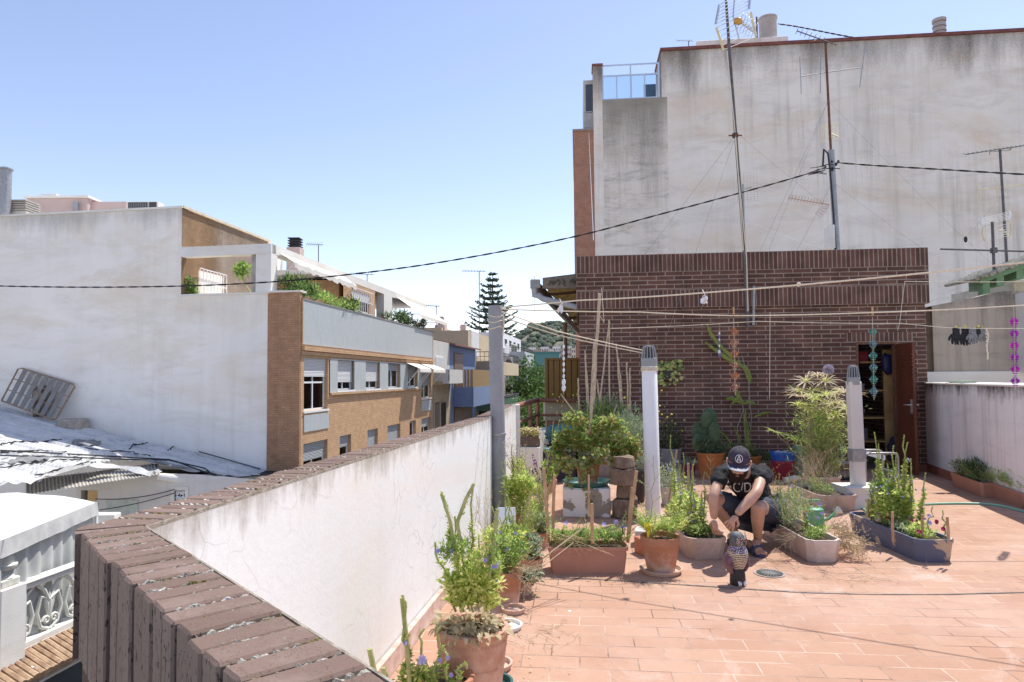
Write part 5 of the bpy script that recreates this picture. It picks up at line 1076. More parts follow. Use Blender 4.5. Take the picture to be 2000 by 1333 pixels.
for a, b in ((U[0],U[3]), (U[1],U[2])): m.tube([a,b], .020, 4)
m.buildw('white_end_strip', M['alu'], mA); m = MB()
for a, b in ((Lw[0],Lw[3]), (Lw[1],Lw[2])): m.tube([a,b], .020, 4)
m.buildw('yellowed_end_strip', M['yellowed'], mA)
m = MB(); q = Pa(1443,42,9.8); m.ball(q, .055, 12, 8); m.box(q.x-.07, q.x-.02, q.y-.03, q.y+.03, q.z-.03, q.z+.04); m.buildw('dipole_box', plain('amber_plastic', (0.55,0.30,0.06), .4), mA, smooth=True)
m = MB(); m.tube([q, Pa(1475,65,9.9)], .012)
for k in range(6): c = q.lerp(Pa(1475,65,9.9), (k+.5)/6); m.tube([c+Vector((-.05,0,.09)), c+Vector((.05,0,-.06))], .005, 4); m.tube([c+Vector((-.02,.1,-.06)), c+Vector((.02,-.1,.09))], .005, 4)
m.buildw('director_boom', M['alu'], mA)

Pb = lambda x, y, Y=11.3: V(x, y, Y)
mB = empty('television_mast', Pb(1633,489), 'thick grey pole with thin rusty mast and crossed aerials above the shed', 'antenna mast')
m = MB(); m.tube([Pb(1635,492), Pb(1623,294)], .052, 12); m.buildw('pole', M['galv'], mB, smooth=True); m = MB(); m.tube([Pb(1624,320), Pb(1617,180), Pb(1612,80)], .021, 8); m.buildw('mast', M['rust'], mB)
m = MB(); m.tube([Pb(1632,488,11.2), Pb(1628,420,11.2), Pb(1621,330,11.2), Pb(1617,300,11.2), Pb(1609,292,11.2), Pb(1607,325,11.2)], .015, 7); m.buildw('black_conduit', M['black'], mB)
m = MB(); m.tube([Pb(1557,61,11), Pb(1634,88)], .010)
for k in range(9): c = Pb(1557,61,11).lerp(Pb(1634,88), k/9); m.tube([c+Vector((-.05,-.16,-.03)), c+Vector((.04,.16,.03))], .005, 4)
m.tube([Pb(1585,70),Pb(1600,76),Pb(1590,80)], .008, 4); m.buildw('yagi_aerial', M['mastm'], mB)
m = MB(); m.tube([Pb(1563,150), Pb(1612,142), Pb(1686,132)], .009)
for a, b in (((1562,111),(1565,183)), ((1603,101),(1602,182)), ((1690,88),(1679,171))): m.tube([Pb(*a), Pb(*b)], .007, 5)
m.buildw('crossed_aerial', M['galv'], mB)
m = MB(); g_ = [Pb(1603,246), Pb(1638,240), Pb(1641,268), Pb(1604,278)]; gridleaf(m, *g_, 8, .003); gridleaf(m, g_[1], g_[2], g_[3], g_[0], 6, .003); m.tube([Pb(1624,262,11.1),Pb(1638,268,10.9)], .012); m.buildw('small_grid_aerial', M['yellowed'], mB)
m = MB(); m.tube([Pb(1541,387,11), Pb(1619,400)], .008)
for k in range(12): c = Pb(1541,387,11).lerp(Pb(1619,400), k/13); m.tube([c+Vector((0,-.05,.05)), c+Vector((0,.05,-.03))], .004, 4)
g_ = [Pb(1607,403), Pb(1620,402), Pb(1603,427), Pb(1592,417)]; gridleaf(m, *g_, 5, .003); gridleaf(m, g_[1], g_[2], g_[3], g_[0], 5, .003); m.buildw('lower_yagi_aerial', plain('faded_red_metal', (0.42,0.27,0.23), .7), mB)
m = MB(); a = Pb(1611,443,11.25); b = Pb(1624,488,11.25); m.bbox(a.x, b.x, 11.1, 11.3, b.z, a.z, .01); m.buildw('junction_box', M['white'], mB)
Pc_ = lambda x, y, Y=12.0: V(x, y, Y)
mC = empty('television_mast', Pc_(1455,505), 'short mast with pale square wire grid aerial behind the tall leaning mast', 'antenna mast'); m = MB(); m.tube([Pc_(1455,505), Pc_(1451,360)], .016, 6); m.buildw('mast', M['galv'], mC)
m = MB(); g_ = [Pc_(1433,341), Pc_(1478,337), Pc_(1480,392), Pc_(1434,398)]; gridleaf(m, *g_, 14, .0028); gridleaf(m, g_[1], g_[2], g_[3], g_[0], 8, .0028); m.tube([Pc_(1453,370,11.8), Pc_(1468,366,11.6)], .015); m.buildw('grid_aerial', plain('pale_wire', (0.5,0.49,0.47), .6, bump=0), mC)
Pd = lambda x, y, Y=12.2: V(x, y, Y)
mD = empty('television_mast', Pd(1967,512), 'black mast with long yagi aerial above the green eaved hut', 'antenna mast'); m = MB(); m.tube([Pd(1967,520), Pd(1953,293)], .022, 8); m.buildw('mast', M['mastm'], mD)
m = MB(); m.tube([Pd(1886,302,11.8), Pd(2012,283,12.4)], .010)
for k in range(16): c = Pd(1886,302,11.8).lerp(Pd(2012,283,12.4), k/15); m.tube([c+Vector((0,-.07,-.03)), c+Vector((0,.07,.04))], .004, 4)
m.tube([Pd(1933,302),Pd(1933,297),Pd(1974,293),Pd(1974,288)], .008, 4); m.buildw('yagi_aerial', M['mastm'], mD)
m = MB(); m.tube([Pd(1908,371), Pd(2020,359)], .009)
for a, b in (((1904,353),(1915,386)), ((1943,347),(1948,386)), ((2006,340),(2010,380))): m.tube([Pd(*a), Pd(*b)], .007, 5)
m.buildw('crossed_aerial', M['yellowed'], mD)
Pf_ = lambda x, y, Y=11.6: V(x, y, Y)
mE = empty('television_mast', Pf_(1942,532), 'short black mast with white curved grid aerial on the mossy roof', 'antenna mast'); m = MB(); m.tube([Pf_(1942,540), Pf_(1938,434)], .024, 8); m.tube([Pf_(1837,487), Pf_(2020,492)], .016, 6); m.box(*(lambda q: (q.x-.04,q.x+.04,q.y-.04,q.y+.04,q.z-.05,q.z+.04))(Pf_(1941,489))); m.buildw('mast', M['mastm'], mE)
m = MB(); gridleaf(m, Pf_(1918,427), Pf_(1971,414), Pf_(1972,428), Pf_(1918,440), 6, .004); m.tube([Pf_(1944,419), Pf_(1945,435)], .012, 4); gridleaf(m, Pf_(1920,447), Pf_(1972,437), Pf_(1973,461), Pf_(1926,469), 6, .004)
m.tube([Pf_(1918,425), Pf_(1916,433), Pf_(1919,441)], .02, 5); m.tube([Pf_(1971,412), Pf_(1973,420), Pf_(1970,429)], .02, 5); m.buildw('grid_aerial', plain('white_enamel', (0.82,0.82,0.82), .4, bump=0), mE)
m = MB(); m.tube([Pf_(1920,443), Pf_(1918,455), Pf_(1923,472)], .013, 5); m.tube([Pf_(1973,435), Pf_(1975,450), Pf_(1972,463)], .013, 5); m.buildw('yellowed_end_strip', M['yellowed'], mE)
m = MB(); q = Pf_(1950,450,11.4); 
for k in range(6): m.tube([q+Vector((.02*k,-.01*k,-.03*k)), q+Vector((.02*k+.08,-.01*k,.02-.03*k))], .005, 4)
m.buildw('dipole', M['yellowed'], mE)
# the heavy twisted service cable
def twisted(name, pts, r, lab, turns, cat='cable', mat=None, strands=2):
    P_ = []
    for i in range(len(pts)-1):
        for k in range(16):
            t = k/16; p0 = pts[max(i-1,0)]; p1 = pts[i]; p2 = pts[i+1]; p3 = pts[min(i+2,len(pts)-1)]
            P_.append(0.5*((2*p1) + (p2-p0)*t + (2*p0-5*p1+4*p2-p3)*t*t + (3*p1-p0-3*p2+p3)*t**3))
    P_.append(pts[-1]); Ls = [0]
    for i in range(1, len(P_)): Ls.append(Ls[-1] + (P_[i]-P_[i-1]).length)
    N = int(Ls[-1]*turns*6); m = MB(); j = 0; out = [[] for _ in range(strands)]
    for i in range(N+1):
        s_ = Ls[-1]*i/N
        while j < len(Ls)-2 and Ls[j+1] < s_: j += 1
        c = P_[j].lerp(P_[j+1], (s_-Ls[j])/max(1e-6, Ls[j+1]-Ls[j]))
        for q in range(strands): a = s_*turns*2*pi + q*2*pi/strands; out[q].append(c + Vector((0, cos(a)*r*.8, sin(a)*r*.8)))
    for q in out: m.tube(q, r*.75, 5)
    return tag(m.build(name, mat or M['black'], smooth=True, angle=180), lab, cat)
twisted('service_cable', [V(x, y, Y) for x, y, Y in ((-260,548,13.4),(0,559,13),(250,561,12.6),(500,553,12.2),(720,532,12),(900,506,11.7),(1120,463,11.5),(1300,416,11.4),(1450,376,11.35),(1570,342,11.3),(1614,326,11.25))], .0105, 'long twisted black cable sagging across the sky from the left', 1.9)
twisted('service_cable', [V(x, y, Y) for x, y, Y in ((1636,318,11.25),(1700,323,11.1),(1850,332,11),(2000,341,10.8),(2150,348,10.6))], .012, 'twisted black cable running from the grey pole off to the right', 1.9)
m = MB()
for k in range(7): a = V(1565+rn(0,50), 340-k*2.2+rn(-3,3), 11.2); m.tube([a, a+Vector((rn(.08,.2),0,rn(-.02,.06))), a+Vector((rn(.2,.35),0,rn(0,.06)))], .008, 5)
for k in range(6): m.ball(V(1628+rn(-8,14), 322+rn(-8,10), 11.2), .022, 8, 5)
tag(m.build('cable_splice', M['black']), 'knot of black cable splices and clamps at the grey pole', 'cable clamp')
twisted('roof_cable', [V(x, y, 34) for x, y in ((1520,47),(1560,53),(1620,65),(1678,76))], .03, 'thin twisted cable hanging from the round roof tank to the coping', 1.5)
# guy wires
gw_ = [((1438,262,10.2),(1258,498,10.3)),((1438,262,10.2),(1290,690,10.2)),((1442,262,10.2),(1610,400,11.4)),((1616,200,11.3),(1480,500,11.2)),((1616,200,11.3),(1502,488,11.4)),((1620,200,11.3),(1886,470,12)),((1886,468,12),(1990,560,12)),((1626,355,11.3),(1815,495,10.6)),((1622,400,11.3),(1785,482,10.4)),((1626,355,11.3),(1556,490,11.5)),((1455,430,11.8),(1640,500,10.8)),((1966,370,12.2),(1880,470,12)),((1159,470,12),(1150,260,34)),((1044,540,30),(1043,640,34))]
for i, (a, b) in enumerate(gw_):
    pass
def wirename(i):
    return ['guy wire from the leaning mast down to the left end of the shed roof','guy wire from the leaning mast crossing the brick shed front to the white vent pipe','guy wire from the leaning mast to the thick grey pole','guy wire from the rusty mast down to the middle shed roof','steeper guy wire from the rusty mast beside another on its left','long guy wire from the rusty mast down to the right with a tensioner','lower guy wire from the tensioner to the green eaved hut','guy wire from the grey pole to the right shed corner','lower guy wire from the grey pole ending at a hook on the shed top','short steep guy wire left of the grey pole','slack wire between the short mast and the shed roof','short wire from the black yagi mast to the tensioner','thin cable hanging down the red brick bay','thin vertical wire hanging left of the reed pergola'][i]
for i, (a, b) in enumerate(gw_):
    m = MB(); far = max(a[2], b[2]) > 25; m.tube(sag(V(*a), V(*b), .02, 6), .0022 if not far else .009, 4); tag(m.build('guy_wire', M['galv']), wirename(i), 'wire', 'guy wires')
m = MB(); m.ball(V(1886,468,12), .03, 8, 6, (1,1,2)); tag(m.build('wire_tensioner', M['black']), 'small black tensioner on the long guy wire at the right', 'tensioner')

# ================================================================== POSTS, LINES
gp0 = G(977, 1041); gp1 = V(967, 598, 6.22); post = empty('grey_pipe_post', gp0, 'tall grey plastic pipe post against the white parapet', 'post')
m = MB(); ax = [gp0 + Vector((0,0,0)), gp0.lerp(gp1, .18), gp0.lerp(gp1, .33), gp1]
m.tube([gp0, gp1], .066, 28); m.buildw('pipe', M['pvc_grey'], post, smooth=True)
for t in (.245, .43):
    m = MB(); c = gp0.lerp(gp1, t); m.lathe([(.067,-.014),(.074,-.012),(.074,.012),(.067,.014)], c, 28); m.tube([c+Vector((-.07,0,0)), c+Vector((-.13,.02,0))], .012); m.buildw('clamp', M['galv'], post, smooth=True)
m = MB()
for k, z_ in enumerate((.0, -.05, -.11)):
    c = gp1 + Vector((0,0,-.10+z_)); m.tube([c+Vector((.07*cos(a_/14*2*pi), .07*sin(a_/14*2*pi), .012*sin(a_+k))) for a_ in range(15)], .006, 5)
m.tube([gp1+Vector((.07,-.01,-.08)), gp1+Vector((.08,-.02,-.17)), gp1+Vector((.065,-.02,-.28))], .011, 5); m.buildw('rope_knot', M['rope'], post)
dpp = G(962, 1040); dn = empty('drain_pipe', dpp+Vector((0,.12,0)), 'slim grey drain pipe between the parapet and the thick grey post', 'pipe'); m = MB(); m.tube([Vector((-.0,.1,1.06)), Vector((0,.1,.35)), Vector((.02,.06,.22)), Vector((.07,0,.13)), Vector((.07,0,0))], .032, 12); m.build('pipe', M['pvc_grey'], dn, smooth=True)
wp0 = G(1276, 1010); wp1 = V(1267, 674, wp0.y); wpo = empty('white_vent_pipe', wp0, 'tall white vent pipe with grey slotted cap in front of the shed', 'vent pipe')
ax = (wp1-wp0); hL = ax.length; Mx = ax.to_track_quat('Z','Y').to_matrix().to_4x4()
m = MB(); m.lathe([(.078,0),(.078,hL-.22),(.074,hL-.215),(.0,hL-.21)], n=32, M=Mx); m.build('pipe', M['pvc_white'], wpo, smooth=True)
def ventcap(parent, R, z, Mx, sq=False):
    m = MB(); m.lathe([(R*1.0,z-.10),(R*1.06,z-.095),(R*1.06,z-.02),(R*.98,z-.015),(0,z-.015)], n=32, M=Mx); m.lathe([(R*.72,z+.095),(R*.70,z+.11),(0,z+.115)], n=32, M=Mx)
    for k in range(14):
        a = 2*pi*k/14; p0 = Vector((R*.97*cos(a), R*.97*sin(a), z-.018)); p1 = Vector((R*.72*cos(a), R*.72*sin(a), z+.10)); m.tube([Mx @ p0, Mx @ p1], R*.085, 5)
    m.build('slotted_cap', M['pvc_cap'], parent, smooth=True); m = MB(); m.lathe([(R*.5,z-.02),(R*.45,z+.09)], n=16, M=Mx); m.build('cap_core', plain('cap_core', (0.07,0.075,0.08), .8, bump=0), parent)
ventcap(wpo, .078, hL-.12, Mx)
m = MB(); 
for k in range(3): m.tube([Mx @ Vector((.083*cos(a_/16*2*pi), .083*sin(a_/16*2*pi), hL-.235-.014*k+.006*sin(a_))) for a_ in range(17)], .0065, 5)
m.build('rope_wrap', M['rope'], wpo)
sp0 = G(1676, 948, .22); sq = empty('square_vent_pipe', (sp0.x, sp0.y, 0), 'square white vent post with grey collar standing on a white plinth by the door', 'vent pipe')
hz2 = V(1667, 745, sp0.y).z; tx = V(1667,745,sp0.y).x - sp0.x; Sk = Matrix(((1,0,tx/(hz2-.22),-.22*tx/(hz2-.22)),(0,1,0,0),(0,0,1,0),(0,0,0,1)))
m = MB(); m.bbox(-.066,.066,-.055,.055,.2,hz2,.012,Sk); m.build('post', plain('cream_pvc', (0.66,0.62,0.58), .5, .06, 3), sq); m = MB(); m.bbox(-.074,.074,-.063,.063,.48,.62,.004,Sk); m.build('collar', M['galv'], sq); ventcap(sq, .064, hz2+.06, Sk)
m = MB(); m.box(-.21,.21,-.19,.19,.14,.22); m.add([(-.25,-.23,.0),(.25,-.23,0),(.25,.23,0),(-.25,.23,0),(-.21,-.19,.14),(.21,-.19,.14),(.21,.19,.14),(-.21,.19,.14)], [(0,1,5,4),(1,2,6,5),(2,3,7,6),(3,0,4,7)]); m.build('plinth', plaster('plinth_white', (0.74,0.70,0.65), (0.35,0.16,0.11), .3, .9, scale=3), sq)
# clothes lines
def line(name, pts, r, lab, knots=(), mat=None, grp='clothes lines'):
    m = MB(); P_ = []
    for i in range(len(pts)-1):
        for k in range(6): t = k/6; P_.append(pts[i].lerp(pts[i+1], t) - Vector((0,0,.03*4*t*(1-t)*(pts[i+1]-pts[i]).length/6)))
    P_.append(pts[-1]); m.tube(P_, r, 6)
    for k in knots: m.ball(k, r*2.6, 8, 5)
    return tag(m.build(name, mat or M['rope'], smooth=True), lab, 'clothes line', grp)
line('clothes_line', [V(970,601,6.2), V(1132,587,5.7), V(1378,572,5.1), V(2000,513,4.15), V(2400,470,3.7)], .0065, 'thick cream clothes line rising highest to the right above the shed cornice', [V(1560,556,4.75)])
line('clothes_line', [V(972,604,6.2), V(1250,610,6.1), V(1432,617,6.0), V(1700,611,5.9), V(1992,597,5.9), V(2300,575,5.8)], .0062, 'cream clothes line carrying the orange, blue and purple garlands')
line('clothes_line', [V(975,607,6.2), V(1090,648,6.4), V(1262,686,6.85)], .006, 'upper of two ropes dropping from the grey post to the white vent pipe')
line('clothes_line', [V(975,618,6.2), V(1090,655,6.4), V(1262,691,6.85)], .006, 'lower of two ropes dropping from the grey post to the white vent pipe')
line('clothes_line', [V(1192,642,8.6), V(1480,628,8.9), V(1760,632,9.0), V(1860,641,8.8), V(2100,641,8.4)], .0045, 'thin far clothes line with the gloves pegged on it')
line('clothes_line', [V(1767,550,9.2), V(2100,549,9.0)], .0045, 'short thin line level with the hook on the right of the shed'); line('clothes_line', [V(1767,550,9.2), V(1762,590,9.1), V(1757,632,9.0), V(1753,646,9.0)], .0035, 'thin cord hanging from a hook down to the far clothes line')
line('clothes_line', [V(1175,562,9.3), V(1180,630,9.2), V(1172,618,9.2)], .004, 'short loop of cord hanging at the left end of the shed cornice')
line('clothes_line', [V(1504,610,9.9), V(1503,780,9.9)], .005, 'double cord hanging down the shed wall beside the climbing cactus'); 
# knots with plastic film
for i, (x, y, Y) in enumerate(((1096,598,5.85),(1375,580,5.1))):
    m = MB()
    for k in range(10): p = V(x, y, Y) + jit(.015); m.leaf2(p, Vector((rn(-.4,.4), rn(-.3,.3), -1)), rn(.04,.07), .014, jit(1)+Vector((0,1,0)))
    m.tube([V(x-3,y-14,Y), V(x+2,y-4,Y), V(x-3,y,Y)], .004, 4); tag(m.build('plastic_tie', plain('white_film', (0.8,0.8,0.8), .4, bump=0), uvs=0), ['white knotted tie joining two lines under the pergola gutter', 'torn white plastic tag fluttering from the highest clothes line'][i], 'tie')
# garlands: strings of folded rosettes
def garland(x, y0, y1, Y, n, cols, lab, rr=.029, peg=True):
    a = V(x, y0, Y); b = V(x+ (y1-y0)*.02, y1, Y); g_ = empty('garland', a, lab, 'garland'); m = MB(); m.tube([a, b], .0018, 4); m.buildw('string', M['rope'], g_)
    if peg: m = MB(); c = V(x, 608, 5.95); m.bbox(c.x-.006, c.x+.006, c.y-.008, c.y+.008, c.z-.045, c.z+.035, .002); m.buildw('clothes_peg', M['wood'], g_)
    for k in range(n):
        c = a.lerp(b, .12+.86*(k+.5)/n) - a; m = MB(); h = (b-a).length*.86/n*.5
        for i in range(7):
            z = -1+2*i/6.; R = rr*(1-abs(z)*.7)
            for j in range(12):
                t = 2*pi*(j+i*.5)/12; d = Vector((cos(t), sin(t), 0.45)); m.leaf(c+Vector((0,0,-z*h*.9))+d*R*.35, d+Vector((0,0,rn(-.2,.2))), R*1.0, R*.34, Vector((-sin(t), cos(t), rn(-.7,.7))))
        m.build('rosette', cols[k % len(cols)], g_, uvs=0)
    return g_
fo = lambda nm, c1, c2, cc=None: leafm(nm, c1, c2, .25, .3, cc)
garland(1433, 622, 772, 5.95, 6, [fo('orange_foil',(0.42,0.12,0.04),(0.55,0.30,0.16)), fo('rust_foil',(0.36,0.09,0.04),(0.45,0.25,0.18),(0.6,0.5,0.36))], 'garland of orange and rust folded rosettes hanging before the shed wall')
garland(1704, 620, 782, 5.9, 6, [fo('aqua_foil',(0.03,0.20,0.28),(0.16,0.42,0.42),(0.15,0.33,0.12)), fo('blue_foil',(0.03,0.13,0.38),(0.12,0.35,0.42),(0.38,0.45,0.18))], 'garland of blue green folded rosettes hanging before the shed doorway')
garland(1980, 600, 762, 5.9, 6, [fo('magenta_foil',(0.42,0.02,0.42),(0.62,0.06,0.55)), fo('violet_foil',(0.30,0.02,0.42),(0.55,0.08,0.55))], 'garland of bright purple folded rosettes at the right edge', .031, False)
for x, y0, y1, Y, lab in ((1405, 640, 700, 9.6, 'small string of blue and white beads on the shed wall'), (1101, 655, 770, 6.4, 'string of clear glass drops hanging near the olive metal screen')):
    a = V(x, y0, Y); b = V(x, y1, Y); o = empty('bead_string', a, lab, 'bead string'); m = MB(); m.tube([a, b], .002, 4); m.buildw('string', M['rope'], o)
    for k in range(8): m = MB(); m.ball((a.lerp(b, .2+.8*k/8)-a), .012 if k < 6 else .02, 10, 6, (1,1,1.7)); m.build('bead', plain('bead_%d' % (k % 2), (0.16,0.17,0.4) if k % 2 else (0.75,0.75,0.8), .15, bump=0) if x > 1300 else plain('glass_bead', (0.75,0.80,0.85), .08, bump=0), o, smooth=True)
# gloves on the far line
def glove(x, y, Y, L, mat, lab, flip=1):
    a = V(x, y, Y); o = empty('glove', a, lab, 'glove', 'gloves on the line'); m = MB(); w = L*.28
    m.tube([(0,0,0),(0,0,-L*.25),(0,0,-L*.5),(0,0,-L*.62)], [w*.75,w*.7,w*1.0,w*.9], 10); m.v = [(x_, y_*.45, z_) for x_, y_, z_ in m.v]
    for k in range(4): q = (-.75+.5*k)*w; m.tube([(q,0,-L*.58),(q*1.15,rn(-.01,.01),-L*(.82)),(q*1.2,rn(-.015,.015),-L*(1.0-.05*abs(k-1.4)))], [w*.27,w*.24,w*.15], 7)
    m.tube([(flip*w*.8,0,-L*.38),(flip*w*1.35,0,-L*.55),(flip*w*1.5,0,-L*.72)], [w*.3,w*.26,w*.18], 7); m.build('glove_body', mat, o, smooth=True); m = MB(); m.bbox(-.008,.008,-.01,.01,-.03,.03,.002); m.build('clothes_peg', M['fl_yellow'] if mat is gblk else M['wood'], o)
gblk = plain('black_glove', (0.018,0.018,0.022), .8, .3, 30); ggry = plain('grey_glove', (0.20,0.20,0.21), .9, .3, 30)
glove(1867, 641, 8.8, .23, gblk, 'left of the two black gloves pegged on the line', -1); glove(1885, 641, 8.8, .24, gblk, 'right of the two black gloves pegged on the line', 1)
glove(1900, 642, 8.75, .21, ggry, 'grey glove pegged right beside the black pair', -1); glove(1911, 640, 8.75, .15, gblk, 'small dark glove pegged between the two grey ones', 1); glove(1918, 641, 8.75, .19, ggry, 'grey glove pegged nearest the hanging cord', 1)
m = MB(); P_ = [V(1926,642,8.7), V(1931,655,8.7), V(1928,675,8.7), V(1929,703,8.7)]; m.tube(P_, .007, 5)
for k in range(14): m.ball(P_[0].lerp(P_[3], k/14)+jit(.008), .012, 6, 4)
tag(m.build('knotted_cord', M['rope']), 'knotted cream cord hanging right of the pegged gloves', 'cord')

# ================================================================== PERGOLA, SCREEN, RAILING left of the shed
Yp = 10.4; sc0 = SH.w(sL, 0.55, 0); pg = empty('reed_pergola', (sc0.x, sc0.y, 0), 'reed roofed pergola with carved fascia and gutter left of the shed', 'pergola')
PX = lambda x, y, Y: V(x, y, Y); pgf = plain('carved_fascia', (0.20,0.17,0.14), .9, .3, 8, c2=(0.27,0.23,0.19)); 
F0, F1 = PX(1060,543,10.7), PX(1134,534,10.7); F2, F3 = PX(1134,564,10.7), PX(1060,564,10.7)
m = MB(); m.add([F0, F1, F2, F3] + [p+Vector((0,.05,0)) for p in (F0,F1,F2,F3)], [(3,2,1,0),(4,5,6,7),(0,1,5,4),(1,2,6,5),(2,3,7,6),(3,0,4,7)]); m.buildw('fascia', pgf, pg)
m = MB()
def flat(cx, cy, pts, r=.012): m.tube([PX(cx+x, cy+y, 10.69) for x, y in pts], r, 5)
flat(1122, 551, [(9*cos(a/4*pi/2*1.0)*(1-.45*abs(sin(a*pi/4))), 9*sin(a/8*2*pi)*(1-.3*abs(sin(a*pi/4)))*.8) for a in range(0,9)]); flat(1122, 551, [(1.5*cos(a/6*2*pi), 1.5*sin(a/6*2*pi)) for a in range(7)])
flat(1098, 553, [(0,-6),(5,-3),(2,2),(6,5)]); flat(1077, 554, [(-6,3),(-2,-4),(5,-3),(5,1),(0,1)]); flat(1090, 552, [(-6,0),(0,-6),(4,0),(0,5)]); m.buildw('carving', plain('carving_dark', (0.11,0.10,0.075), .9), pg)
E0, E1 = PX(1050,562,10.8), PX(1131,648,16.5)     # eaves beam running away
m = MB(); m.tube([E0+Vector((.05,0,0)), E1], [.06,.06], 4); m.buildw('eaves_beam', plain('dark_wood', (0.10,0.06,0.045), .9, .3, 8), pg); m = MB(); m.tube([E0+Vector((-.06,-.05,.03)), E1+Vector((-.08,0,.05))], [.055,.055], 10); 
m.bbox(E0.x-.12, E0.x+.04, E0.y-.12, E0.y+.02, E0.z-.02, E0.z+.12, .01); m.buildw('gutter', plain('grey_gutter', (0.33,0.33,0.33), .6, .2, 5), pg, smooth=True)
m = MB(); m.tube([E0+Vector((-.06,-.06,.02)), E0+Vector((-.05,-.06,-.14)), PX(1052,578,10.7), PX(1060,584,10.7), PX(1100,594,10.6), PX(1132,602,10.5)], .048, 12); m.buildw('downpipe', plain('grey_downpipe', (0.36,0.37,0.38), .5, .1, 5), pg, smooth=True)
reed = plain('reed_mat', (0.42,0.32,0.12), .9, .5, 14, c2=(0.62,0.48,0.20), bump=.8); m = MB(); Rn = 70
for k in range(Rn):
    t = (k+.5)/Rn; a = (F3+Vector((.03,.05,.06))).lerp(E1+Vector((.05,0,.08)), t); b = a + Vector((1.9-.0*t, 0, .18)); m.tube([a+jit(.012), b+jit(.012)], .045, 5, False)
m.buildw('reed_ceiling', reed, pg, uvs=0); m = MB()
for k in range(6): t = (k+.6)/6; a = E0.lerp(E1, t) + Vector((.05,0,.0)); m.tube([a, a+Vector((1.8,0,.14))], .04, 4)
m.buildw('rafters', bpy.data.materials['dark_wood'], pg)
q = PX(1104, 640, 13.8); m = MB(); m.tube([Vector((q.x,q.y,.0)), Vector((q.x,q.y,q.z+.1))], .045, 6); m.buildw('post', M['rust'], pg)
S0, S1 = V(1067, 702, 11.9), V(1134, 780, 11.9); scr_ = empty('metal_screen', (S0.x, 11.9, S1.z), 'olive brown ribbed metal screen panel on a concrete ledge', 'screen')
olive = plain('olive_brown_paint', (0.235,0.135,0.035), .5, .12, 4, bump=.1); m = MB(); m.box(S0.x, S1.x+.3, 11.88, 11.9, S1.z, S0.z); 
for k in range(7): x_ = S0.x+.03+k*.105; m.bbox(x_+.004, x_+.098, 11.85, 11.88, S1.z+.02, S0.z-.02, .008)
m.buildw('panel', olive, scr_); m = MB(); m.bbox(S0.x-.03, S1.x+.3, 11.84, 11.92, S0.z-.02, S0.z+.02, .004); m.bbox(S0.x-.03, S0.x+.02, 11.83, 11.92, S1.z-.02, S0.z, .004); m.buildw('frame', olive, scr_)
a = V(1062, 783, 11.8); b = V(1140, 855, 11.8); o = empty('concrete_ledge', (a.x+.4, 11.8, 0), 'brown and tan rendered ledge wall under the olive screen', 'ledge wall')
z3 = [V(1062,y,11.8).z for y in (783,800,822,840)]; m = MB(); m.bbox(a.x-.02, b.x+.4, 11.72, 12.4, z3[0]-.03, z3[0], .01); m.buildw('lead_cap', M['galv'], o); m = MB(); m.box(a.x+.02, b.x+.4, 11.8, 12.4, z3[2], z3[0]-.03); m.buildw('tan_band', tanm, o); m = MB(); m.box(a.x+.05, b.x+.4, 11.82, 12.4, z3[3], z3[2]); m.buildw('brown_band', plain('brown_band', (0.33,0.18,0.12), .9), o); m = MB(); m.box(a.x-.1, b.x+.4, 11.80, 12.4, 0, z3[3]); m.buildw('white_base', M['white'], o)
rail = empty('railing', (0.05, 8.95, 0), 'rusty brown tubular railing between the parapet end and the shed', 'railing'); rm = plain('brown_rail_paint', (0.27,0.115,0.07), .55, .25, 9)
R0, R1, R2 = V(1006,794,8.95), V(1050,782,11.2), V(1134,783,11.2); r0, r1, r2 = V(1006,829,8.95), V(1049,811,11.2), V(1134,812,11.2)
m = MB(); m.tube([R0, R1-Vector((.03,.1,0)), R1, R1+Vector((.08,0,0)), R2], .038, 10); m.buildw('top_rail', rm, rail, smooth=True); m = MB(); m.tube([r0, r1, r2], .022, 8); m.buildw('middle_rail', rm, rail)
for a in (R0.lerp(R1,.62), R1): m = MB(); m.tube([a, Vector((a.x, a.y, .1))], .03, 8); m.buildw('rail_post', rm, rail)
# white low wall end and kerb under the railing
m = MB(); m.box(0, .12, 8.95, 11.4, 0, .35); tag(m.build('kerb_wall', M['white']), 'low white kerb wall under the brown railing', 'kerb wall')
m = MB(); m.bbox(-.02,.10,8.84,8.96,0,PZ,.01); m.buildw('end_pier', M['white'], par)

# ================================================================== POTS AND PLANTERS
def potshape(R, h, rim=.03, lip=.02, base=.72):
    return [(R*base, 0), (R*(base+.02), 0.0), (R*.93, h-rim-.003), (R*.99, h-rim), (R, h-.004), (R*.985, h), (R-lip, h), (R-lip-.008, h-.03), (R*.5, h-.035), (0, h-.035)]
def pot(root, R, h, mat, **k):
    m = MB(); pr = potshape(R, h, **k); m.lathe(pr[:8], n=40); m.build('pot', mat, root, smooth=True, angle=50)
    m = MB(); r_ = pr[7][0]; vs = []
    for i in range(7):
        for j in range(24): t = 2*pi*j/24; q = r_*i/6; vs.append((q*cos(t), q*sin(t), h-.032 + .012*noise.noise(Vector((q*cos(t)*30, q*sin(t)*30, h)))+.006*(1-i/6)))
    m.add(vs, [(i*24+j, (i+1)*24+j, (i+1)*24+(j+1)%24, i*24+(j+1)%24) for i in range(6) for j in range(24)]); m.build('soil', M['soil'], root)
def saucer(p, R, h, mat, lab):
    m = MB(); m.lathe([(R*.85,0),(R,h*.9),(R,h),(R-.012,h),(R*.83,.010),(0,.010)], n=40); o = m.build('saucer', mat, smooth=True); o.location = p; return tag(o, lab, 'saucer')
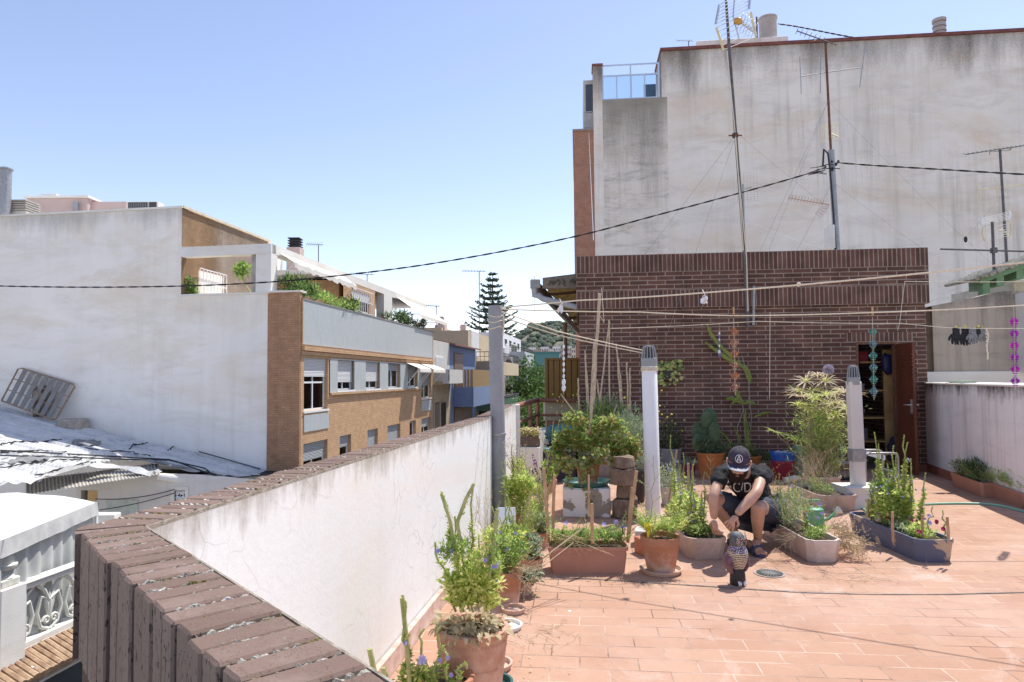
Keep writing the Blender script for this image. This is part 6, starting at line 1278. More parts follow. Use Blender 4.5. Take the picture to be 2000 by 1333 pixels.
def trough(root, L, W, h, mat, ch=.05, taper=.86, ribs=0):
    """planter box with cut corners, long axis along y"""
    def ring(w, l, c): return [(-w+c,-l),(w-c,-l),(w,-l+c),(w,l-c),(w-c,l),(-w+c,l),(-w,l-c),(-w,-l+c)]
    w, l = W/2, L/2; m = MB(); R_ = []
    lv = [(taper,0,0),(taper+.01,0,.004),(.965,0,h-.035),(1.0,0,h-.034),(1.0,0,h),(1.0,.014,h),(.98,.018,h-.05)]
    vs = []
    for k, ins, z in lv: vs += [(x, y, z) for x, y in ring(w*k-ins, l*(1-(1-k)*w/l)-ins, max(.004, ch))]
    n = 8; fs = [tuple(range(n))[::-1]] + [(i*n+j, i*n+(j+1)%n, (i+1)*n+(j+1)%n, (i+1)*n+j) for i in range(len(lv)-1) for j in range(n)]
    m.add(vs, fs)
    if ribs:
        for k in range(ribs):
            q = -l+ch+(L-2*ch)*(k+.5)/ribs
            for sx in (-1,1): m.box(min(sx*w*1.0, sx*w*1.012), max(sx*w*1.0, sx*w*1.012), q-.008, q+.008, h-.034, h-.002)
    m.build('box', mat, root)
    m = MB(); nx, ny = 6, 16; ww, ll = w*.94, l-.03; vs = [((-ww+2*ww*i/nx)*(1 if 0 < j < ny else .75), -ll+2*ll*j/ny, h-.03+.02*noise.noise(Vector((i*1.3, j*1.1, W*9)))) for j in range(ny+1) for i in range(nx+1)]
    m.add(vs, [(j*(nx+1)+i, j*(nx+1)+i+1, (j+1)*(nx+1)+i+1, (j+1)*(nx+1)+i) for j in range(ny) for i in range(nx)]); m.build('soil', M['soil'], root)
# plant parts. Every function fills shared meshes kept in a dict and made into parts at the end
class Plant:
    def __init__(s, root): s.root = root; s.b = {}
    def g(s, k): return s.b.setdefault(k, MB())
    def done(s):
        nm = {'stem': ('stems', M['stem']), 'brown': ('dry_sprays', M['stem_brown']), 'green': ('foliage', M['l_green']), 'fresh': ('foliage', M['l_fresh']), 'yellow': ('yellow_leaves', M['l_yellow']), 'dark': ('foliage', M['l_dark']), 'grey': ('foliage', M['l_grey']), 'vine': ('foliage', M['l_vine']), 'dry': ('dead_leaves', M['l_dry']), 'straw': ('straw_leaves', M['l_straw']), 'purple': ('blossoms', M['fl_purple']), 'fy': ('blossoms', M['fl_yellow']), 'mag': ('blossoms', M['fl_magenta']), 'dp': ('blossoms', M['fl_darkpurple'])}
        for k, mb in s.b.items(): mb.build(nm[k][0], nm[k][1], s.root, uvs=0, smooth=(k in ('stem','brown')))
    def stalk(s, p, top, r0=.004, r1=.0015, wob=.015, key='stem', n=7):
        q = [p.lerp(top, i/n) + (jit(wob) if 0 < i < n else Vector()) for i in range(n+1)]; s.g(key).tube(q, [r0+(r1-r0)*i/n for i in range(n+1)], 5, False); return q
    def spike(s, p, top, dens=260, lo='yellow', mid='fresh', hi='fresh', wid=.05, flowers=0, bare=0.0, fl='purple', r0=.006, tip=.35):
        """upright leafy stalk: broad leaves low down, tiny bracts towards the tip"""
        q = s.stalk(p, top, r0, .0035); L = (top-p).length
        for k in range(int(dens*L)):
            t = bare + (1-bare)*random.random(); i = min(len(q)-2, int(t*(len(q)-1))); c = q[i].lerp(q[i+1], t*(len(q)-1)-i); a = rn(0, 2*pi); f = 1-t
            if t > 1-tip: ln = rn(.006,.012); key = hi; d = Vector((cos(a), sin(a), .9)); w = ln*.45
            else: ln = wid*(.35+.8*f)*rn(.6,1.2); key = lo if random.random() < f*1.1-.15 else mid; d = Vector((cos(a), sin(a), rn(-.2,.9))); w = ln*.24
            s.g(key).leaf(c, d, ln, w, Vector((0,0,1))+jit(.5), .3)
        for k in range(flowers):
            t = rn(.35,.8); i = min(len(q)-2, int(t*(len(q)-1))); c = q[i] + jit(.012) + Vector((rn(-.02,.02), -.012, 0)); s.flower(c, .012, fl)
    def flower(s, c, r, key='purple', n=10):
        ax = Vector((rn(-.5,.5), -1, rn(.1,.9))).normalized(); u = ax.orthogonal().normalized(); v = ax.cross(u)
        for k in range(n): a = 2*pi*k/n; s.g(key).leaf(c, u*cos(a)+v*sin(a)+ax*.25, r, r*.28, ax)
    def bush(s, c, r, n, key='green', ln=.03, w=.3, sc=(1,1,1), up=.3, key2=None, p2=.3, clumps=14, stems=0, flowers=0, fl='purple', seed_in=.35):
        cl = []
        for k in range(clumps):
            d = Vector((random.gauss(0,1), random.gauss(0,1), random.gauss(0,1))).normalized(); rr = rn(seed_in, .85); cl.append((c + Vector((d.x*r*sc[0]*rr, d.y*r*sc[1]*rr, d.z*r*sc[2]*rr)), rn(.2,.42)*r))
        for k in range(n):
            cc, cr = random.choice(cl); d = Vector((random.gauss(0,1), random.gauss(0,1), random.gauss(0,1))).normalized(); p = cc + Vector((d.x*cr*sc[0], d.y*cr*sc[1], d.z*cr*sc[2]))*rn(.3,1.1)
            kk = key2 if key2 and random.random() < p2 else key; l = ln*rn(.6,1.3); s.g(kk).leaf(p, d + Vector((0,0,up)), l, l*w*.5, Vector((0,0,1))+jit(.6), .2)
        for k in range(stems): cc, cr = cl[k % len(cl)]; s.stalk(Vector((c.x*.3+cc.x*.1, c.y*.3+cc.y*.1, max(0, c.z-r*sc[2]))), cc, .004, .0015)
        for k in range(flowers): cc, cr = random.choice(cl); s.flower(cc + Vector((rn(-1,1)*cr, -cr*.9, rn(0,1)*cr)), .012, fl)
    def twigs(s, p, d, L, depth=3, key='brown', r=.0022, leafk=None, spread=.6, ln=.012):
        q = [p]; dd = d.normalized()
        for k in range(4): dd = (dd + jit(.12)).normalized(); q.append(q[-1]+dd*L/4)
        s.g(key).tube(q, [r*(1-.15*k) for k in range(5)], 4, False)
        if leafk:
            for k in range(5): s.g(leafk).leaf(q[rn_i(1,4)], dd+jit(.8), ln*rn(.6,1.2), ln*.25)
        if depth:
            for k in range(3): s.twigs(q[rn_i(2,4)], (dd+jit(spread)), L*rn(.45,.75), depth-1, key, r*.7, leafk, spread, ln)
    def fern(s, p, d, L, key='fresh', n=9, w=.5):
        """feathery divided leaf"""
        dd = d.normalized(); q = [p]; 
        for k in range(n): dd = (dd + Vector((0,0,-.10)) + jit(.04)).normalized(); q.append(q[-1]+dd*L/n)
        s.g('stem').tube(q, .0018, 4, False)
        for k in range(n//3, n+1):
            t = k/n; side = dd.cross(Vector((0,0,1))).normalized()
            for sg in (-1,1):
                l2 = L*w*.5*(1.15-t); b = (side*sg + dd*.7).normalized()
                for j in range(5): s.g(key).leaf(q[k]+b*l2*j/5, b+jit(.5), l2*.5, l2*.10, Vector((0,0,1)), .1)
def rn_i(a, b): return random.randint(a, b)
def stake(root, p, top, r=.012, mat=None, name='stake'):
    m = MB(); m.tube([p, p.lerp(top,.5)+jit(.003), top], [r, r*.97, r*.9], 7); return m.build(name, mat or M['stake'], root)
def cane(root, p, top, r=.011, mat=None):
    m = MB(); n = 9; P_ = [p.lerp(top, i/n)+jit(.006) for i in range(n+1)]; pp_ = []; rr = []
    for i, q in enumerate(P_): pp_ += [q-(top-p).normalized()*.004, q, q+(top-p).normalized()*.004]; rr += [r, r*1.35, r]
    m.tube(pp_, rr, 7); return m.build('cane', mat or M['bamboo'], root)
def X(x, y, Y, o): return V(x, y, Y) - Vector(o.location)

# -- big foreground pot
o = empty('potted_plant', (-.185, 2.98, 0), 'large weathered clay pot of withered rosettes and tall green spikes, nearest the parapet', 'potted plant')
m = MB(); h = .335; R = .158; m.lathe([(R*.74,0),(R*.78,.02),(R*.95,h-.085),(R*.97,h-.08),(R*.965,h-.02),(R*1.02,h-.012),(R*1.02,h),(R*.9,h+.002),(R*.86,h-.03)], n=48)
for k in range(72):
    a = 2*pi*k/72
    for z_ in (h-.05, h-.042, h-.15): m.lathe([(.0022,-.0022),(.0022,.0022),(0,.0025)], (R*(.975 if z_ > h-.1 else .93)*cos(a), R*(.975 if z_ > h-.1 else .93)*sin(a), z_), 5)
m.build('pot', M['pot_old'], o, smooth=True, angle=50); m = MB(); m.lathe([(0,h-.028),(R*.87,h-.03)], n=24); m.build('soil', M['soil'], o)
P = Plant(o); T_ = lambda x, y, Y=2.95: X(x, y, Y, o)
for (bx, by), (tx, ty), fl in (((905,1195),(862,962),3),((915,1190),(925,945),4),((900,1195),(888,1010),4),((950,1195),(970,995),5),((935,1190),(935,1050),4),((960,1195),(975,1060),5),((890,1195),(850,1060),2),((925,1195),(905,1075),3)):
    b_ = T_(bx, by, 2.98+rn(-.06,.06)); t_ = T_(tx, ty, 2.92+rn(-.04,.04)); P.spike(b_, t_, 560, 'yellow', 'fresh', 'fresh', .042, max(0,fl-3), .05, r0=.006, tip=.3)
# thick curved succulent stalks
for pts_ in (((892,1100),(880,1020),(862,965)), ((905,1090),(893,1020),(910,975),(926,945)), ((955,1130),(965,1060),(972,995))):
    P.g('stem').tube([T_(x, y, 2.9) for x, y in pts_], [.007]+[.008]*(len(pts_)-2)+[.0065], 8)
for k in range(60):
    t = random.random(); a = T_(893,1030,2.9).lerp(T_(926,945,2.9), t) if k % 2 else T_(880,1040,2.9).lerp(T_(862,963,2.9), t); P.g('fresh').leaf(a, jit(1)+Vector((0,0,.5)), .014, .004)
for k in range(400):
    a = rn(0, 2*pi); rr = R*rn(.2,1.05); p = Vector((rr*cos(a), rr*sin(a), h-.02+rn(0,.05))); d = Vector((cos(a), sin(a), rn(-.7,.5)))+jit(.5); P.g('dry' if rr > R*.45 or random.random() < .5 else 'straw').leaf2(p, d, rn(.02,.055), rn(.006,.014), Vector((0,0,1))+jit(.6), rn(.2,1.2))
P.bush(T_(868,1080,2.9), .075, 380, 'green', .02, .3, (1,.7,1.1), clumps=14, flowers=2, up=.9, key2='fresh', p2=.5); P.bush(T_(962,1080,2.9), .07, 380, 'green', .02, .3, (.8,.7,1.4), clumps=14, flowers=3, key2='fresh', up=.9, p2=.5); P.bush(T_(915,1140,2.95), .11, 900, 'yellow', .028, .5, (1.1,.9,.8), key2='fresh', clumps=20)
P.bush(T_(898,1070,2.9), .055, 300, 'fresh', .02, .3, (1,.7,1.3), key2='green', flowers=1, up=.9); P.bush(T_(935,1100,2.9), .06, 260, 'fresh', .022, .4, (1,.7,1.2), key2='yellow'); P.bush(T_(955,1150,2.95), .08, 420, 'yellow', .028, .5, (1,.9,.8), key2='fresh')
for k in range(5): P.twigs(T_(920,1100), Vector((rn(-.3,.8), -.1, 1)), rn(.12,.22), 2, 'brown', .0012)
P.done()
# -- pot just in front, mostly below the frame
o = empty('potted_plant', (G(872,1325,.2)-Vector((0,0,.2)))[:], 'low clay pot at the bottom edge with knobbly green stalks and pale blue flower', 'potted plant'); o.location.z = 0
pot(o, .115, .21, M['pot']); P = Plant(o); T_ = lambda x, y, Y=None: X(x, y, Y or o.location.y, o); Yo = o.location.y
for (bx, by), (tx, ty) in (((800,1345),(785,1165)),((810,1350),(828,1230)),((850,1340),(862,1222)),((770,1360),(752,1305)),((790,1350),(800,1240)),((890,1340),(908,1292)),((820,1340),(832,1290)),((875,1340),(870,1262))):
    b_ = T_(bx, by, Yo-.02+rn(-.04,.04)); t_ = T_(tx, ty, Yo-.08+rn(-.03,.03)); P.spike(b_, t_, 520, 'fresh', 'fresh', 'fresh', .03, 1, .0, r0=.008, tip=.45)
P.g('stem').tube([T_(800,1335,Yo-.06), T_(794,1250,Yo-.06), T_(785,1168,Yo-.06)], [.009,.010,.009], 8)
P.flower(T_(826,1288,Yo-.12), .022); P.bush(T_(815,1330,Yo-.03), .075, 600, 'fresh', .022, .4, (1.4,.8,1), key2='yellow', flowers=3); P.done()
m = MB(); q = G(722, 1300, .52); m.tube([q-Vector((0,0,.12)), q, q+Vector((0,0,.03))], [.009,.010,.008], 8); q2 = V(752,1330,q.y)
q = V(722, 1268, 2.2); b2 = Vector((q.x+.02, q.y, 0)); o = empty('potted_plant', b2, 'single thick green stalk poking up beside the coping bricks', 'potted plant'); pot(o, .08, .15, M['pot']); P = Plant(o); P.g('stem').tube([Vector((0,0,.12)), Vector((0,0,.45)), Vector(q)-b2], [.011,.010,.009], 8)
for k in range(50): P.g('fresh').leaf(Vector((0,0,.12)).lerp(Vector(q)-b2, random.random()), jit(1)+Vector((0,0,.5)), .016, .005)
P.g('stem').tube([Vector((0,0,.12)), Vector((.03,0,.25)), V(749,1305,2.2)-b2], [.010,.009,.007], 8); P.done()
# -- saucers beside the big pot
saucer(G(990,1228)+Vector((0,.0,0)), .09, .028, plain('white_saucer', (0.75,0.74,0.72), .4, bump=0), 'white saucer half hidden behind the large clay pot')
saucer(G(968,1305), .085, .03, M['pot'], 'terracotta saucer on the tiles right of the large clay pot')
saucer(G(960,1345), .10, .035, M['teal'], 'dark teal saucer rim at the bottom edge beside the large pot')
saucer(G(1003,1196), .075, .03, M['pot'], 'empty terracotta saucer under the drooping dry stalks')

def simplepot(x, y, R, h, mat, lab, name='potted_plant', **k):
    p = G(x, y); o = empty(name, p, lab, 'potted plant'); pot(o, R, h, mat, **k); return o, Plant(o), (lambda a, b, Y=None: X(a, b, (Y or p.y), o))
o, P, T_ = simplepot(992, 1176, .095, .2, M['pot'], 'clay pot of bright green bush with violet flowers behind the large pot')
P.bush(T_(998,1075), .12, 1500, 'green', .026, .4, (1,.8,1.2), key2='fresh', p2=.5, clumps=26, flowers=4); P.spike(T_(990,1120), T_(975,1010), 400, 'fresh', 'green', 'fresh', .035, 4); P.spike(T_(985,1120), T_(960,990), 380, 'fresh', 'fresh', 'fresh', .035, 1)
for k in range(16): P.twigs(Vector((rn(0,.08), -.08, .2)), Vector((rn(.1,.9), -.3, rn(-.6,.9))), rn(.10,.2), 1, 'brown', .0018, 'dry')
for (a, b) in (((985,1165),(1135,1035)), ((990,1160),(1150,1022)), ((1000,1170),(1120,1060))): P.g('brown').tube([T_(a[0],a[1],o.location.y-.05), T_((a[0]+b[0])/2,(a[1]+b[1])/2-8,o.location.y-.05), T_(b[0],b[1],o.location.y+.2)], .003, 5)
P.done()
o, P, T_ = simplepot(1020, 1160, .075, .10, M['pot'], 'low pot of round grey green leaves spreading on the tiles')
for k in range(260): a = rn(0, 2*pi); r_ = rn(.0,.12); p = Vector((r_*cos(a), r_*sin(a), .11+rn(-.02,.05))); P.g('grey' if k % 3 else 'dark').leaf2(p, Vector((cos(a), sin(a), rn(-.3,.5))), rn(.025,.045), .015, Vector((0,0,1)), .4)
P.done()
o, P, T_ = simplepot(1042, 1120, .07, .11, M['pot'], 'small pot with big pale veined leaf and yellow leaves beside the planter')
for k in range(16): a = rn(0, 2*pi); P.g('grey').leaf2(Vector((0,0,.12)), Vector((cos(a), sin(a), rn(.2,1))), rn(.07,.13), .035, Vector((0,0,1)), .5)
for k in range(10): a = rn(0, 2*pi); P.g('fy').leaf2(T_(1020,1048)+jit(.04), Vector((cos(a), sin(a), .4)), rn(.04,.07), .022, Vector((0,0,1)), .4)
P.bush(T_(1040,1060), .09, 500, 'grey', .03, .6, (1.2,.8,.7)); P.done()
o, P, T_ = simplepot(1000, 1050, .10, .2, M['pot'], 'clay pot with tall lime green leafy shoots against the grey post')
for (a, b) in (((1000,1000),(1000,868)),((1010,1000),(1020,900)),((1005,1000),(990,930)),((1020,1000),(1040,935)),((1012,1000),(1030,960)),((998,1000),(978,905))): P.spike(T_(*a), T_(*b), 420, 'yellow', 'fresh', 'fresh', .05, 0, .05, tip=.25)
P.bush(T_(1015,950), .17, 1500, 'fresh', .035, .5, (1,.8,1), key2='yellow', p2=.5, clumps=26); P.bush(T_(1020,1010), .12, 800, 'yellow', .028, .4, (1,.8,1.2), key2='fresh', p2=.5)
for k in range(12): P.twigs(T_(995+rn(0,20),950), Vector((rn(-.3,.3), 0, 1)), rn(.15,.3), 2, 'brown', .001, 'dp' if k % 2 else 'yellow')
P.done()
o = empty('glazed_tile', G(990, 1070), 'white glazed square tile propped on a wooden block beside the post', 'tile'); m = MB(); m.bbox(-.075,.075,-.008,.008,0,.2,.003, Matrix.Translation((0,0,.14)) @ Matrix.Rotation(radians(-28), 4, 'X')); m.build('tile', plain('glazed_white', (0.66,0.70,0.76), .15, .05, 5, bump=0), o); m = MB(); m.bbox(-.05,.05,0,.08,0,.16,.005); m.build('block', M['logs'], o)
for i, (x, y, R, h, lab, kk, key) in enumerate(((1030,1045,.07,.12,'small pot of lime green sprigs between the post and the stakes','b','fresh'), (1060,985,.075,.14,'small terracotta pot of dark purple flower spikes','d','dark'), (1048,1010,.08,.14,'clay pot with yellow green mint like leaves near the white block','b','yellow'), (1075,960,.085,.15,'clay pot of tall dry seed stalks by the white cube','s','fresh'))):
    o, P, T_ = simplepot(x, y, R, h, M['pot'], lab)
    if kk == 'b': P.bush(Vector((0,0,h+.10)), .13, 800, key, .03, .5, (1,.9,.9), key2='fresh', clumps=18)
    if kk == 'd':
        P.bush(Vector((0,0,h+.12)), .13, 500, 'dark', .03, .4, key2='fresh')
        for k in range(10):
            t_ = Vector((rn(-.16,.12), rn(-.05,.05), h+rn(.25,.45))); q = P.stalk(Vector((0,0,h)), t_)
            for j in range(30): P.g('dp').leaf(q[-1].lerp(q[-3], random.random()), jit(1), .018, .006)
    if kk == 's':
        for k in range(6): P.spike(Vector((rn(-.05,.05),0,h)), Vector((rn(-.15,.15), rn(-.05,.05), h+rn(.3,.75))), 300, 'fresh', 'green', 'yellow', .03, 0)
        P.bush(Vector((0,0,h+.15)), .14, 500, 'fresh', .035, .45)
    P.done()
for i, (x, y, R, h, lab, key, k2) in enumerate(((968,1128,.085,.16,'small clay pot of wispy lime stems tight against the parapet skirting','yellow','fresh'), (1012,1100,.08,.13,'clay pot of bright green parsley like leaves behind the violet bush','fresh','green'), (1058,1068,.07,.12,'little clay pot of pale grey rosette leaves left of the trough','grey','fresh'), (1018,1012,.085,.18,'clay pot of airy yellow green shoots by the tile','yellow','fresh'), (1010,962,.09,.2,'far clay pot of lime spires at the parapet end','fresh','yellow'), (1040,940,.08,.18,'clay pot of reddish seed stalks at the parapet end','yellow','vine'))):
    o, P, T_ = simplepot(x, y, R, h, M['pot'], lab)
    P.bush(Vector((0,0,h+.09)), .14, 900, key, .028, .4, (1,.9,1), key2=k2, p2=.45, clumps=24, up=.6)
    for k in range(7): P.spike(Vector((rn(-.05,.05), rn(-.03,.03), h-.02)), Vector((rn(-.14,.14), rn(-.06,.06), h+rn(.18,.42))), 330, key, k2, 'fresh', .035, 1 if k < 2 else 0, .05, r0=.003)
    for k in range(5): P.twigs(Vector((0,0,h)), Vector((rn(-.5,.5), rn(-.3,.3), 1)), rn(.16,.3), 2, 'brown', .0012, 'straw', .4, .01)
    P.done()
# -- terracotta trough
def troughpx(xL, xR, yb, L, h, mat, lab, along='y', ch=.05, taper=.86, name='planter_box', rz=0.0, depthdir=1, ribs=0):
    a, b = G(xL, yb), G(xR, yb); W = (b-a).length/taper; c = (a+b)/2
    if along == 'y': o = empty(name, c + Vector((0, L/2*.98, 0)), lab, 'planter', rz=rz); trough(o, L, W, h, mat, ch, taper, ribs)
    else: o = empty(name, c + Vector((0, L/2, 0)), lab, 'planter', rz=pi/2+rz); trough(o, W, L, h, mat, ch, taper, ribs)
    return o
h = .19
a, b = G(1078, 1120), G(1222, 1122); c = (a+b)/2; o = empty('planter_box', (c.x, c.y+.10, 0), 'long smooth terracotta plastic trough full of feathery greens and stakes', 'planter'); Wt = (b.x-a.x)/2/.93
m = MB()
def rrect(w, d, r, n=5): return [(sx*(w-r)+r*cos(t), sy*(d-r)+r*sin(t)) for sx, sy, t0 in ((1,1,0),(-1,1,pi/2),(-1,-1,pi),(1,-1,3*pi/2)) for t in [t0+pi/2*k/n for k in range(n+1)]]
lv = [(.93,0),(.93,.006),(.985,.135),(.985,.14),(.97,.142),(.975,h-.03),(1.02,h-.028),(1.03,h-.004),(1.015,h),(.98,h),(.97,h-.03)]; vs = []
for k, z_ in lv: vs += [(x, y, z_) for x, y in rrect(Wt*k, .105*k, .02)]
n = 24; m.add(vs, [tuple(range(n))[::-1]] + [(i*n+j, i*n+(j+1)%n, (i+1)*n+(j+1)%n, (i+1)*n+j) for i in range(len(lv)-1) for j in range(n)]); m.build('box', M['plastic_tc'], o, smooth=True, angle=30)
m = MB(); m.prism(rrect(Wt*.96, .1, .02), h-.06, h-.03); m.build('soil', M['soil'], o); P = Plant(o); T_ = lambda x, y, Y=None: X(x, y, Y or o.location.y, o)
for k in range(26): q = rn(-.95,.95)*Wt; P.bush(Vector((q, rn(-.06,.06), h+.03+rn(0,.05))), .055, 190, 'fresh' if k % 3 else 'green', .022, .28, (1.1,1,1.1), up=.8, key2='green', clumps=5, flowers=0)
for k in range(46): q = rn(-.95,.95)*Wt; P.fern(Vector((q, rn(-.05,.05), h-.03)), Vector((rn(-.5,.5), rn(-.5,.5), 1)), rn(.12,.24), 'fresh', 7, .6)
for k in range(30): q = rn(-1,-.4)*Wt; P.g('straw').tube([Vector((q,-.05,h)), Vector((q+rn(-.05,.15),-.12,h+rn(.02,.12))), Vector((q+rn(0,.35),-.16,h+rn(-.06,.1)))], .0012, 3)
P.spike(T_(1212,1058), T_(1222,998), 500, 'green', 'dark', 'green', .022, 3); P.flower(T_(1180,1025,4.85), .02); P.flower(T_(1106,1022,4.85), .018); P.flower(T_(1203,1020,4.85), .02); P.done()
for (x0, y0, x1, y1, Y, w) in ((1072,1060,1062,915,5.05,.013), (1080,1050,1083,928,5.1,.013), (1157,1062,1156,984,4.9,.013), (1227,1050,1243,920,5.0,.015), (1226,1060,1235,952,5.05,.013), (1150,1010,1150,928,5.1,.009)): stake(o, T_(x0,y0,Y), T_(x1,y1,Y), w)
# -- pot with feathery leaves on saucer
pt = G(1291, 1118); saucer((pt.x, pt.y, 0), .155, .035, M['pot'], 'large terracotta saucer under the feathery leaved pot'); R = .145; h = .255
o = empty('potted_plant', (pt.x, pt.y, .011), 'clay pot with white bloom holding fennel like leaves and a yellow tag', 'potted plant'); pot(o, R, h, M['pot'], rim=.055, base=.66); P = Plant(o)
for k in range(46):
    a = rn(0, 2*pi); left = k % 2; bx = -.06 if left else .07; P.fern(Vector((bx+rn(-.02,.02), rn(-.02,.02), h-.03)), Vector((cos(a)*rn(.1,.6), sin(a)*rn(.1,.6), 1)), rn(.17,.30), 'fresh' if k % 3 else 'yellow', 9, .65)
q = P.stalk(Vector((-.06,0,h-.03)), Vector((-.035,.03,h+.58)), .004, .002, .02)
for t, d in ((.35,-1),(.5,1),(.62,-1),(.75,1),(.86,-1)): i = int(t*7); P.twigs(q[i], Vector((d, 0, 1.1)), .09, 1, 'stem', .0016, 'fresh')
for k in range(6): a = rn(0, 2*pi); P.g('yellow').leaf2(Vector((.02,-.02,h+.1))+jit(.05), Vector((cos(a), sin(a), .3)), .05, .016, Vector((0,0,1)), .5)
P.done(); m = MB(); c = Vector((-.10,-.06,h+.05)); m.add([c+Vector(v_) for v_ in ((-.004,0,-.07),(.004,0,-.07),(.012,0,0),(.03,0,.01),(.028,-.005,.05),(-.028,-.005,.055),(-.03,0,.012),(-.012,0,0))], [(0,1,2,3,4,5,6,7)]); mm = m.build('plant_tag', plain('yellow_tag', (0.85,0.60,0.02), .4, .05, 5, bump=0), o)
sol = mm.modifiers.new('s', 'SOLIDIFY'); sol.thickness = .002
# bricks behind it
for i, (x, y, col, lab) in enumerate(((1262,1085,(0.45,0.18,0.11),'red hollow brick on the tiles behind the feathery leaved pot'), (1251,1065,(0.62,0.60,0.57),'white painted brick standing behind the feathery leaved pot'), (1318,1065,(0.6,0.57,0.55),'small pale rubble brick right of the feathery leaved pot'))):
    p = G(x, y); m = MB(); m.bbox(-.045,.045,-.06,.12,0,.13 if i < 2 else .05,.006); o = m.build('brick', plain('loose_brick', col, .9, .25, 12, bump=.5)); o.location = p; o.rotation_euler = (0,0,rn(-.3,.3)); tag(o, lab, 'brick')
# -- concrete troughs pointing away
def spikes_in(o, P, L, h, n, hmin, hmax, ys, lo='yellow', mid='fresh', fl=3, w=.1, wid=.045, dens=330):
    for k in range(n):
        y = rn(*ys); x = rn(-w, w); hh = rn(hmin, hmax); P.spike(Vector((x, y, h-.03)), Vector((x+rn(-.06,.06), y+rn(-.05,.05), h+hh)), dens, lo, mid, 'fresh' if mid != 'grey' else 'grey', wid, fl, .03, tip=.3)
o = troughpx(1347, 1417, 1095, .98, .17, M['conc_pot'], 'grey beige concrete trough the man is reaching into, with tall lime spikes'); oA = o; P = Plant(o); h = .17
spikes_in(o, P, .98, h, 24, .18, .58, (-.30,.45), fl=3, wid=.045); 
for (x, y, Y) in ((1310,850,6.0),(1352,950,5.7),(1372,990,5.45),(1325,900,5.9),(1342,920,5.8)): t_ = X(x, y, Y, o); P.spike(Vector((t_.x*.6, t_.y, h-.03)), t_, 330, 'yellow', 'fresh', 'fresh', .045, 4, .03, tip=.4)
P.bush(Vector((-.02,.0,h+.12)), .19, 2400, 'yellow', .036, .4, (.8,1.9,.8), key2='fresh', p2=.5, clumps=34, flowers=6); P.bush(Vector((0,-.35,h+.04)), .09, 500, 'green', .03, .5, (1.2,1.1,.8), key2='yellow', clumps=14)
for k in range(10): a = rn(0, 2*pi); P.g('grey').leaf2(Vector((.0+rn(-.05,.05),-.33,h+.02)), Vector((cos(a), sin(a), .5)), .06, .022, Vector((0,0,1)), .4)
for k in range(60): P.g('dry').leaf2(Vector((rn(-.11,.11), rn(-.45,-.1), h-.01)), jit(1)+Vector((0,-.3,.1)), rn(.02,.05), .008, Vector((0,0,1)), .7)
q = P.stalk(X(1388,1000,6.0,o), X(1387,885,6.0,o), .003, .0015, .005)
for k in range(16): sg = random.choice((-1,1)); c_ = q[2+k%5]; P.g('straw').tube([c_, c_+Vector((sg*.02,0,.02)), c_+Vector((sg*.035,0,.055))], .0016, 4)
P.done(); stake(o, X(1346,960,5.9,o)-Vector((0,0,.2)), X(1344,905,5.9,o), .012); stake(o, X(1300,960,6.1,o)-Vector((0,0,.2)), X(1322,880,6.1,o), .010)
o = troughpx(1583, 1643, 1100, 1.02, .17, M['conc_pot2'], 'pale concrete trough right of the man, full of wiry grey green stems'); oB = o; P = Plant(o)
P.bush(Vector((-.02,.12,h+.13)), .19, 2100, 'grey', .028, .25, (.8,2.0,.95), key2='fresh', p2=.25, clumps=44, up=.9, flowers=10); P.bush(Vector((0,-.36,h+.03)), .09, 500, 'fresh', .028, .3, (1.3,1.1,.7), key2='green')
spikes_in(o, P, 1, h, 8, .15, .42, (-.2,.4), 'fresh', 'grey', 3, .1, .03)
for k in range(46): P.twigs(Vector((rn(-.1,.1), rn(-.45,.4), h)), Vector((rn(-1,.5), rn(-.6,.2), 1)), rn(.14,.26), 2, 'stem' if k % 2 else 'brown', .0014, 'grey' if k % 3 else 'fy', .5, .01)
for k in range(10): P.twigs(Vector((-.12,-.3,h)), Vector((-1, -.8, rn(-.5,.4))), rn(.10,.18), 2, 'brown', .0014)
for k in range(46): P.twigs(Vector((.14, rn(-.45,-.1), h-.03)), Vector((1, -.1, rn(-.9,.7))), rn(.08,.16), 2, 'straw', .0011, 'straw', .8, .014)
P.flower(X(1600,985,5.35,o), .022); P.flower(X(1604,1003,5.3,o), .018); P.flower(X(1598,1012,5.3,o), .018); P.done()
o = troughpx(1797, 1866, 1100, 1.08, .175, M['blue_pot'], 'trough with flaking dark blue paint full of tall spikes and crimson flowers', ribs=14); P = Plant(o); h = .175
for (x, y, Y) in ((1717,845,5.75),(1768,850,5.7),(1752,885,5.75),(1780,895,5.6),(1806,925,5.5),(1738,905,5.7),(1724,900,5.85),(1760,915,5.65),(1690,975,5.9),(1700,920,5.85),(1745,870,5.7)): t_ = X(x, y, Y, o); [P.spike(Vector((t_.x*.75+rn(-.03,.03), t_.y, h-.03)), t_+Vector((rn(-.04,.04), rn(-.04,.04), -dz)), 520, 'yellow', 'yellow' if dz else 'fresh', 'fresh', .05, 3, .15, tip=.28, r0=.005) for dz in (0, rn(.05,.15))]
P.bush(X(1745,985,5.7,o), .15, 1500, 'yellow', .04, .6, (1.2,.9,1.1), key2='fresh', p2=.5, clumps=24, flowers=6); P.bush(X(1722,955,5.75,o), .10, 500, 'green', .028, .4, (1,.8,1.3), key2='fresh', clumps=14, flowers=7)
P.bush(Vector((0,-.30,h+.02)), .11, 700, 'fresh', .035, .35, (1,1.6,.6), key2='yellow', clumps=20); 
for k in range(120): y = rn(-.3,.25); P.g('grey').leaf2(Vector((rn(-.1,.1), y, h-.02)), Vector((rn(-1,1), rn(-.6,.6), rn(.4,1))), rn(.08,.15), .005, Vector((0,0,1))+jit(.3), .8)
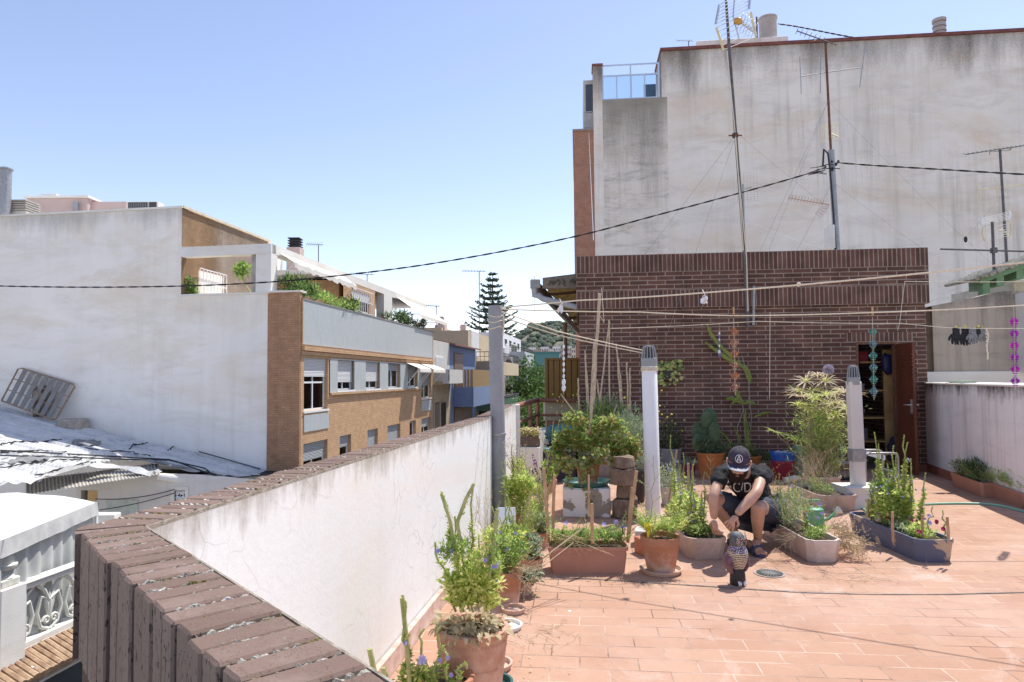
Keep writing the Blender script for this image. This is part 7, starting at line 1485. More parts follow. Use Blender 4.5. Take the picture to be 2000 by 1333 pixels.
for c in ((1722,1010,5.7),(1735,1012,5.65),(1780,1018,5.4),(1790,1021,5.3),(1828,1020,5.15),(1842,1035,5.05),(1795,1040,5.1)): 
    q = X(*c, o)
    for k in range(2): P.flower(q+jit(.008), .018, 'mag', 12)
P.flower(X(1815,1022,5.1,o), .024); P.flower(X(1814,1008,5.1,o), .018); P.spike(X(1845,1045,5.05,o), X(1841,998,5.05,o), 500, 'fresh', 'green', 'fresh', .02); P.spike(X(1812,1045,5.1,o), X(1822,990,5.1,o), 300, 'fresh', 'green', 'fresh', .012); P.done()
for (x0,y0,x1,y1,Y) in ((1745,1060,1743,1000,5.3),(1802,1050,1801,1005,5.2),(1853,1060,1850,1010,5.0),(1695,1010,1696,975,5.85),(1798,1020,1800,980,5.6)): stake(o, X(x0,y0,Y,o), X(x1,y1,Y,o), .011)
o = troughpx(1606, 1674, 1000, .8, .17, M['conc_pot'], 'concrete trough in the middle distance behind the watering can'); P = Plant(o); h = .17
P.bush(Vector((0,.05,h+.03)), .13, 800, 'green', .03, .35, (.9,2.2,.7), key2='fresh', clumps=24)
for k in range(30): P.twigs(Vector((rn(-.1,0), rn(-.3,.2), h)), Vector((rn(-1,0), rn(-.4,.2), 1)), rn(.14,.25), 2, 'brown', .0016, 'dry' if k % 2 else None, .5, .01)
P.done()
for i, (xL, xR, yb, Ln, lab) in enumerate(((1924,1956,974,.92,'terracotta trough of dark ferny foliage by the low white wall'), (2008,2042,998,.92,'terracotta trough of bright leaves cut by the right picture edge'))):
    a, b = G(xL, yb), G(xR, yb); o = empty('planter_box', (a.x+.10+.259*.47, a.y+.47, 0), lab, 'planter', rz=radians(-14.5)); trough(o, Ln, .24, .17, M['plastic_tc'], .03, .84); P = Plant(o)
    P.bush(Vector((0,0,.27)), .17, 2600, 'dark' if i == 0 else 'fresh', .045, .2, (1.0,2.7,.75), key2='green', clumps=50, up=.9)
    for k in range(60): P.fern(Vector((rn(-.1,.1), rn(-.42,.42), .15)), Vector((rn(-.7,.7), rn(-.5,.5), 1)), rn(.16,.27), 'green' if i == 0 else 'fresh', 8, .45)
    P.done()
# -- white cube block, saucer and trailing vine pot
b0 = G(1104, 1012); b1 = G(1206, 1024); ctr = Vector(((b0.x+b1.x)/2, b0.y+.22, 0)); hb = V(1105,955,b0.y).z; Wc = (b1.x-b0.x)/2
def cubem():
    t = NT('peeling_white'); v = t.uv(kind='Object'); f = t.ramp(t.noise(v, 5, 6, .5, .3), .53, .55); t.col(t.mix(f, (0.78,0.76,0.72), t.mix(t.noise(v, 25), (0.24,0.20,0.16), (0.42,0.37,0.30)))); t.set(Roughness=.9); t.bump(t.math('SUBTRACT', t.noise(v, 30), t.math('MULTIPLY', f, 2)), .6, .008); return t.m
m = MB(); m.bbox(-Wc, Wc, -.23, .23, 0, hb, .012); o = m.build('masonry_block', cubem()); o.location = ctr; tag(o, 'square white painted masonry block with peeling patches', 'block'); o.rotation_euler = (0,0,-.1)
sc = saucer(ctr+Vector((0,.0,hb)), .25, .05, M['teal'], 'wide dark green saucer on the white masonry block')
o = empty('potted_plant', ctr+Vector((.02,.0,hb+.011)), 'clay pot on the white block trailing red and green ivy leaves all round', 'potted plant'); pot(o, .135, .25, M['pot'], base=.72); P = Plant(o); Yv = ctr.y
T_ = lambda x, y, Y=None: X(x, y, Y or Yv, o)
for (c, r_, n, sc_) in (((1155,865),.20,1300,(1.4,.8,.7)), ((1108,860),.13,700,(1.2,.8,1.2)), ((1212,868),.15,800,(1.2,.8,1.3)), ((1185,830),.15,500,(1.5,.8,.7)), ((1125,820),.12,300,(1.3,.8,.7)), ((1212,915),.09,420,(1.2,.8,1.4)), ((1100,905),.09,320,(1.3,.8,1.2)), ((1235,880),.08,260,(1,.8,1.4)), ((1085,880),.07,200,(1.2,.8,1.2))):
    P.bush(T_(*c), r_, int(n*.85), 'vine', .042, .85, sc_, key2='fresh', p2=.3, clumps=26, up=.1)
for (x0, x1, y1) in ((1145,1143,970),(1120,1110,950),(1215,1225,930),(1160,1152,985),(1100,1085,930),(1200,1205,935),(1165,1168,900),(1130,1145,950),(1185,1180,890)):
    q = [Vector((rn(-.1,.1), -.12, .26)), T_((x0+x1)/2, (860+y1)/2, Yv-.2), T_(x1, y1, Yv-.22)]; P.g('stem').tube(q, .002, 4)
    for k in range(46): t = random.random(); c = q[0].lerp(q[1], t*2) if t < .5 else q[1].lerp(q[2], t*2-1); P.g('vine').leaf2(c+jit(.03), jit(1)+Vector((0,-.3,-.4)), rn(.03,.05), .018, Vector((0,-1,.4))+jit(.4), .4)
for (a, b_) in (((1165,880),(1095,770)),((1160,880),(1205,790))): P.g('brown').tube([T_(*a), T_((a[0]+b_[0])/2+6, (a[1]+b_[1])/2), T_(*b_)], .006, 5)
P.done(); cane(o, Vector((-.01,.0,.2)), T_(1172,575,Yv), .017)
# -- bed of canes and bushes behind (half barrel / stump)
sp_ = G(1228, 1015); o = empty('log_stand', (sp_.x-.02, sp_.y+.1, 0), 'stack of old weathered wooden log pieces behind the white block', 'logs')
z_ = 0
for k in range(4): 
    hh = [.2,.13,.17,.12][k]; r_ = rn(.095,.13); m = MB(); m.lathe([(r_*.95,.005),(r_,.02),(r_*.98,hh-.02),(r_*.93,hh-.004),(0,hh-.002)], n=18); m.v = [tuple(Vector(p)*(1+.16*noise.noise(Vector(p)*9+Vector((k,0,0))))) for p in m.v]; m.v = [(x+.012*sin(k*2), y, z+z_) for x, y, z in m.v]; m.build('log', M['logs'], o); z_ += hh*1.0
q = G(1245, 990); o2 = empty('potted_plant', (q.x+.0, q.y+.32, .0), 'dark pot of silvery lavender foliage behind the white vent pipe', 'potted plant'); pot(o2, .17, .36, plain('dark_pot', (0.05,0.035,0.035), .6), base=.8); P = Plant(o2); T_ = lambda x, y: X(x, y, o2.location.y, o2)
P.bush(T_(1232,850), .34, 3000, 'grey', .06, .12, (.9,.8,1.0), up=.7, clumps=46, key2='green', p2=.2); P.bush(T_(1250,900), .22, 1400, 'grey', .05, .12, (1,.8,1.2), up=-.3, clumps=24)
for k in range(22): t_ = T_(1245+rn(-40,70), 800+rn(-45,40)); P.stalk(T_(1240,880), t_, .0016, .001); P.flower(t_, .014, 'fy', 6)
P.done()
q = G(1165, 935); o3 = empty('planter_box', (q.x+.02, q.y+.3, 0), 'low hidden planter of mixed green bushes with tall bamboo canes', 'planter'); trough(o3, .5, 1.1, .3, M['conc_pot'], .05); P = Plant(o3); Yc = o3.location.y; T_ = lambda x, y, Y=None: X(x, y, Y or Yc, o3)
P.bush(T_(1165,830), .46, 4200, 'green', .045, .4, (1.15,.6,.8), key2='fresh', p2=.4, clumps=80, up=.5); P.bush(T_(1215,820), .26, 1600, 'grey', .05, .18, (1,.6,1.1), clumps=34, key2='fresh', up=.7); P.bush(T_(1120,850), .25, 1300, 'green', .04, .4, (1,.8,1), clumps=30, key2='fresh'); P.bush(T_(1190,800), .25, 1100, 'grey', .05, .2, (1.1,.6,.8), clumps=30, key2='fresh', up=.6)
for k in range(26): t_ = T_(1085+rn(-15,60), 790+rn(-20,50)); P.stalk(T_(1130,880), t_, .0018, .001, .02); P.flower(t_, .013, 'fy', 6)
P.done()
for (xb, yb, xt, yt) in ((1150,850,1160,668),(1150,860,1142,685),(1163,850,1190,630),(1192,850,1189,625),(1155,850,1145,725),(1216,850,1204,672),(1222,860,1208,702),(1228,850,1224,709),(1232,840,1230,719),(1178,850,1166,742),(1132,820,1129,740),(1160,850,1166,655),(1182,840,1172,765)): cane(o3, T_(xb, yb), T_(xt, yt), .0115)
# -- cactus, buckets, papyrus along the shed
q = G(1388, 934); o = empty('potted_plant', q, 'orange pot with a dark prickly pear cactus against the brick wall', 'potted plant'); pot(o, .20, .36, M['pot_orange'], base=.75); m = MB()
for (x, y, w_, h_, d) in ((1384,870,13,26,0),(1375,850,12,24,.03),(1362,842,11,22,.05),(1380,820,12,22,0),(1395,845,12,26,-.03),(1372,868,12,24,0),(1399,870,12,26,.05),(1385,812,10,20,.04),(1362,865,10,22,-.04),(1393,818,9,20,.02)):
    c = X(x, y, q.y+d, o); k_ = q.y/FPX; m.ball(c, 1, 16, 10, (w_*k_, .016, h_*k_*.9), M=None) if False else m.lathe([(w_*k_*sin(pi*i/10), -h_*k_*.8*cos(pi*i/10)) for i in range(11)], c, 18, 1, .018/(w_*k_))
m.build('pads', M['cactus'], o, smooth=True); P = Plant(o); P.bush(Vector((0,0,.42)), .22, 1500, 'dark', .05, .15, (1.3,1,.7), up=.5, clumps=30, key2='grey'); P.bush(Vector((0,0,.7)), .26, 700, 'dark', .04, .15, (.9,.8,1.3), up=.6, clumps=24); P.done()
o = empty('potted_plant', G(1320, 925)+Vector((0,.3,0)), 'grey pot of dark wiry herbs against the wall left of the cactus', 'potted plant'); pot(o, .17, .34, plain('grey_pot', (0.34,0.31,0.30), .8), base=.8); P = Plant(o); P.bush(Vector((0,0,.5)), .28, 1600, 'dark', .05, .15, (1.1,.8,1), up=.6, clumps=34, key2='grey')
for k in range(12): t_ = Vector((rn(-.3,.4), rn(-.1,.1), rn(.6,1.0))); P.stalk(Vector((0,0,.3)), t_, .002, .001, .03); P.flower(t_, .018, 'fy', 6)
P.done()
o = empty('potted_plant', G(1307, 985), 'pale plastic pot of silvery herb right of the white vent pipe', 'potted plant'); pot(o, .10, .2, plain('pale_pot', (0.62,0.58,0.57), .6), base=.75); P = Plant(o); P.bush(Vector((0,0,.28)), .19, 1300, 'grey', .03, .3, (1,.9,.9), clumps=30); P.done()
o = empty('potted_plant', G(1348, 930), 'small magenta pot between the wall herbs and the cactus pot', 'potted plant'); pot(o, .08, .15, plain('magenta_pot', (0.30,0.03,0.14), .5, bump=0)); P = Plant(o); P.bush(Vector((0,0,.2)), .09, 300, 'grey', .03, .2); P.done()
def bucket(x, y, R, h, mat, lab, z=0, base=.78):
    p = G(x, y); p.z = z; o = empty('bucket', p, lab, 'bucket'); m = MB(); m.lathe([(R*base,0),(R*.97,h-.04),(R*1.03,h-.035),(R*1.03,h-.006),(R,h),(R*.95,h),(R*.93,h-.03),(R*(base-.04),.02),(0,.02)], n=36); m.build('body', mat, o, smooth=True, angle=50); m = MB(); m.tube([(R*1.03*cos(t), R*1.03*sin(t)*.5 - R*.55*abs(sin(t))*0 , h-.02-R*.75*sin(t)) for t in [pi*k/12 for k in range(13)]], .004, 5); m.build('handle', M['galv'], o); return o
bk = bucket(1530, 936, .155, .26, plain('crimson_plastic', (0.26,0.02,0.05), .35, .1, 4, bump=0), 'crimson bucket on the floor with a blue bucket nested in it')
bucket(1530, 936, .165, .20, plain('blue_plastic', (0.02,0.10,0.42), .35, .1, 4, bump=0), 'bright blue bucket nested in the crimson one by the brick wall', z=.175)
m = MB()
for k in range(26): q = Vector((rn(-.11,.11), rn(-.11,.11), .02+rn(0,.05))); m.lathe([(.012,-.01),(.03,0),(.012,.012),(0,.013)], q, 7)
o = m.build('bucket_contents', plain('grey_rags', (0.40,0.42,0.45), .8, .4, 20)); o.location = (bk.location.x, bk.location.y, .31); tag(o, 'grey stones and rags heaped in the blue bucket', 'rubble')
bucket(1566, 930, .12, .42, plain('sage_plastic', (0.16,0.27,0.21), .45, .1, 4, bump=0), 'tall sage green bucket between the crimson bucket and the papyrus')
q = G(1606, 960); o = empty('potted_plant', q, 'tall papyrus clump with straw coloured umbrella leaves near the doorway', 'potted plant'); pot(o, .22, .20, M['conc_pot'], base=.9); P = Plant(o); T_ = lambda x, y, Y=None: X(x, y, Y or q.y, o)
def umb(c, d, R, n, key, droop=.6):
    for k in range(n):
        a = 2*pi*k/n + rn(-.15,.15); u = d.orthogonal().normalized(); v = d.cross(u); dd = (u*cos(a)+v*sin(a)+d*.35).normalized(); P.g(key).leaf2(c, dd, R*rn(.75,1.2), R*.05, d+jit(.1), droop*rn(.6,2.0))
heads = [(1597,733,20),(1575,745,26),(1560,775,26),(1612,745,24),(1632,770,24),(1592,780,28),(1625,788,28),(1655,800,22),(1650,765,24),(1562,765,24),(1585,765,24),(1612,772,26),(1670,770,22),(1640,790,24),(1605,800,26),(1560,790,20),(1575,800,22),(1632,810,22),(1515,845,19),(1560,860,22),(1545,855,16),(1653,880,14),(1590,865,18),(1625,900,16)]
for i, (x, y, R) in enumerate(heads):
    Yh = q.y+rn(-.25,.25); c = T_(x, y, Yh); key = 'straw' if (i < 10 and i != 5) or i in (12,14) else 'yellow' if i < 18 else 'fresh'; 
    P.stalk(Vector((rn(-.14,.14), rn(-.12,.12), .18)), c, .0045, .003, .02, 'stem' if i % 3 else 'brown'); umb(c, (Vector((rn(-.4,.4), rn(-.6,.1), 1))).normalized(), R*q.y/FPX*1.25, 15, key)
    if i < 18 and i % 2:
        for k in range(70): P.g('yellow').leaf(c, Vector((rn(-1,1), rn(-1,1), rn(-.2,1))), rn(.03,.10), .0022)
for k in range(120): x0 = rn(-.17,.17); t_ = T_(1605+rn(-38,38), rn(790,870), q.y+rn(-.2,.2)); P.stalk(Vector((x0, rn(-.14,.14), .18)), t_, .0038, .003, .012, 'stem' if k % 4 else 'brown', 4)
for k in range(1500):
    c = T_(1605+random.gauss(0,27), 835+random.gauss(0,26), q.y+rn(-.25,.25)); P.g('yellow' if k % 3 == 0 else 'green' if k % 3 == 1 else 'fresh').leaf(c, Vector((rn(-1,1), rn(-1,1), rn(-.3,1))), rn(.05,.13), .0048)
for k in range(900): c = T_(1605+random.gauss(0,24), 890+random.gauss(0,28), q.y+rn(-.2,.2)); P.g('green').leaf(c, Vector((rn(-1,1), rn(-1,1), rn(0,1))), rn(.06,.14), .004)
for k in range(14): P.g('straw').tube([T_(1585+rn(-10,20),930,q.y-.2), T_(1590+rn(-20,30),885,q.y-.22), T_(1560+rn(0,80),rn(860,890),q.y-.2), T_(1560+rn(0,80),rn(880,930),q.y-.22)], .003, 4)
c = T_(1618,722,q.y); P.stalk(T_(1612,770), c, .004, .003)
m = MB()
for k in range(420): d = jit(1).normalized(); m.leaf(c+d*.035, d, .035, .006)
m.build('round_flower_head', leafm('lilac_head', (0.42,0.38,0.48), (0.55,0.50,0.60), .2), o, uvs=0); P.done()
# broom / hoe handle
o = empty('hoe', G(1652, 938), 'hoe with grey handle and dark head beside the square vent post', 'hoe'); m = MB(); m.tube([(0,0,.03), X(1641,868,o.location.y,o)], .011, 8); m.build('handle', M['galv'], o); m = MB(); m.bbox(-.12,.06,-.05,.04,0,.045,.01); m.build('head', M['black'], o)
# tubular frame by the door
f0 = G(1692, 962); f1_ = G(1728, 958); o = empty('walking_frame', f0, 'grey bent tube frame standing in the shed doorway', 'frame'); top_ = V(1692, 886, f0.y).z; w_ = f1_.x-f0.x+.1
for dy in (0, .35): m = MB(); m.tube([(0,dy,0),(0,dy,top_-.05),(.01,dy,top_-.015),(.05,dy,top_),(w_-.05,dy,top_),(w_-.01,dy,top_-.015),(w_,dy,top_-.05),(w_,dy,0)], .014, 10); m.build('bent_tube', M['galv'], o, smooth=True)
m = MB(); 
for x_ in (0, w_): m.tube([(x_,0,top_*.5),(x_,.35,top_*.5)], .01, 8)
m.build('cross_tube', M['alu'], o)
# -- hose and watering can
hp_ = [(1672,960),(1690,972),(1676,985),(1700,1000),(1740,998),(1790,987),(1850,984),(1900,984),(1940,986),(1975,993),(2010,1002),(2080,1018)]; P_ = [G(x, y, .012) for x, y in hp_]; Q = []
for i in range(len(P_)-1):
    for k in range(8):
        t = k/8; p0, p1, p2, p3 = P_[max(i-1,0)], P_[i], P_[i+1], P_[min(i+2,len(P_)-1)]; Q.append(0.5*((2*p1) + (p2-p0)*t + (2*p0-5*p1+4*p2-p3)*t*t + (3*p1-p0-3*p2+p3)*t**3))
m = MB(); m.tube(Q, .0125, 8); tag(m.build('garden_hose', plain('hose_green', (0.25,0.52,0.38), .4, .06, 4, bump=0), smooth=True), 'pale green garden hose curving over the tiles at the right', 'hose')
wc_ = G(1590, 1030) ; o = empty('watering_can', wc_, 'green plastic watering can with white rose behind the pale trough', 'watering can'); m = MB(); m.lathe([(.08,0),(.085,.01),(.075,.17),(.05,.19),(.045,.19),(.04,.17)], n=28, sx=1.15); m.build('body', M['green_plastic'], o, smooth=True)
a_, b_, c_ = Vector((.07,0,.06)), X(1632,1002,wc_.y,o), X(1640,996,wc_.y,o); m = MB(); m.tube([a_, a_.lerp(b_,.5)-Vector((0,0,.02)), b_], [.018,.014,.011], 10); m.build('spout', M['green_plastic'], o, smooth=True); m = MB(); d = (c_-b_).normalized(); m.tube([b_, b_+d*.05, b_+d*.052], [.012,.038,.034], 18); m.build('rose', plain('white_rose', (0.78,0.78,0.80), .4, bump=0), o, smooth=True); m = MB(); m.tube([(-.05,0,.19),(-.03,0,.25),(.05,0,.25),(.08,0,.19)], .011, 8); m.tube([(-.08,0,.16),(-.15,0,.17),(-.15,0,.06),(-.085,0,.03)], .011, 8); m.build('handle', M['green_plastic'], o, smooth=True)
o = empty('white_bottle', G(1545, 945), 'white plastic bottle lying near the crimson bucket', 'bottle'); m = MB(); m.lathe([(.045,0),(.045,.15),(.02,.19),(.018,.21),(0,.21)], n=16, M=Matrix.Translation((-.1,-.05,.045)) @ Matrix.Rotation(radians(78), 4, 'Y')); m.build('body', plain('white_plastic', (0.6,0.6,0.58), .4, bump=0), o, smooth=True)
# -- hanging wall pot and rod
c = SH.px(1302, 725); o = empty('wall_pot', SH.w(c[0], -.09, c[1]-.12), 'small dark wall pot of yellow edged leaves on the brick', 'wall pot'); m = MB(); m.lathe([(.06,0),(.09,.1),(.095,.12),(.08,.12)], n=20); m.build('pot', plain('dark_wall_pot', (0.05,0.05,0.045), .7), o, smooth=True); P = Plant(o)
for k in range(90): a = rn(0, 2*pi); r_ = rn(.05,.22); p = Vector((r_*cos(a), -abs(rn(0,.05)), .05+rn(-.14,.22))); P.g('yellow' if k % 3 else 'green').leaf2(p, Vector((cos(a), -.4, rn(-.8,.5))), rn(.05,.08), .024, Vector((0,-1,.3)), .5)
for k in range(12): P.stalk(Vector((0,-.03,.1)), Vector((rn(-.2,.22), -.05, rn(-.05,.3))), .002)
P.done()
a, b = SH.px(1243,704), SH.px(1382,703); m = MB(); m.tube([SH.w(a[0],-.02,a[1]), SH.w(b[0],-.02,b[1])], .009, 6); tag(m.build('wall_rod', M['rust']), 'thin rusty rod fixed level on the shed brickwork', 'rod')
# conduit on shed wall
a, b = SH.px(1470,560), SH.px(1470,636); m = MB(); m.tube([SH.w(a[0],-.07,a[1]), SH.w(b[0],-.04,b[1])], .022, 8); tag(m.build('wall_conduit', M['galv']), 'short grey conduit end below the leaning mast on the shed wall', 'conduit')
# -- climbing cactus with flat leaves
q = SH.px(1455, 915); o = empty('climbing_cactus', SH.w(SH.px(1460,935)[0], -.25, 0), 'flat leaved cactus climbing strings up the shed wall', 'potted plant'); pot(o, .15, .25, M['pot_orange']); 
def strap(pts, w, mb):
    P_ = []
    for i in range(len(pts)-1):
        for k in range(6): P_.append(pts[i].lerp(pts[i+1], k/6))
    P_.append(pts[-1]); vs = []; N = len(P_)
    for i, p in enumerate(P_):
        t = (P_[min(i+1,N-1)]-P_[max(i-1,0)]).normalized(); sd = t.cross(Vector((0,-1,0))).normalized(); ww = w*(.45+.55*sin(pi*min(1,max(0,(i+.5)/N))))*(1+.18*sin(i*2.1)); vs += [p-sd*ww, p+Vector((0,-.008,0)), p+sd*ww, p+Vector((0,.006,0))]
    mb.add(vs, [(4*i+j, 4*i+(j+1)%4, 4*i+4+(j+1)%4, 4*i+4+j) for i in range(N-1) for j in range(4)])
m = MB(); SP = lambda x, y, d=-.08: SH.w(SH.px(x, y, d)[0], d, SH.px(x, y, d)[1]) - o.location
for pts_, w_ in ((((1380,630),(1388,652),(1404,674),(1428,697),(1424,705)),.028), (((1377,669),(1395,682),(1425,704),(1440,708),(1455,720),(1462,745)),.03), (((1457,715),(1464,735),(1464,750)),.03), (((1447,788),(1430,778),(1418,780)),.03), (((1450,788),(1440,772),(1438,762)),.028), (((1450,790),(1465,785),(1475,790)),.028), (((1474,815),(1490,808),(1508,806)),.02), (((1457,860),(1455,830),(1456,800)),.022), (((1430,870),(1415,850),(1400,840)),.018), (((1450,875),(1440,850),(1434,835)),.016), (((1460,872),(1462,845),(1456,815)),.02), (((1452,785),(1443,778),(1428,790)),.026)): strap([SP(*p) for p in pts_], w_, m)
m.build('flat_stems', M['cactus_flat'], o, smooth=True); m = MB()
for pts_ in (((1442,868),(1440,835),(1452,800),(1450,790)), ((1462,745),(1465,790),(1468,815),(1466,840)), ((1455,905),(1456,870),(1452,800)), ((1449,695),(1460,735))): m.tube([SP(x, y) for x, y in pts_], .006, 5)
m.build('woody_stems', plain('grey_stem', (0.30,0.27,0.24), .9), o)
P = Plant(o); P.bush(SP(1462,872), .13, 500, 'yellow', .05, .12, (.7,.6,1.5), up=-.5, key2='green'); P.bush(SP(1420,885,-.15), .2, 900, 'green', .05, .15, (1.4,.8,.8), up=.3, key2='dark'); P.bush(SP(1485,895,-.2), .2, 900, 'dark', .05, .15, (1.4,.8,.7), up=.3, key2='green'); P.done()
# -- cluttered corner by the railing
q = G(1036, 905); o = empty('planter_box', V(1036, 872, 8.9), 'brown trough of pale dried flowers on the kerb by the railing', 'planter'); o.location = Vector((V(1036,872,9.2).x, 9.2, V(1036,872,9.2).z)); m = MB(); m.bbox(-.13,.13,-.1,.1,0,.15,.01); m.build('box', plain('brown_trough', (0.14,0.095,0.075), .8, .2, 8), o); P = Plant(o)
for k in range(420): a = rn(0,2*pi); p = Vector((rn(-.14,.14), rn(-.1,.1), .15+rn(-.03,.1))); P.g('straw' if k % 3 else 'yellow').leaf2(p, Vector((cos(a), sin(a), rn(-.3,.7))), rn(.03,.05), .012, Vector((0,0,1)), .5)
P.done(); m = MB(); m.box(-.14,.14,-.1,.1,-(o.location.z),-.002); m.buildw('x', M['white'], o) if False else None
m = MB(); m.bbox(o.location.x-.2, o.location.x+.16, 9.05, 9.4, 0, o.location.z-.002, .01); tag(m.build('white_pedestal', M['white']), 'white rendered pedestal under the brown trough', 'pedestal')
q = V(1056, 880, 8.6); o = empty('vent_stub', (q.x, 8.6, 0), 'white plastic pipe fitting rising beside the brown trough', 'pipe'); m = MB(); zt_ = V(1054,842,8.6).z; m.tube([(0,0,0),(0,0,zt_-.28),(.02,0,zt_-.2),(.02,0,zt_)], .028, 10); m.lathe([(.04,zt_-.10),(.04,zt_-.06)], (.02,0,0), 12); m.lathe([(.045,zt_-.02),(.045,zt_)], (.02,0,0), 12); m.build('pipe', M['pvc_white'], o, smooth=True)
q = G(1080, 945); o = empty('work_table', (q.x+.02, q.y+.35, 0), 'dark table heaped with tools in the corner by the railing', 'table'); zt_ = V(1080,876,o.location.y).z; m = MB(); m.bbox(-.36,.36,-.26,.26,zt_-.03,zt_,.005); m.build('top', plain('dark_top', (0.035,0.035,0.04), .6), o)
for sx in (-1,1):
    for sy in (-1,1): m = MB(); m.box(sx*.32-.02, sx*.32+.02, sy*.22-.02, sy*.22+.02, 0, zt_-.03); m.build('leg', M['black'], o)
m = MB(); m.box(-.33,.33,-.24,-.22,.03,zt_-.03); m.build('skirt_cloth', plain('dark_cloth', (0.04,0.035,0.05), .9), o)
tz = zt_; tl = o.location
lump('teal_sack', tl+Vector((.12,.05,tz)), .16, plain('teal_tarp', (0.03,0.16,0.15), .4, .3, 8, c2=(0.10,0.26,0.25)), 'crumpled teal tarp bundle on the dark work table', 'tarp', (1.2,.8,.9), .5)
lump('black_bag', tl+Vector((-.28,-.02,tz-.32)), .16, plain('black_bag', (0.02,0.02,0.022), .35, .3, 8), 'black rubbish bag slumped at the left end of the work table', 'bag', (.8,.8,1.3), .5)
o = MB(); o.bbox(-.13,.13,-.1,.1,0,.03,.008); o = o.build('blue_tray', plain('faded_blue', (0.12,0.27,0.42), .5, bump=0)); o.location = tl+Vector((-.14,-.14,tz)); o.rotation_euler = (0,.1,.3); tag(o, 'faded blue tray at the front of the dark work table', 'tray')
m = MB(); m.tube([(-.14,0,0),(-.1,0,.13),(.0,0,.15),(.1,0,.12),(.14,0,.1)], .012, 8); m.tube([(-.14,.05,0),(-.05,.05,.06),(.1,.05,.02)], .012, 8); o = m.build('tool_handles', M['black'], smooth=True); o.location = tl+Vector((-.12,.1,tz)); tag(o, 'curved black tool handles lying on the work table', 'tool')
# loose dry stalks scattered on the tiles
for i, (x, y, n_, lab) in enumerate(((1060,1240,12,'dry twigs scattered on the tiles in front of the large clay pot'), (1540,1120,9,'dry wiry twigs on the tiles beside the drain'), (1650,1125,12,'straw coloured clippings in front of the pale trough'))):
    p = G(x, y, .006); o = empty('dry_twigs', p, lab, 'twigs'); P = Plant(o)
    for k in range(n_):
        a = rn(0, 2*pi); s0_ = Vector((rn(-.14,.14), rn(-.2,.2), 0)); q = [s0_]; d = Vector((cos(a), sin(a), 0))
        for j in range(6): d = (d + Vector((rn(-.4,.4), rn(-.4,.4), 0))).normalized(); q.append(q[-1]+d*rn(.02,.045)+Vector((0,0,0)))
        P.g('brown').tube([v_+Vector((0,0,rn(0,.012))) for v_ in q], .0011, 3)
        for j in range(2): b_ = q[rn_i(1,5)]; P.g('brown').tube([b_, b_+Vector((rn(-.05,.05), rn(-.05,.05), rn(0,.02)))], .0009, 3)
    P.done()
# balcony shrubs on the building across the street
o = empty('balcony_shrubs', SF.w(us(590), UD-.5, zbT), 'dense green bushes with yellow tips on the balcony beside the corner column', 'shrub'); P = Plant(o)
for (xa, w_, hh) in ((552,.9,1.1),(575,1.0,1.0),(598,1.0,.75),(622,1.1,.6),(645,1.2,.55),(660,1.0,.7)):
    c = SF.w(us(xa), UD-.45, zbT+hh*.35) - o.location; P.bush(c, w_*.7, 1100, 'green' if xa < 640 else 'dark', .18, .25, (.9,.9,hh*.9), key2='dark' if xa < 590 else 'fresh', p2=.35, clumps=24)
P.done()
o = empty('balcony_shrub', GF.w(GF.px(472,530)[0], .8, zO), 'small green shrub inside the end opening of the terrace', 'shrub'); P = Plant(o); P.bush(X(472,528,23,o), .36, 700, 'green', .15, .35, (1.1,.8,.7), key2='fresh'); P.stalk(Vector((0,0,0)), X(470,540,23,o), .03, .02); P.done()
o = empty('balcony_shrub', GF.w(GF.px(375,565)[0], .5, zO), 'leafy shrub at the left of the terrace opening beside the grille', 'shrub'); P = Plant(o); P.bush(X(374,560,22.8,o), .30, 500, 'green', .14, .35, (.8,.8,1.3), key2='dark'); P.stalk(Vector((0,0,0)), X(374,565,22.8,o), .03, .02); P.done()
for x in (790, 806, 822, 836):
    o = empty('balcony_plant', SF.w(fs(x), .5, zbT), ['dark potted bush first under the extended awning','dark potted bush second under the extended awning','flowering potted bush third under the extended awning','pale flowering bush at the very end of the balcony'][(790, 806, 822, 836).index(x)], 'plant', 'bushes under the extended awning'); P = Plant(o); P.bush(Vector((0,0,.4)), .45, 450, 'dark', .16, .4, (1.4,1,1), key2='dry' if x > 810 else 'green', p2=.3); P.done()

# fallen leaves and crumbs on the tiles round the pots
m = MB()
for cx_, cy_, sx_, sy_, n_ in ((.1,3.3,.25,.5,60),(.35,4.7,.4,.3,60),(1.0,4.7,.4,.2,30),(1.5,5.0,.4,.3,30),(2.5,4.95,.4,.25,70),(3.1,4.9,.4,.25,50),(3.4,6.6,.5,.4,40),(.5,6.2,.4,.7,50),(1.0,7.2,.6,.5,40)):
    for k in range(n_): p = Vector((random.gauss(cx_, sx_*.6), random.gauss(cy_, sy_*.6), .007)); a = rn(0, 2*pi); m.leaf(p, Vector((cos(a), sin(a), rn(-.05,.25))), rn(.006,.022), rn(.002,.006), Vector((0,0,1))+jit(.3))
tag(m.build('leaf_litter', M['l_dry'], uvs=0), 'dry fallen leaf crumbs scattered over the tiles round the pots', 'leaf litter', kind='stuff')
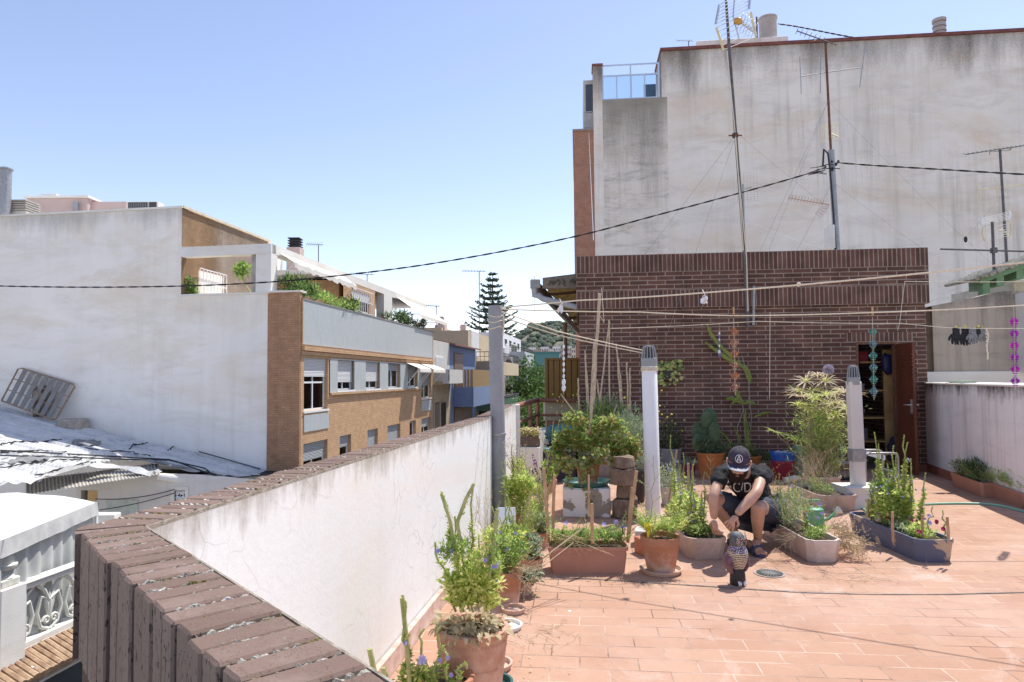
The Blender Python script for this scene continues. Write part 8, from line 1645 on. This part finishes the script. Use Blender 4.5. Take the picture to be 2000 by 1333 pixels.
# ================================================================== OWL DECOY
po = G(1441, 1142); owl = empty('owl_decoy', po, 'plastic owl decoy with purple wings and speckled breast on the tiles', 'owl', rz=radians(18))
def speck(name, a, b, sc, th, wave=False):
    t = NT(name); v = t.uv(kind='Object')
    if wave:
        wv = t.N('TexWave', {'Vector': v, 'Scale': sc, 'Distortion': 3.5, 'Detail': 3.0, 'Detail Scale': 3.0}, wave_type='BANDS', bands_direction='Z').outputs['Fac']; f = t.ramp(wv, th-.1, th+.1)
    else: f = t.ramp(t.N('TexVoronoi', {'Vector': v, 'Scale': sc}).outputs['Distance'], th-.08, th+.05)
    t.col(t.mix(f, a, b)); t.set(Roughness=.5); t.bump(f, .5, .004); return t.m
h_ = .375
def oval(z, rx, ry, cx=0, cy=0, n=24): return [Vector((cx+rx*cos(2*pi*k/n), cy+ry*sin(2*pi*k/n), z)) for k in range(n)]
def loft(rings, m, cap=True):
    n = len(rings[0]); vs = [p for r in rings for p in r]; m.add(vs, [(i*n+j, i*n+(j+1)%n, (i+1)*n+(j+1)%n, (i+1)*n+j) for i in range(len(rings)-1) for j in range(n)] + ([tuple(range(n))[::-1], tuple((len(rings)-1)*n+j for j in range(n))] if cap else []))
m = MB(); loft([oval(0,.048,.050), oval(.02,.052,.055), oval(.07,.050,.052), oval(.10,.044,.045), oval(.12,.036,.04)], m); m.build('stump_base', plain('dark_stump', (0.035,0.028,0.028), .6, .4, 20), owl, smooth=True)
m = MB()
for sx in (-1,1):
    for k in range(3): m.tube([(sx*.02+(k-1)*.009,-.046,.035),(sx*.02+(k-1)*.009,-.056,.018),(sx*.02+(k-1)*.009,-.054,.004)], [.004,.0045,.002], 6)
m.build('talons', plain('talon_white', (0.7,0.7,0.68), .5, bump=0), owl, smooth=True)
m = MB(); loft([oval(.095,.030,.03,0,0), oval(.12,.046,.044,0,-.004), oval(.16,.062,.056,0,-.008), oval(.20,.070,.062,0,-.008), oval(.235,.068,.058,0,-.004), oval(.262,.054,.048,0,0)], m); m.build('breast', speck('barred_breast', (0.62,0.52,0.38), (0.09,0.06,0.05), 26, .55, True), owl, smooth=True)
m = MB(); loft([oval(.222,.0695,.061,0,-.006), oval(.245,.064,.056,0,-.003), oval(.268,.05,.045)], m, False); m.build('ruff', speck('speckled_ruff', (0.75,0.74,0.74), (0.13,0.08,0.16), 120, .42), owl, smooth=True)
for sx in (-1,1):
    m = MB(); rings = []
    for i in range(9):
        t = i/8; z = .07+.185*t; w = .012+.030*sin(pi*min(1,t*1.02+.05)); rings.append([Vector((sx*(.012+.056*sin(pi*(.15+.75*t))) + w*.45*cos(a), .012+w*1.25*sin(a), z)) for a in [2*pi*k/16 for k in range(16)]])
    loft(rings, m); m.build('wing', plain('purple_wing', (0.16,0.06,0.10), .5, .4, 30, c2=(0.27,0.16,0.20), bump=.4), owl, smooth=True)
hd = empty('owl_head', (0,0,.262)); hd.parent = owl; hd.rotation_euler = (0,0,radians(14)); hd.scale = (.88,.88,.95)
m = MB(); loft([oval(0,.048,.046), oval(.012,.060,.054,0,-.004), oval(.045,.062,.056,0,-.004), oval(.075,.055,.05,0,0), oval(.095,.038,.036,0,.004), oval(.102,.014,.014,0,.004)], m); m.build('skull', plain('owl_grey', (0.11,0.12,0.125), .5, .35, 24, bump=.4), hd, smooth=True)
m = MB()
for sx in (-1,1): m.lathe([(.034,0),(.030,.008),(.012,.010),(0,.010)], n=20, M=Matrix.Translation((sx*.027,-.052,.043)) @ Matrix.Rotation(radians(sx*22), 4, 'Z') @ Matrix.Rotation(radians(90), 4, 'X'))
m.build('face_discs', speck('face_speckle', (0.55,0.52,0.50), (0.12,0.09,0.10), 140, .45), hd, smooth=True)
m = MB()
for sx in (-1,1): m.ball((sx*.025,-.064,.052), .0125, 14, 8)
m.build('eyes', plain('owl_eye_red', (0.28,0.08,0.05), .15, bump=0), hd, smooth=True); m = MB()
for sx in (-1,1): m.ball((sx*.0255,-.0735,.053), .0062, 10, 6)
m.build('pupils', plain('pupil', (0.01,0.01,0.01), .1, bump=0), hd, smooth=True)
m = MB(); m.tube([(0,-.058,.046),(0,-.074,.036),(0,-.072,.016)], [.009,.008,.001], 8); m.build('beak', M['black'], hd, smooth=True)
for sx in (-1,1): m = MB(); m.tube([(sx*.004,-.066,.054),(sx*.028,-.060,.076),(sx*.047,-.038,.104)], [.004,.006,.0015], 8); m.build('ear_tuft', plain('owl_brow', (0.22,0.23,0.23), .5, .2, 20), hd, smooth=True)

# ================================================================== THE MAN
man = empty('person', G(1465, 1070), 'crouching bearded man in black cap, black t-shirt and dark shorts tending the concrete trough', 'person'); man.location.z = 0
B0 = Vector(man.location); J = lambda x, y, Y: V(x, y, Y) - B0
def skinned(name, verts, edges, mat, parent, root=0, sub=2, disp=None):
    me = bpy.data.meshes.new(name); me.from_pydata([v[0] for v in verts], edges, []); o = bpy.data.objects.new(name, me); COL.objects.link(o); o.parent = parent
    md = o.modifiers.new('skin', 'SKIN'); md.use_smooth_shade = True; md.branch_smoothing = 0.6
    for i, v in enumerate(verts):
        r = v[1]; me.skin_vertices[0].data[i].radius = (r, r) if not isinstance(r, tuple) else r; me.skin_vertices[0].data[i].use_root = (i == root)
    s_ = o.modifiers.new('sub', 'SUBSURF'); s_.levels = sub; s_.render_levels = sub
    me.materials.append(mat)
    if disp:
        tx = bpy.data.textures.new(name+'_folds', 'CLOUDS'); tx.noise_scale = disp[1]; tx.noise_depth = 3; d_ = o.modifiers.new('folds', 'DISPLACE'); d_.texture = tx; d_.strength = disp[0]; d_.mid_level = .5
    return o
def skinmat():
    t = NT('skin'); v = t.uv(kind='Object'); f = t.noise(v, 22, 8, .7); t.col(t.mix(t.ramp(f, .3, .7), (0.50,0.285,0.20), (0.60,0.37,0.27))); t.set(Roughness=.5); t.p.inputs['Subsurface Weight'].default_value = .08; t.p.inputs['Subsurface Radius'].default_value = (.02,.008,.004); t.bump(t.noise(v, 140), .12, .002); return t.m
skm = skinmat()
pelvis = J(1482, 998, 5.78); waist = J(1474, 975, 5.70); chest = J(1455, 945, 5.50); neck = J(1450, 912, 5.34); shL_ = J(1411, 921, 5.40); shR_ = J(1492, 918, 5.44)
hipL = J(1462, 1004, 5.76); hipR = J(1502, 1000, 5.74); knL = J(1385, 968, 5.42); knR = J(1480, 990, 5.26); anL = J(1436, 1040, 5.66); anR = J(1480, 1056, 5.52); ftL = J(1436, 1052, 5.60); ftR = J(1477, 1072, 5.38)
elL = J(1393, 970, 5.20); wrL = J(1395, 1016, 5.22); elR = J(1478, 962, 5.14); wrR = J(1438, 1006, 5.06)
hc = J(1443, 904, 5.22)
bodyv = [(pelvis,.11),(waist,.095),(chest,.10),(neck,.065),(neck.lerp(hc,.45),.058), (hc+Vector((0,.02,-.01)),.07), (shL_,.040),(shL_.lerp(elL,.5),.044),(elL,.040),(elL.lerp(wrL,.35),.042),(wrL,.027),
         (shR_,.038),(shR_.lerp(elR,.5),.045),(elR,.042),(elR.lerp(wrR,.35),.044),(wrR,.028), (hipL,.09),(hipL.lerp(knL,.5),.075),(knL,.054),(knL.lerp(anL,.35),.055),(anL,.034),(hipR,.09),(hipR.lerp(knR,.5),.078),(knR,.058),(knR.lerp(anR,.35),.056),(anR.lerp(knR,.25),.038),(anR,.034),
         (ftL+Vector((0,-.06,-.005)),.03),(ftR+Vector((0,.03,.03)),.033),(ftR+Vector((0,-.05,.018)),.030)]
E_ = [(0,1),(1,2),(2,3),(3,4),(4,5),(2,6),(6,7),(7,8),(8,9),(9,10),(2,11),(11,12),(12,13),(13,14),(14,15),(0,16),(16,17),(17,18),(18,19),(19,20),(0,21),(21,22),(22,23),(23,24),(24,25),(25,26),(20,27),(26,28),(28,29)]
body = skinned('body', bodyv, E_, skm, man)
tee = plain('black_tshirt', (0.013,0.014,0.018), .85, .3, 10, bump=.25)
upL = shL_.lerp(elL,.62); upR = shR_.lerp(elR,.62)
skinned('t_shirt', [(pelvis+Vector((.015,.06,.06)),.15),(waist+Vector((.01,.03,.01)),.15),(chest,.158),(neck+Vector((0,.03,-.02)),.092),(shL_,.076),(upL,.060),(shR_,.078),(upR,.062),(chest.lerp(waist,.5)+Vector((.03,.02,.01)),.155)], [(0,1),(1,8),(8,2),(2,3),(2,4),(4,5),(2,6),(6,7)], tee, man, 0, 3, (.046,.045))
sho = plain('navy_shorts', (0.028,0.035,0.058), .85, .3, 7, bump=.3, c2=(0.06,0.075,0.115))
skinned('shorts', [(pelvis+Vector((0,.02,0)),.148),(hipL,.115),(hipL.lerp(knL,.45),.098),(hipL.lerp(knL,.80),.090),(hipR,.118),(hipR.lerp(knR,.45),.105),(hipR.lerp(knR,.80),.096)], [(0,1),(1,2),(2,3),(0,4),(4,5),(5,6)], sho, man, 0, 3, (.038,.05))
# head
tilt = Matrix.Rotation(radians(20), 4, 'X'); yaw = Matrix.Rotation(radians(-20), 4, 'Z'); roll = Matrix.Rotation(radians(6), 4, 'Y')
head = empty('head', hc); head.parent = man; head.matrix_basis = Matrix.Translation(hc) @ yaw @ roll @ tilt     # face looks along -y, tipped down
m = MB(); n = 32; rings = []
prof_ = [(-.118,.012,.030,-.052),(-.112,.030,.040,-.050),(-.095,.046,.056,-.036),(-.07,.058,.074,-.018),(-.04,.066,.088,-.006),(0,.073,.094,0),(.04,.076,.096,.002),(.075,.070,.088,.004),(.10,.050,.064,.006),(.115,.02,.028,.008)]
for z, rx, ry, cy in prof_: rings.append(oval(z, rx, ry, 0, cy, n))
loft(rings, m); m.v = [(x, y - (.012*math.exp(-((z+.03)/.05)**2)*math.exp(-(x/.03)**2) if y < 0 else 0), z) for x, y, z in m.v]; m.build('face', skm, head, smooth=True)
m = MB(); m.tube([(0,-.088,.012),(0,-.104,-.012),(0,-.112,-.030),(0,-.098,-.038)], [.007,.010,.014,.008], 10)
for sx in (-1,1): m.ball((sx*.011,-.100,-.034), .0085, 10, 6)
m.build('nose', skm, head, smooth=True)
for sx in (-1,1):
    m = MB(); m.tube([(sx*.074,.002,.022),(sx*.086,.012,.018),(sx*.088,.014,-.005),(sx*.080,.006,-.028),(sx*.074,.0,-.030)], [.006,.009,.009,.007,.005], 8); m.lathe([(.017,0),(.013,.004),(0,.003)], n=12, M=Matrix.Translation((sx*.075,.006,-.004)) @ Matrix.Rotation(radians(sx*80), 4, 'Y')); m.build('ear', skm, head, smooth=True)
    m = MB(); m.ball((sx*.030,-.082,.004), .0115, 12, 8); m.build('eye', plain('eye_white', (0.7,0.68,0.65), .2, bump=0), head, smooth=True)
    m = MB(); m.tube([(sx*.014,-.094,.020),(sx*.032,-.092,.024),(sx*.050,-.080,.019)], [.003,.005,.002], 6); m.build('eyebrow', M['black'], head)
m = MB(); m.tube([(-.022,-.090,-.058),(-.008,-.098,-.056),(.008,-.098,-.056),(.022,-.090,-.058)], [.003,.006,.006,.003], 8); m.build('lips', plain('lips', (0.42,0.17,0.13), .5, bump=0), head, smooth=True)
hairm = plain('dark_beard', (0.032,0.018,0.011), .85, .4, 60, bump=.8)
m = MB()
for k in range(2600):     # beard of short hairs over the jaw, chin, moustache and sideburns
    z = rn(-.125,-.030); a = rn(-1.45, 1.45); i = 0
    while i < len(prof_)-2 and prof_[i+1][0] < z: i += 1
    t = (z-prof_[i][0])/(prof_[i+1][0]-prof_[i][0]); t = max(0, min(1, t)); rx = prof_[i][1]*(1-t)+prof_[i+1][1]*t; ry = prof_[i][2]*(1-t)+prof_[i+1][2]*t; cy = prof_[i][3]*(1-t)+prof_[i+1][3]*t
    if z > -.048 and abs(a) < .75 and not (z < -.040 and abs(a) < .35): continue
    if z > -.066 and z < -.050 and abs(a) < .22: continue
    p = Vector((rx*sin(a), cy - ry*cos(a) - .006, z)); nrm = Vector((sin(a), -cos(a), -.5)); m.leaf(p, nrm+Vector((0,0,-.7))+jit(.4), rn(.012,.020), .0022, jit(1))
m.build('beard', leafm('beard_hair', (0.03,0.016,0.010), (0.075,0.04,0.022), 0), head, uvs=0)
m = MB(); rg = [oval(z, rx*1.03, ry*1.03, 0, cy+.006, n) for z, rx, ry, cy in prof_[4:8]]; loft(rg, m, False); m.v = [(x, max(y, -.004), z) for x, y, z in m.v]; m.build('hair', hairm, head, smooth=True)
# cap
cap = MB(); cr = []
for i in range(10):
    t = i/9*pi/2; cr.append([Vector((.084*cos(t)**.75*cos(a), .100*cos(t)**.75*sin(a)+.002, .030+.098*sin(t))) for a in [2*pi*k/n for k in range(n)]])
loft(cr, cap); capm = plain('cap_charcoal', (0.055,0.042,0.062), .85, .2, 14, bump=.2); capo = cap.build('cap', capm, head, smooth=True)
m = MB()
for k in range(6): a = 2*pi*k/6+pi/6; m.tube([(.0845*cos(t)**.75*cos(a), .1005*cos(t)**.75*sin(a)+.002, .0305+.0985*sin(t)) for t in [i/9*pi/2*.98 for i in range(10)]], .0012, 4)
m.ball((0,.002,.129), .007, 10, 5, (1,1,.5)); m.build('seams', M['black'], capo)
def brim(lo, hi, zoff, mat, name, rough=0):
    m = MB(); vs = []; NA, NR = 28, 8
    for i in range(NA+1):
        a = radians(-172 + 164*i/NA); e = 1 - abs(i/NA*2-1)**2.2
        for j in range(NR+1):
            r = lo + (hi-lo)*j/NR; rr = r*(.85+.15*e) + (rough*noise.noise(Vector((i*.6,2,0))) if j == 0 else 0); ex = rr*.086*e**.45; x = .083*cos(a)*(1+.08*rr*e); y = .099*sin(a)+.002 - ex; vs.append(Vector((x, y, .034 - .014*rr - .22*x*x/.083*1.2 + zoff)))
    for i in range(NA+1):
        for j in range(NR+1): v_ = vs[i*(NR+1)+j]; vs.append(v_ - Vector((0,0,.0028)))
    o_ = (NA+1)*(NR+1); q = lambda i, j: i*(NR+1)+j; fs = [(q(i,j), q(i,j+1), q(i+1,j+1), q(i+1,j)) for i in range(NA) for j in range(NR)] + [(o_+q(i,j), o_+q(i+1,j), o_+q(i+1,j+1), o_+q(i,j+1)) for i in range(NA) for j in range(NR)] + [(q(i,NR), o_+q(i,NR), o_+q(i+1,NR), q(i+1,NR)) for i in range(NA)]
    m.add(vs, fs); return m.build(name, mat, capo, smooth=True, angle=60)
brim(0, 1.0, 0, capm, 'peak'); brim(.70, 1.02, .0032, plain('worn_grey_edge', (0.40,0.40,0.42), .8, .1, 20), 'worn_peak_edge', .35)
# badge: circle and letter A
bm_ = plain('badge_white', (0.80,0.79,0.82), .6, bump=0); m = MB()
def capsurf(x, z): # point on the front of the cap
    s_ = min(.999, max(0, (z-.030)/.098)); t = math.asin(s_); rx = .084*cos(t)**.75; ry = .100*cos(t)**.75; xx = max(-.99, min(.99, x/rx)); return Vector((x, .002 - ry*sqrt(1-xx*xx) - .0015, z))
cz0 = .076; Rb = .026
m.tube([capsurf(Rb*cos(a), cz0+Rb*sin(a)*1.02) for a in [2*pi*k/32 for k in range(33)]], .0022, 6)
for a, b_ in (((-.014,-.017),(-.002,.020)), ((.002,.020),(.014,-.017)), ((-.010,-.006),(.010,-.006)), ((-.002,.020),(.002,.020)), ((-.017,-.018),(-.011,-.018)), ((.011,-.018),(.017,-.018))):
    m.tube([capsurf(a[0]+(b_[0]-a[0])*k/6, cz0+a[1]+(b_[1]-a[1])*k/6) for k in range(7)], .0026, 6)
m.ball(capsurf(0, cz0-.016), .0028, 8, 5); m.build('circled_letter_badge', bm_, capo)
# hands: palm and five skinned fingers each
def hand(wr, pdir, ndir, thumb, name='hand', curl=.9):
    """pdir along the palm, ndir palm normal (towards what it holds), thumb = side vector sign"""
    pd = pdir.normalized(); nn_ = (ndir - pd*ndir.dot(pd)).normalized(); sd = pd.cross(nn_)*thumb
    vs = [(wr,.024),(wr+pd*.035,.030),(wr+pd*.065,.026)]; es = [(0,1),(1,2)]
    for k in range(4):
        off = (1.5-k)*.019; b = wr+pd*.078+sd*off*1.05; L = [.034,.038,.035,.027][k]; d1 = (pd*.75+nn_*.55+sd*off*3).normalized(); d2 = (pd*.2+nn_*1.0).normalized(); d3 = (-pd*.25+nn_*1.0).normalized()
        c1 = curl + [0,.1,.0,.15][k]; i0 = len(vs); p1 = b+d1*L; p2 = p1+(d1.lerp(d2, c1)).normalized()*L*.72; p3 = p2+(d2.lerp(d3, c1)).normalized()*L*.55
        vs += [(b,.0105),(p1,.0095),(p2,.0088),(p3,.0072)]; es += [(2,i0),(i0,i0+1),(i0+1,i0+2),(i0+2,i0+3)]
    i0 = len(vs); b = wr+pd*.028+sd*.026; p1 = b+(pd*.55+sd*.55+nn_*.5).normalized()*.038; p2 = p1+(pd*.7+nn_*.7-sd*.15).normalized()*.030; vs += [(b,.0135),(p1,.0115),(p2,.0085)]; es += [(1,i0),(i0,i0+1),(i0+1,i0+2)]
    return skinned(name, vs, es, skm, man, 0, 2)
hand(wrL+Vector((0,0,.004)), J(1398,1042,5.20)-wrL, Vector((.5,.3,-.3)), -1)
hand(wrR+Vector((0,0,.0)), J(1422,1030,5.05)-wrR, Vector((-.5,.2,-.9)), 1)
# sandals with toes
sdm = plain('blue_sandal', (0.05,0.06,0.12), .5, .2, 14, bump=.1)
def foot(anchor, ry, nm):
    c = Vector((anchor.x, anchor.y, 0)); Mf = Matrix.Translation(c) @ Matrix.Rotation(ry, 4, 'Z'); Z0 = -B0.z
    sh = MB(); out = [(-.036,.13),(-.030,.155),(0,.165),(.030,.155),(.036,.13),(.034,.02),(.046,-.06),(.044,-.10),(.02,-.125),(-.015,-.125),(-.042,-.10),(-.048,-.06),(-.034,.02)]; vs = [Vector((x, y, z)) for z in (.002,.022) for x, y in out]; k_ = len(out); sh.add([Mf @ v_ for v_ in vs], [tuple(range(k_)), tuple(range(k_, 2*k_))[::-1]] + [(i, k_+i, k_+(i+1)%k_, (i+1)%k_) for i in range(k_)])
    s_ = sh.build('sandal', sdm, man); st_ = MB()
    for y0 in (-.05, -.012): st_.tube([Mf @ Vector((.046*cos(a), y0-.012*sin(a), .02+.058*sin(a))) for a in [pi*k/10 for k in range(11)]], .011, 8)
    st_.build('strap', sdm, s_, smooth=True)
    tm = MB()
    for k in range(5): x = -.034+.017*k; r_ = [.008,.0085,.009,.010,.0135][k if ry >= 0 else 4-k] ; tm.tube([Mf @ Vector((x*.8,-.06,.036)), Mf @ Vector((x,-.095,.034)), Mf @ Vector((x*1.03,-.118,.030))], [r_, r_*1.05, r_*.7], 8)
    tm.tube([Mf @ Vector((0,.12,.05)), Mf @ Vector((0,.05,.052)), Mf @ Vector((0,-.02,.048)), Mf @ Vector((0,-.07,.036))], [.034,.034,.036,.034], 12); tm.build('toes', skm, man, smooth=True)
foot(Vector((ftR.x, ftR.y+.02, 0)), radians(4), 'r'); foot(Vector((ftL.x, ftL.y+.05, 0)), radians(-10), 'l')
# lettering on the shirt front
def shirt_text():
    cu = bpy.data.curves.new('txt', 'FONT'); cu.body = 'AC/DC'; cu.size = .088; cu.align_x = 'CENTER'; cu.align_y = 'CENTER'; cu.extrude = .0; cu.resolution_u = 6; to = bpy.data.objects.new('txt', cu); COL.objects.link(to)
    dg = bpy.context.evaluated_depsgraph_get(); me = bpy.data.meshes.new_from_object(to.evaluated_get(dg)); bpy.data.objects.remove(to); return me
me = shirt_text(); bm = bmesh.new(); bm.from_mesh(me); bmesh.ops.triangulate(bm, faces=bm.faces); bmesh.ops.subdivide_edges(bm, edges=bm.edges, cuts=4, use_grid_fill=True); 
tx0 = J(1450, 954, 5.36); eye_ = C0 - B0; tuv = [(v.co.x, v.co.y*1.25) for v in bm.verts]
bpy.context.view_layer.update(); dg = bpy.context.evaluated_depsgraph_get()
tsh = [c for c in kids(man) if c.name.startswith('t_shirt')][0]; ev = tsh.evaluated_get(dg); d_ = Vector((0, 1, 0.0))
for v, (x, y) in zip(bm.verts, tuv):
    x2 = x*1.0; z2 = y*(1.0) + .55*x2*x2*3 ; d_ = (tx0 + Vector((x2, 0, z2)) - eye_).normalized(); ok, loc, nr, idx = ev.ray_cast(eye_, d_, distance=12); v.co = (loc - d_*.004) if ok else Vector((0, 0, -99))
bad = [v for v in bm.verts if v.co.z < -50]; bmesh.ops.delete(bm, geom=bad, context='VERTS')
long_ = [f for f in bm.faces if max(e.calc_length() for e in f.edges) > .03]; bmesh.ops.delete(bm, geom=long_, context='FACES')
bm.to_mesh(me); me.name = 'shirt_print'; me.materials.clear(); me.materials.append(plain('shirt_print', (0.62,0.60,0.60), .8, .1, 20, bump=0)); so_ = bpy.data.objects.new('shirt_print', me); COL.objects.link(so_); so_.parent = tsh
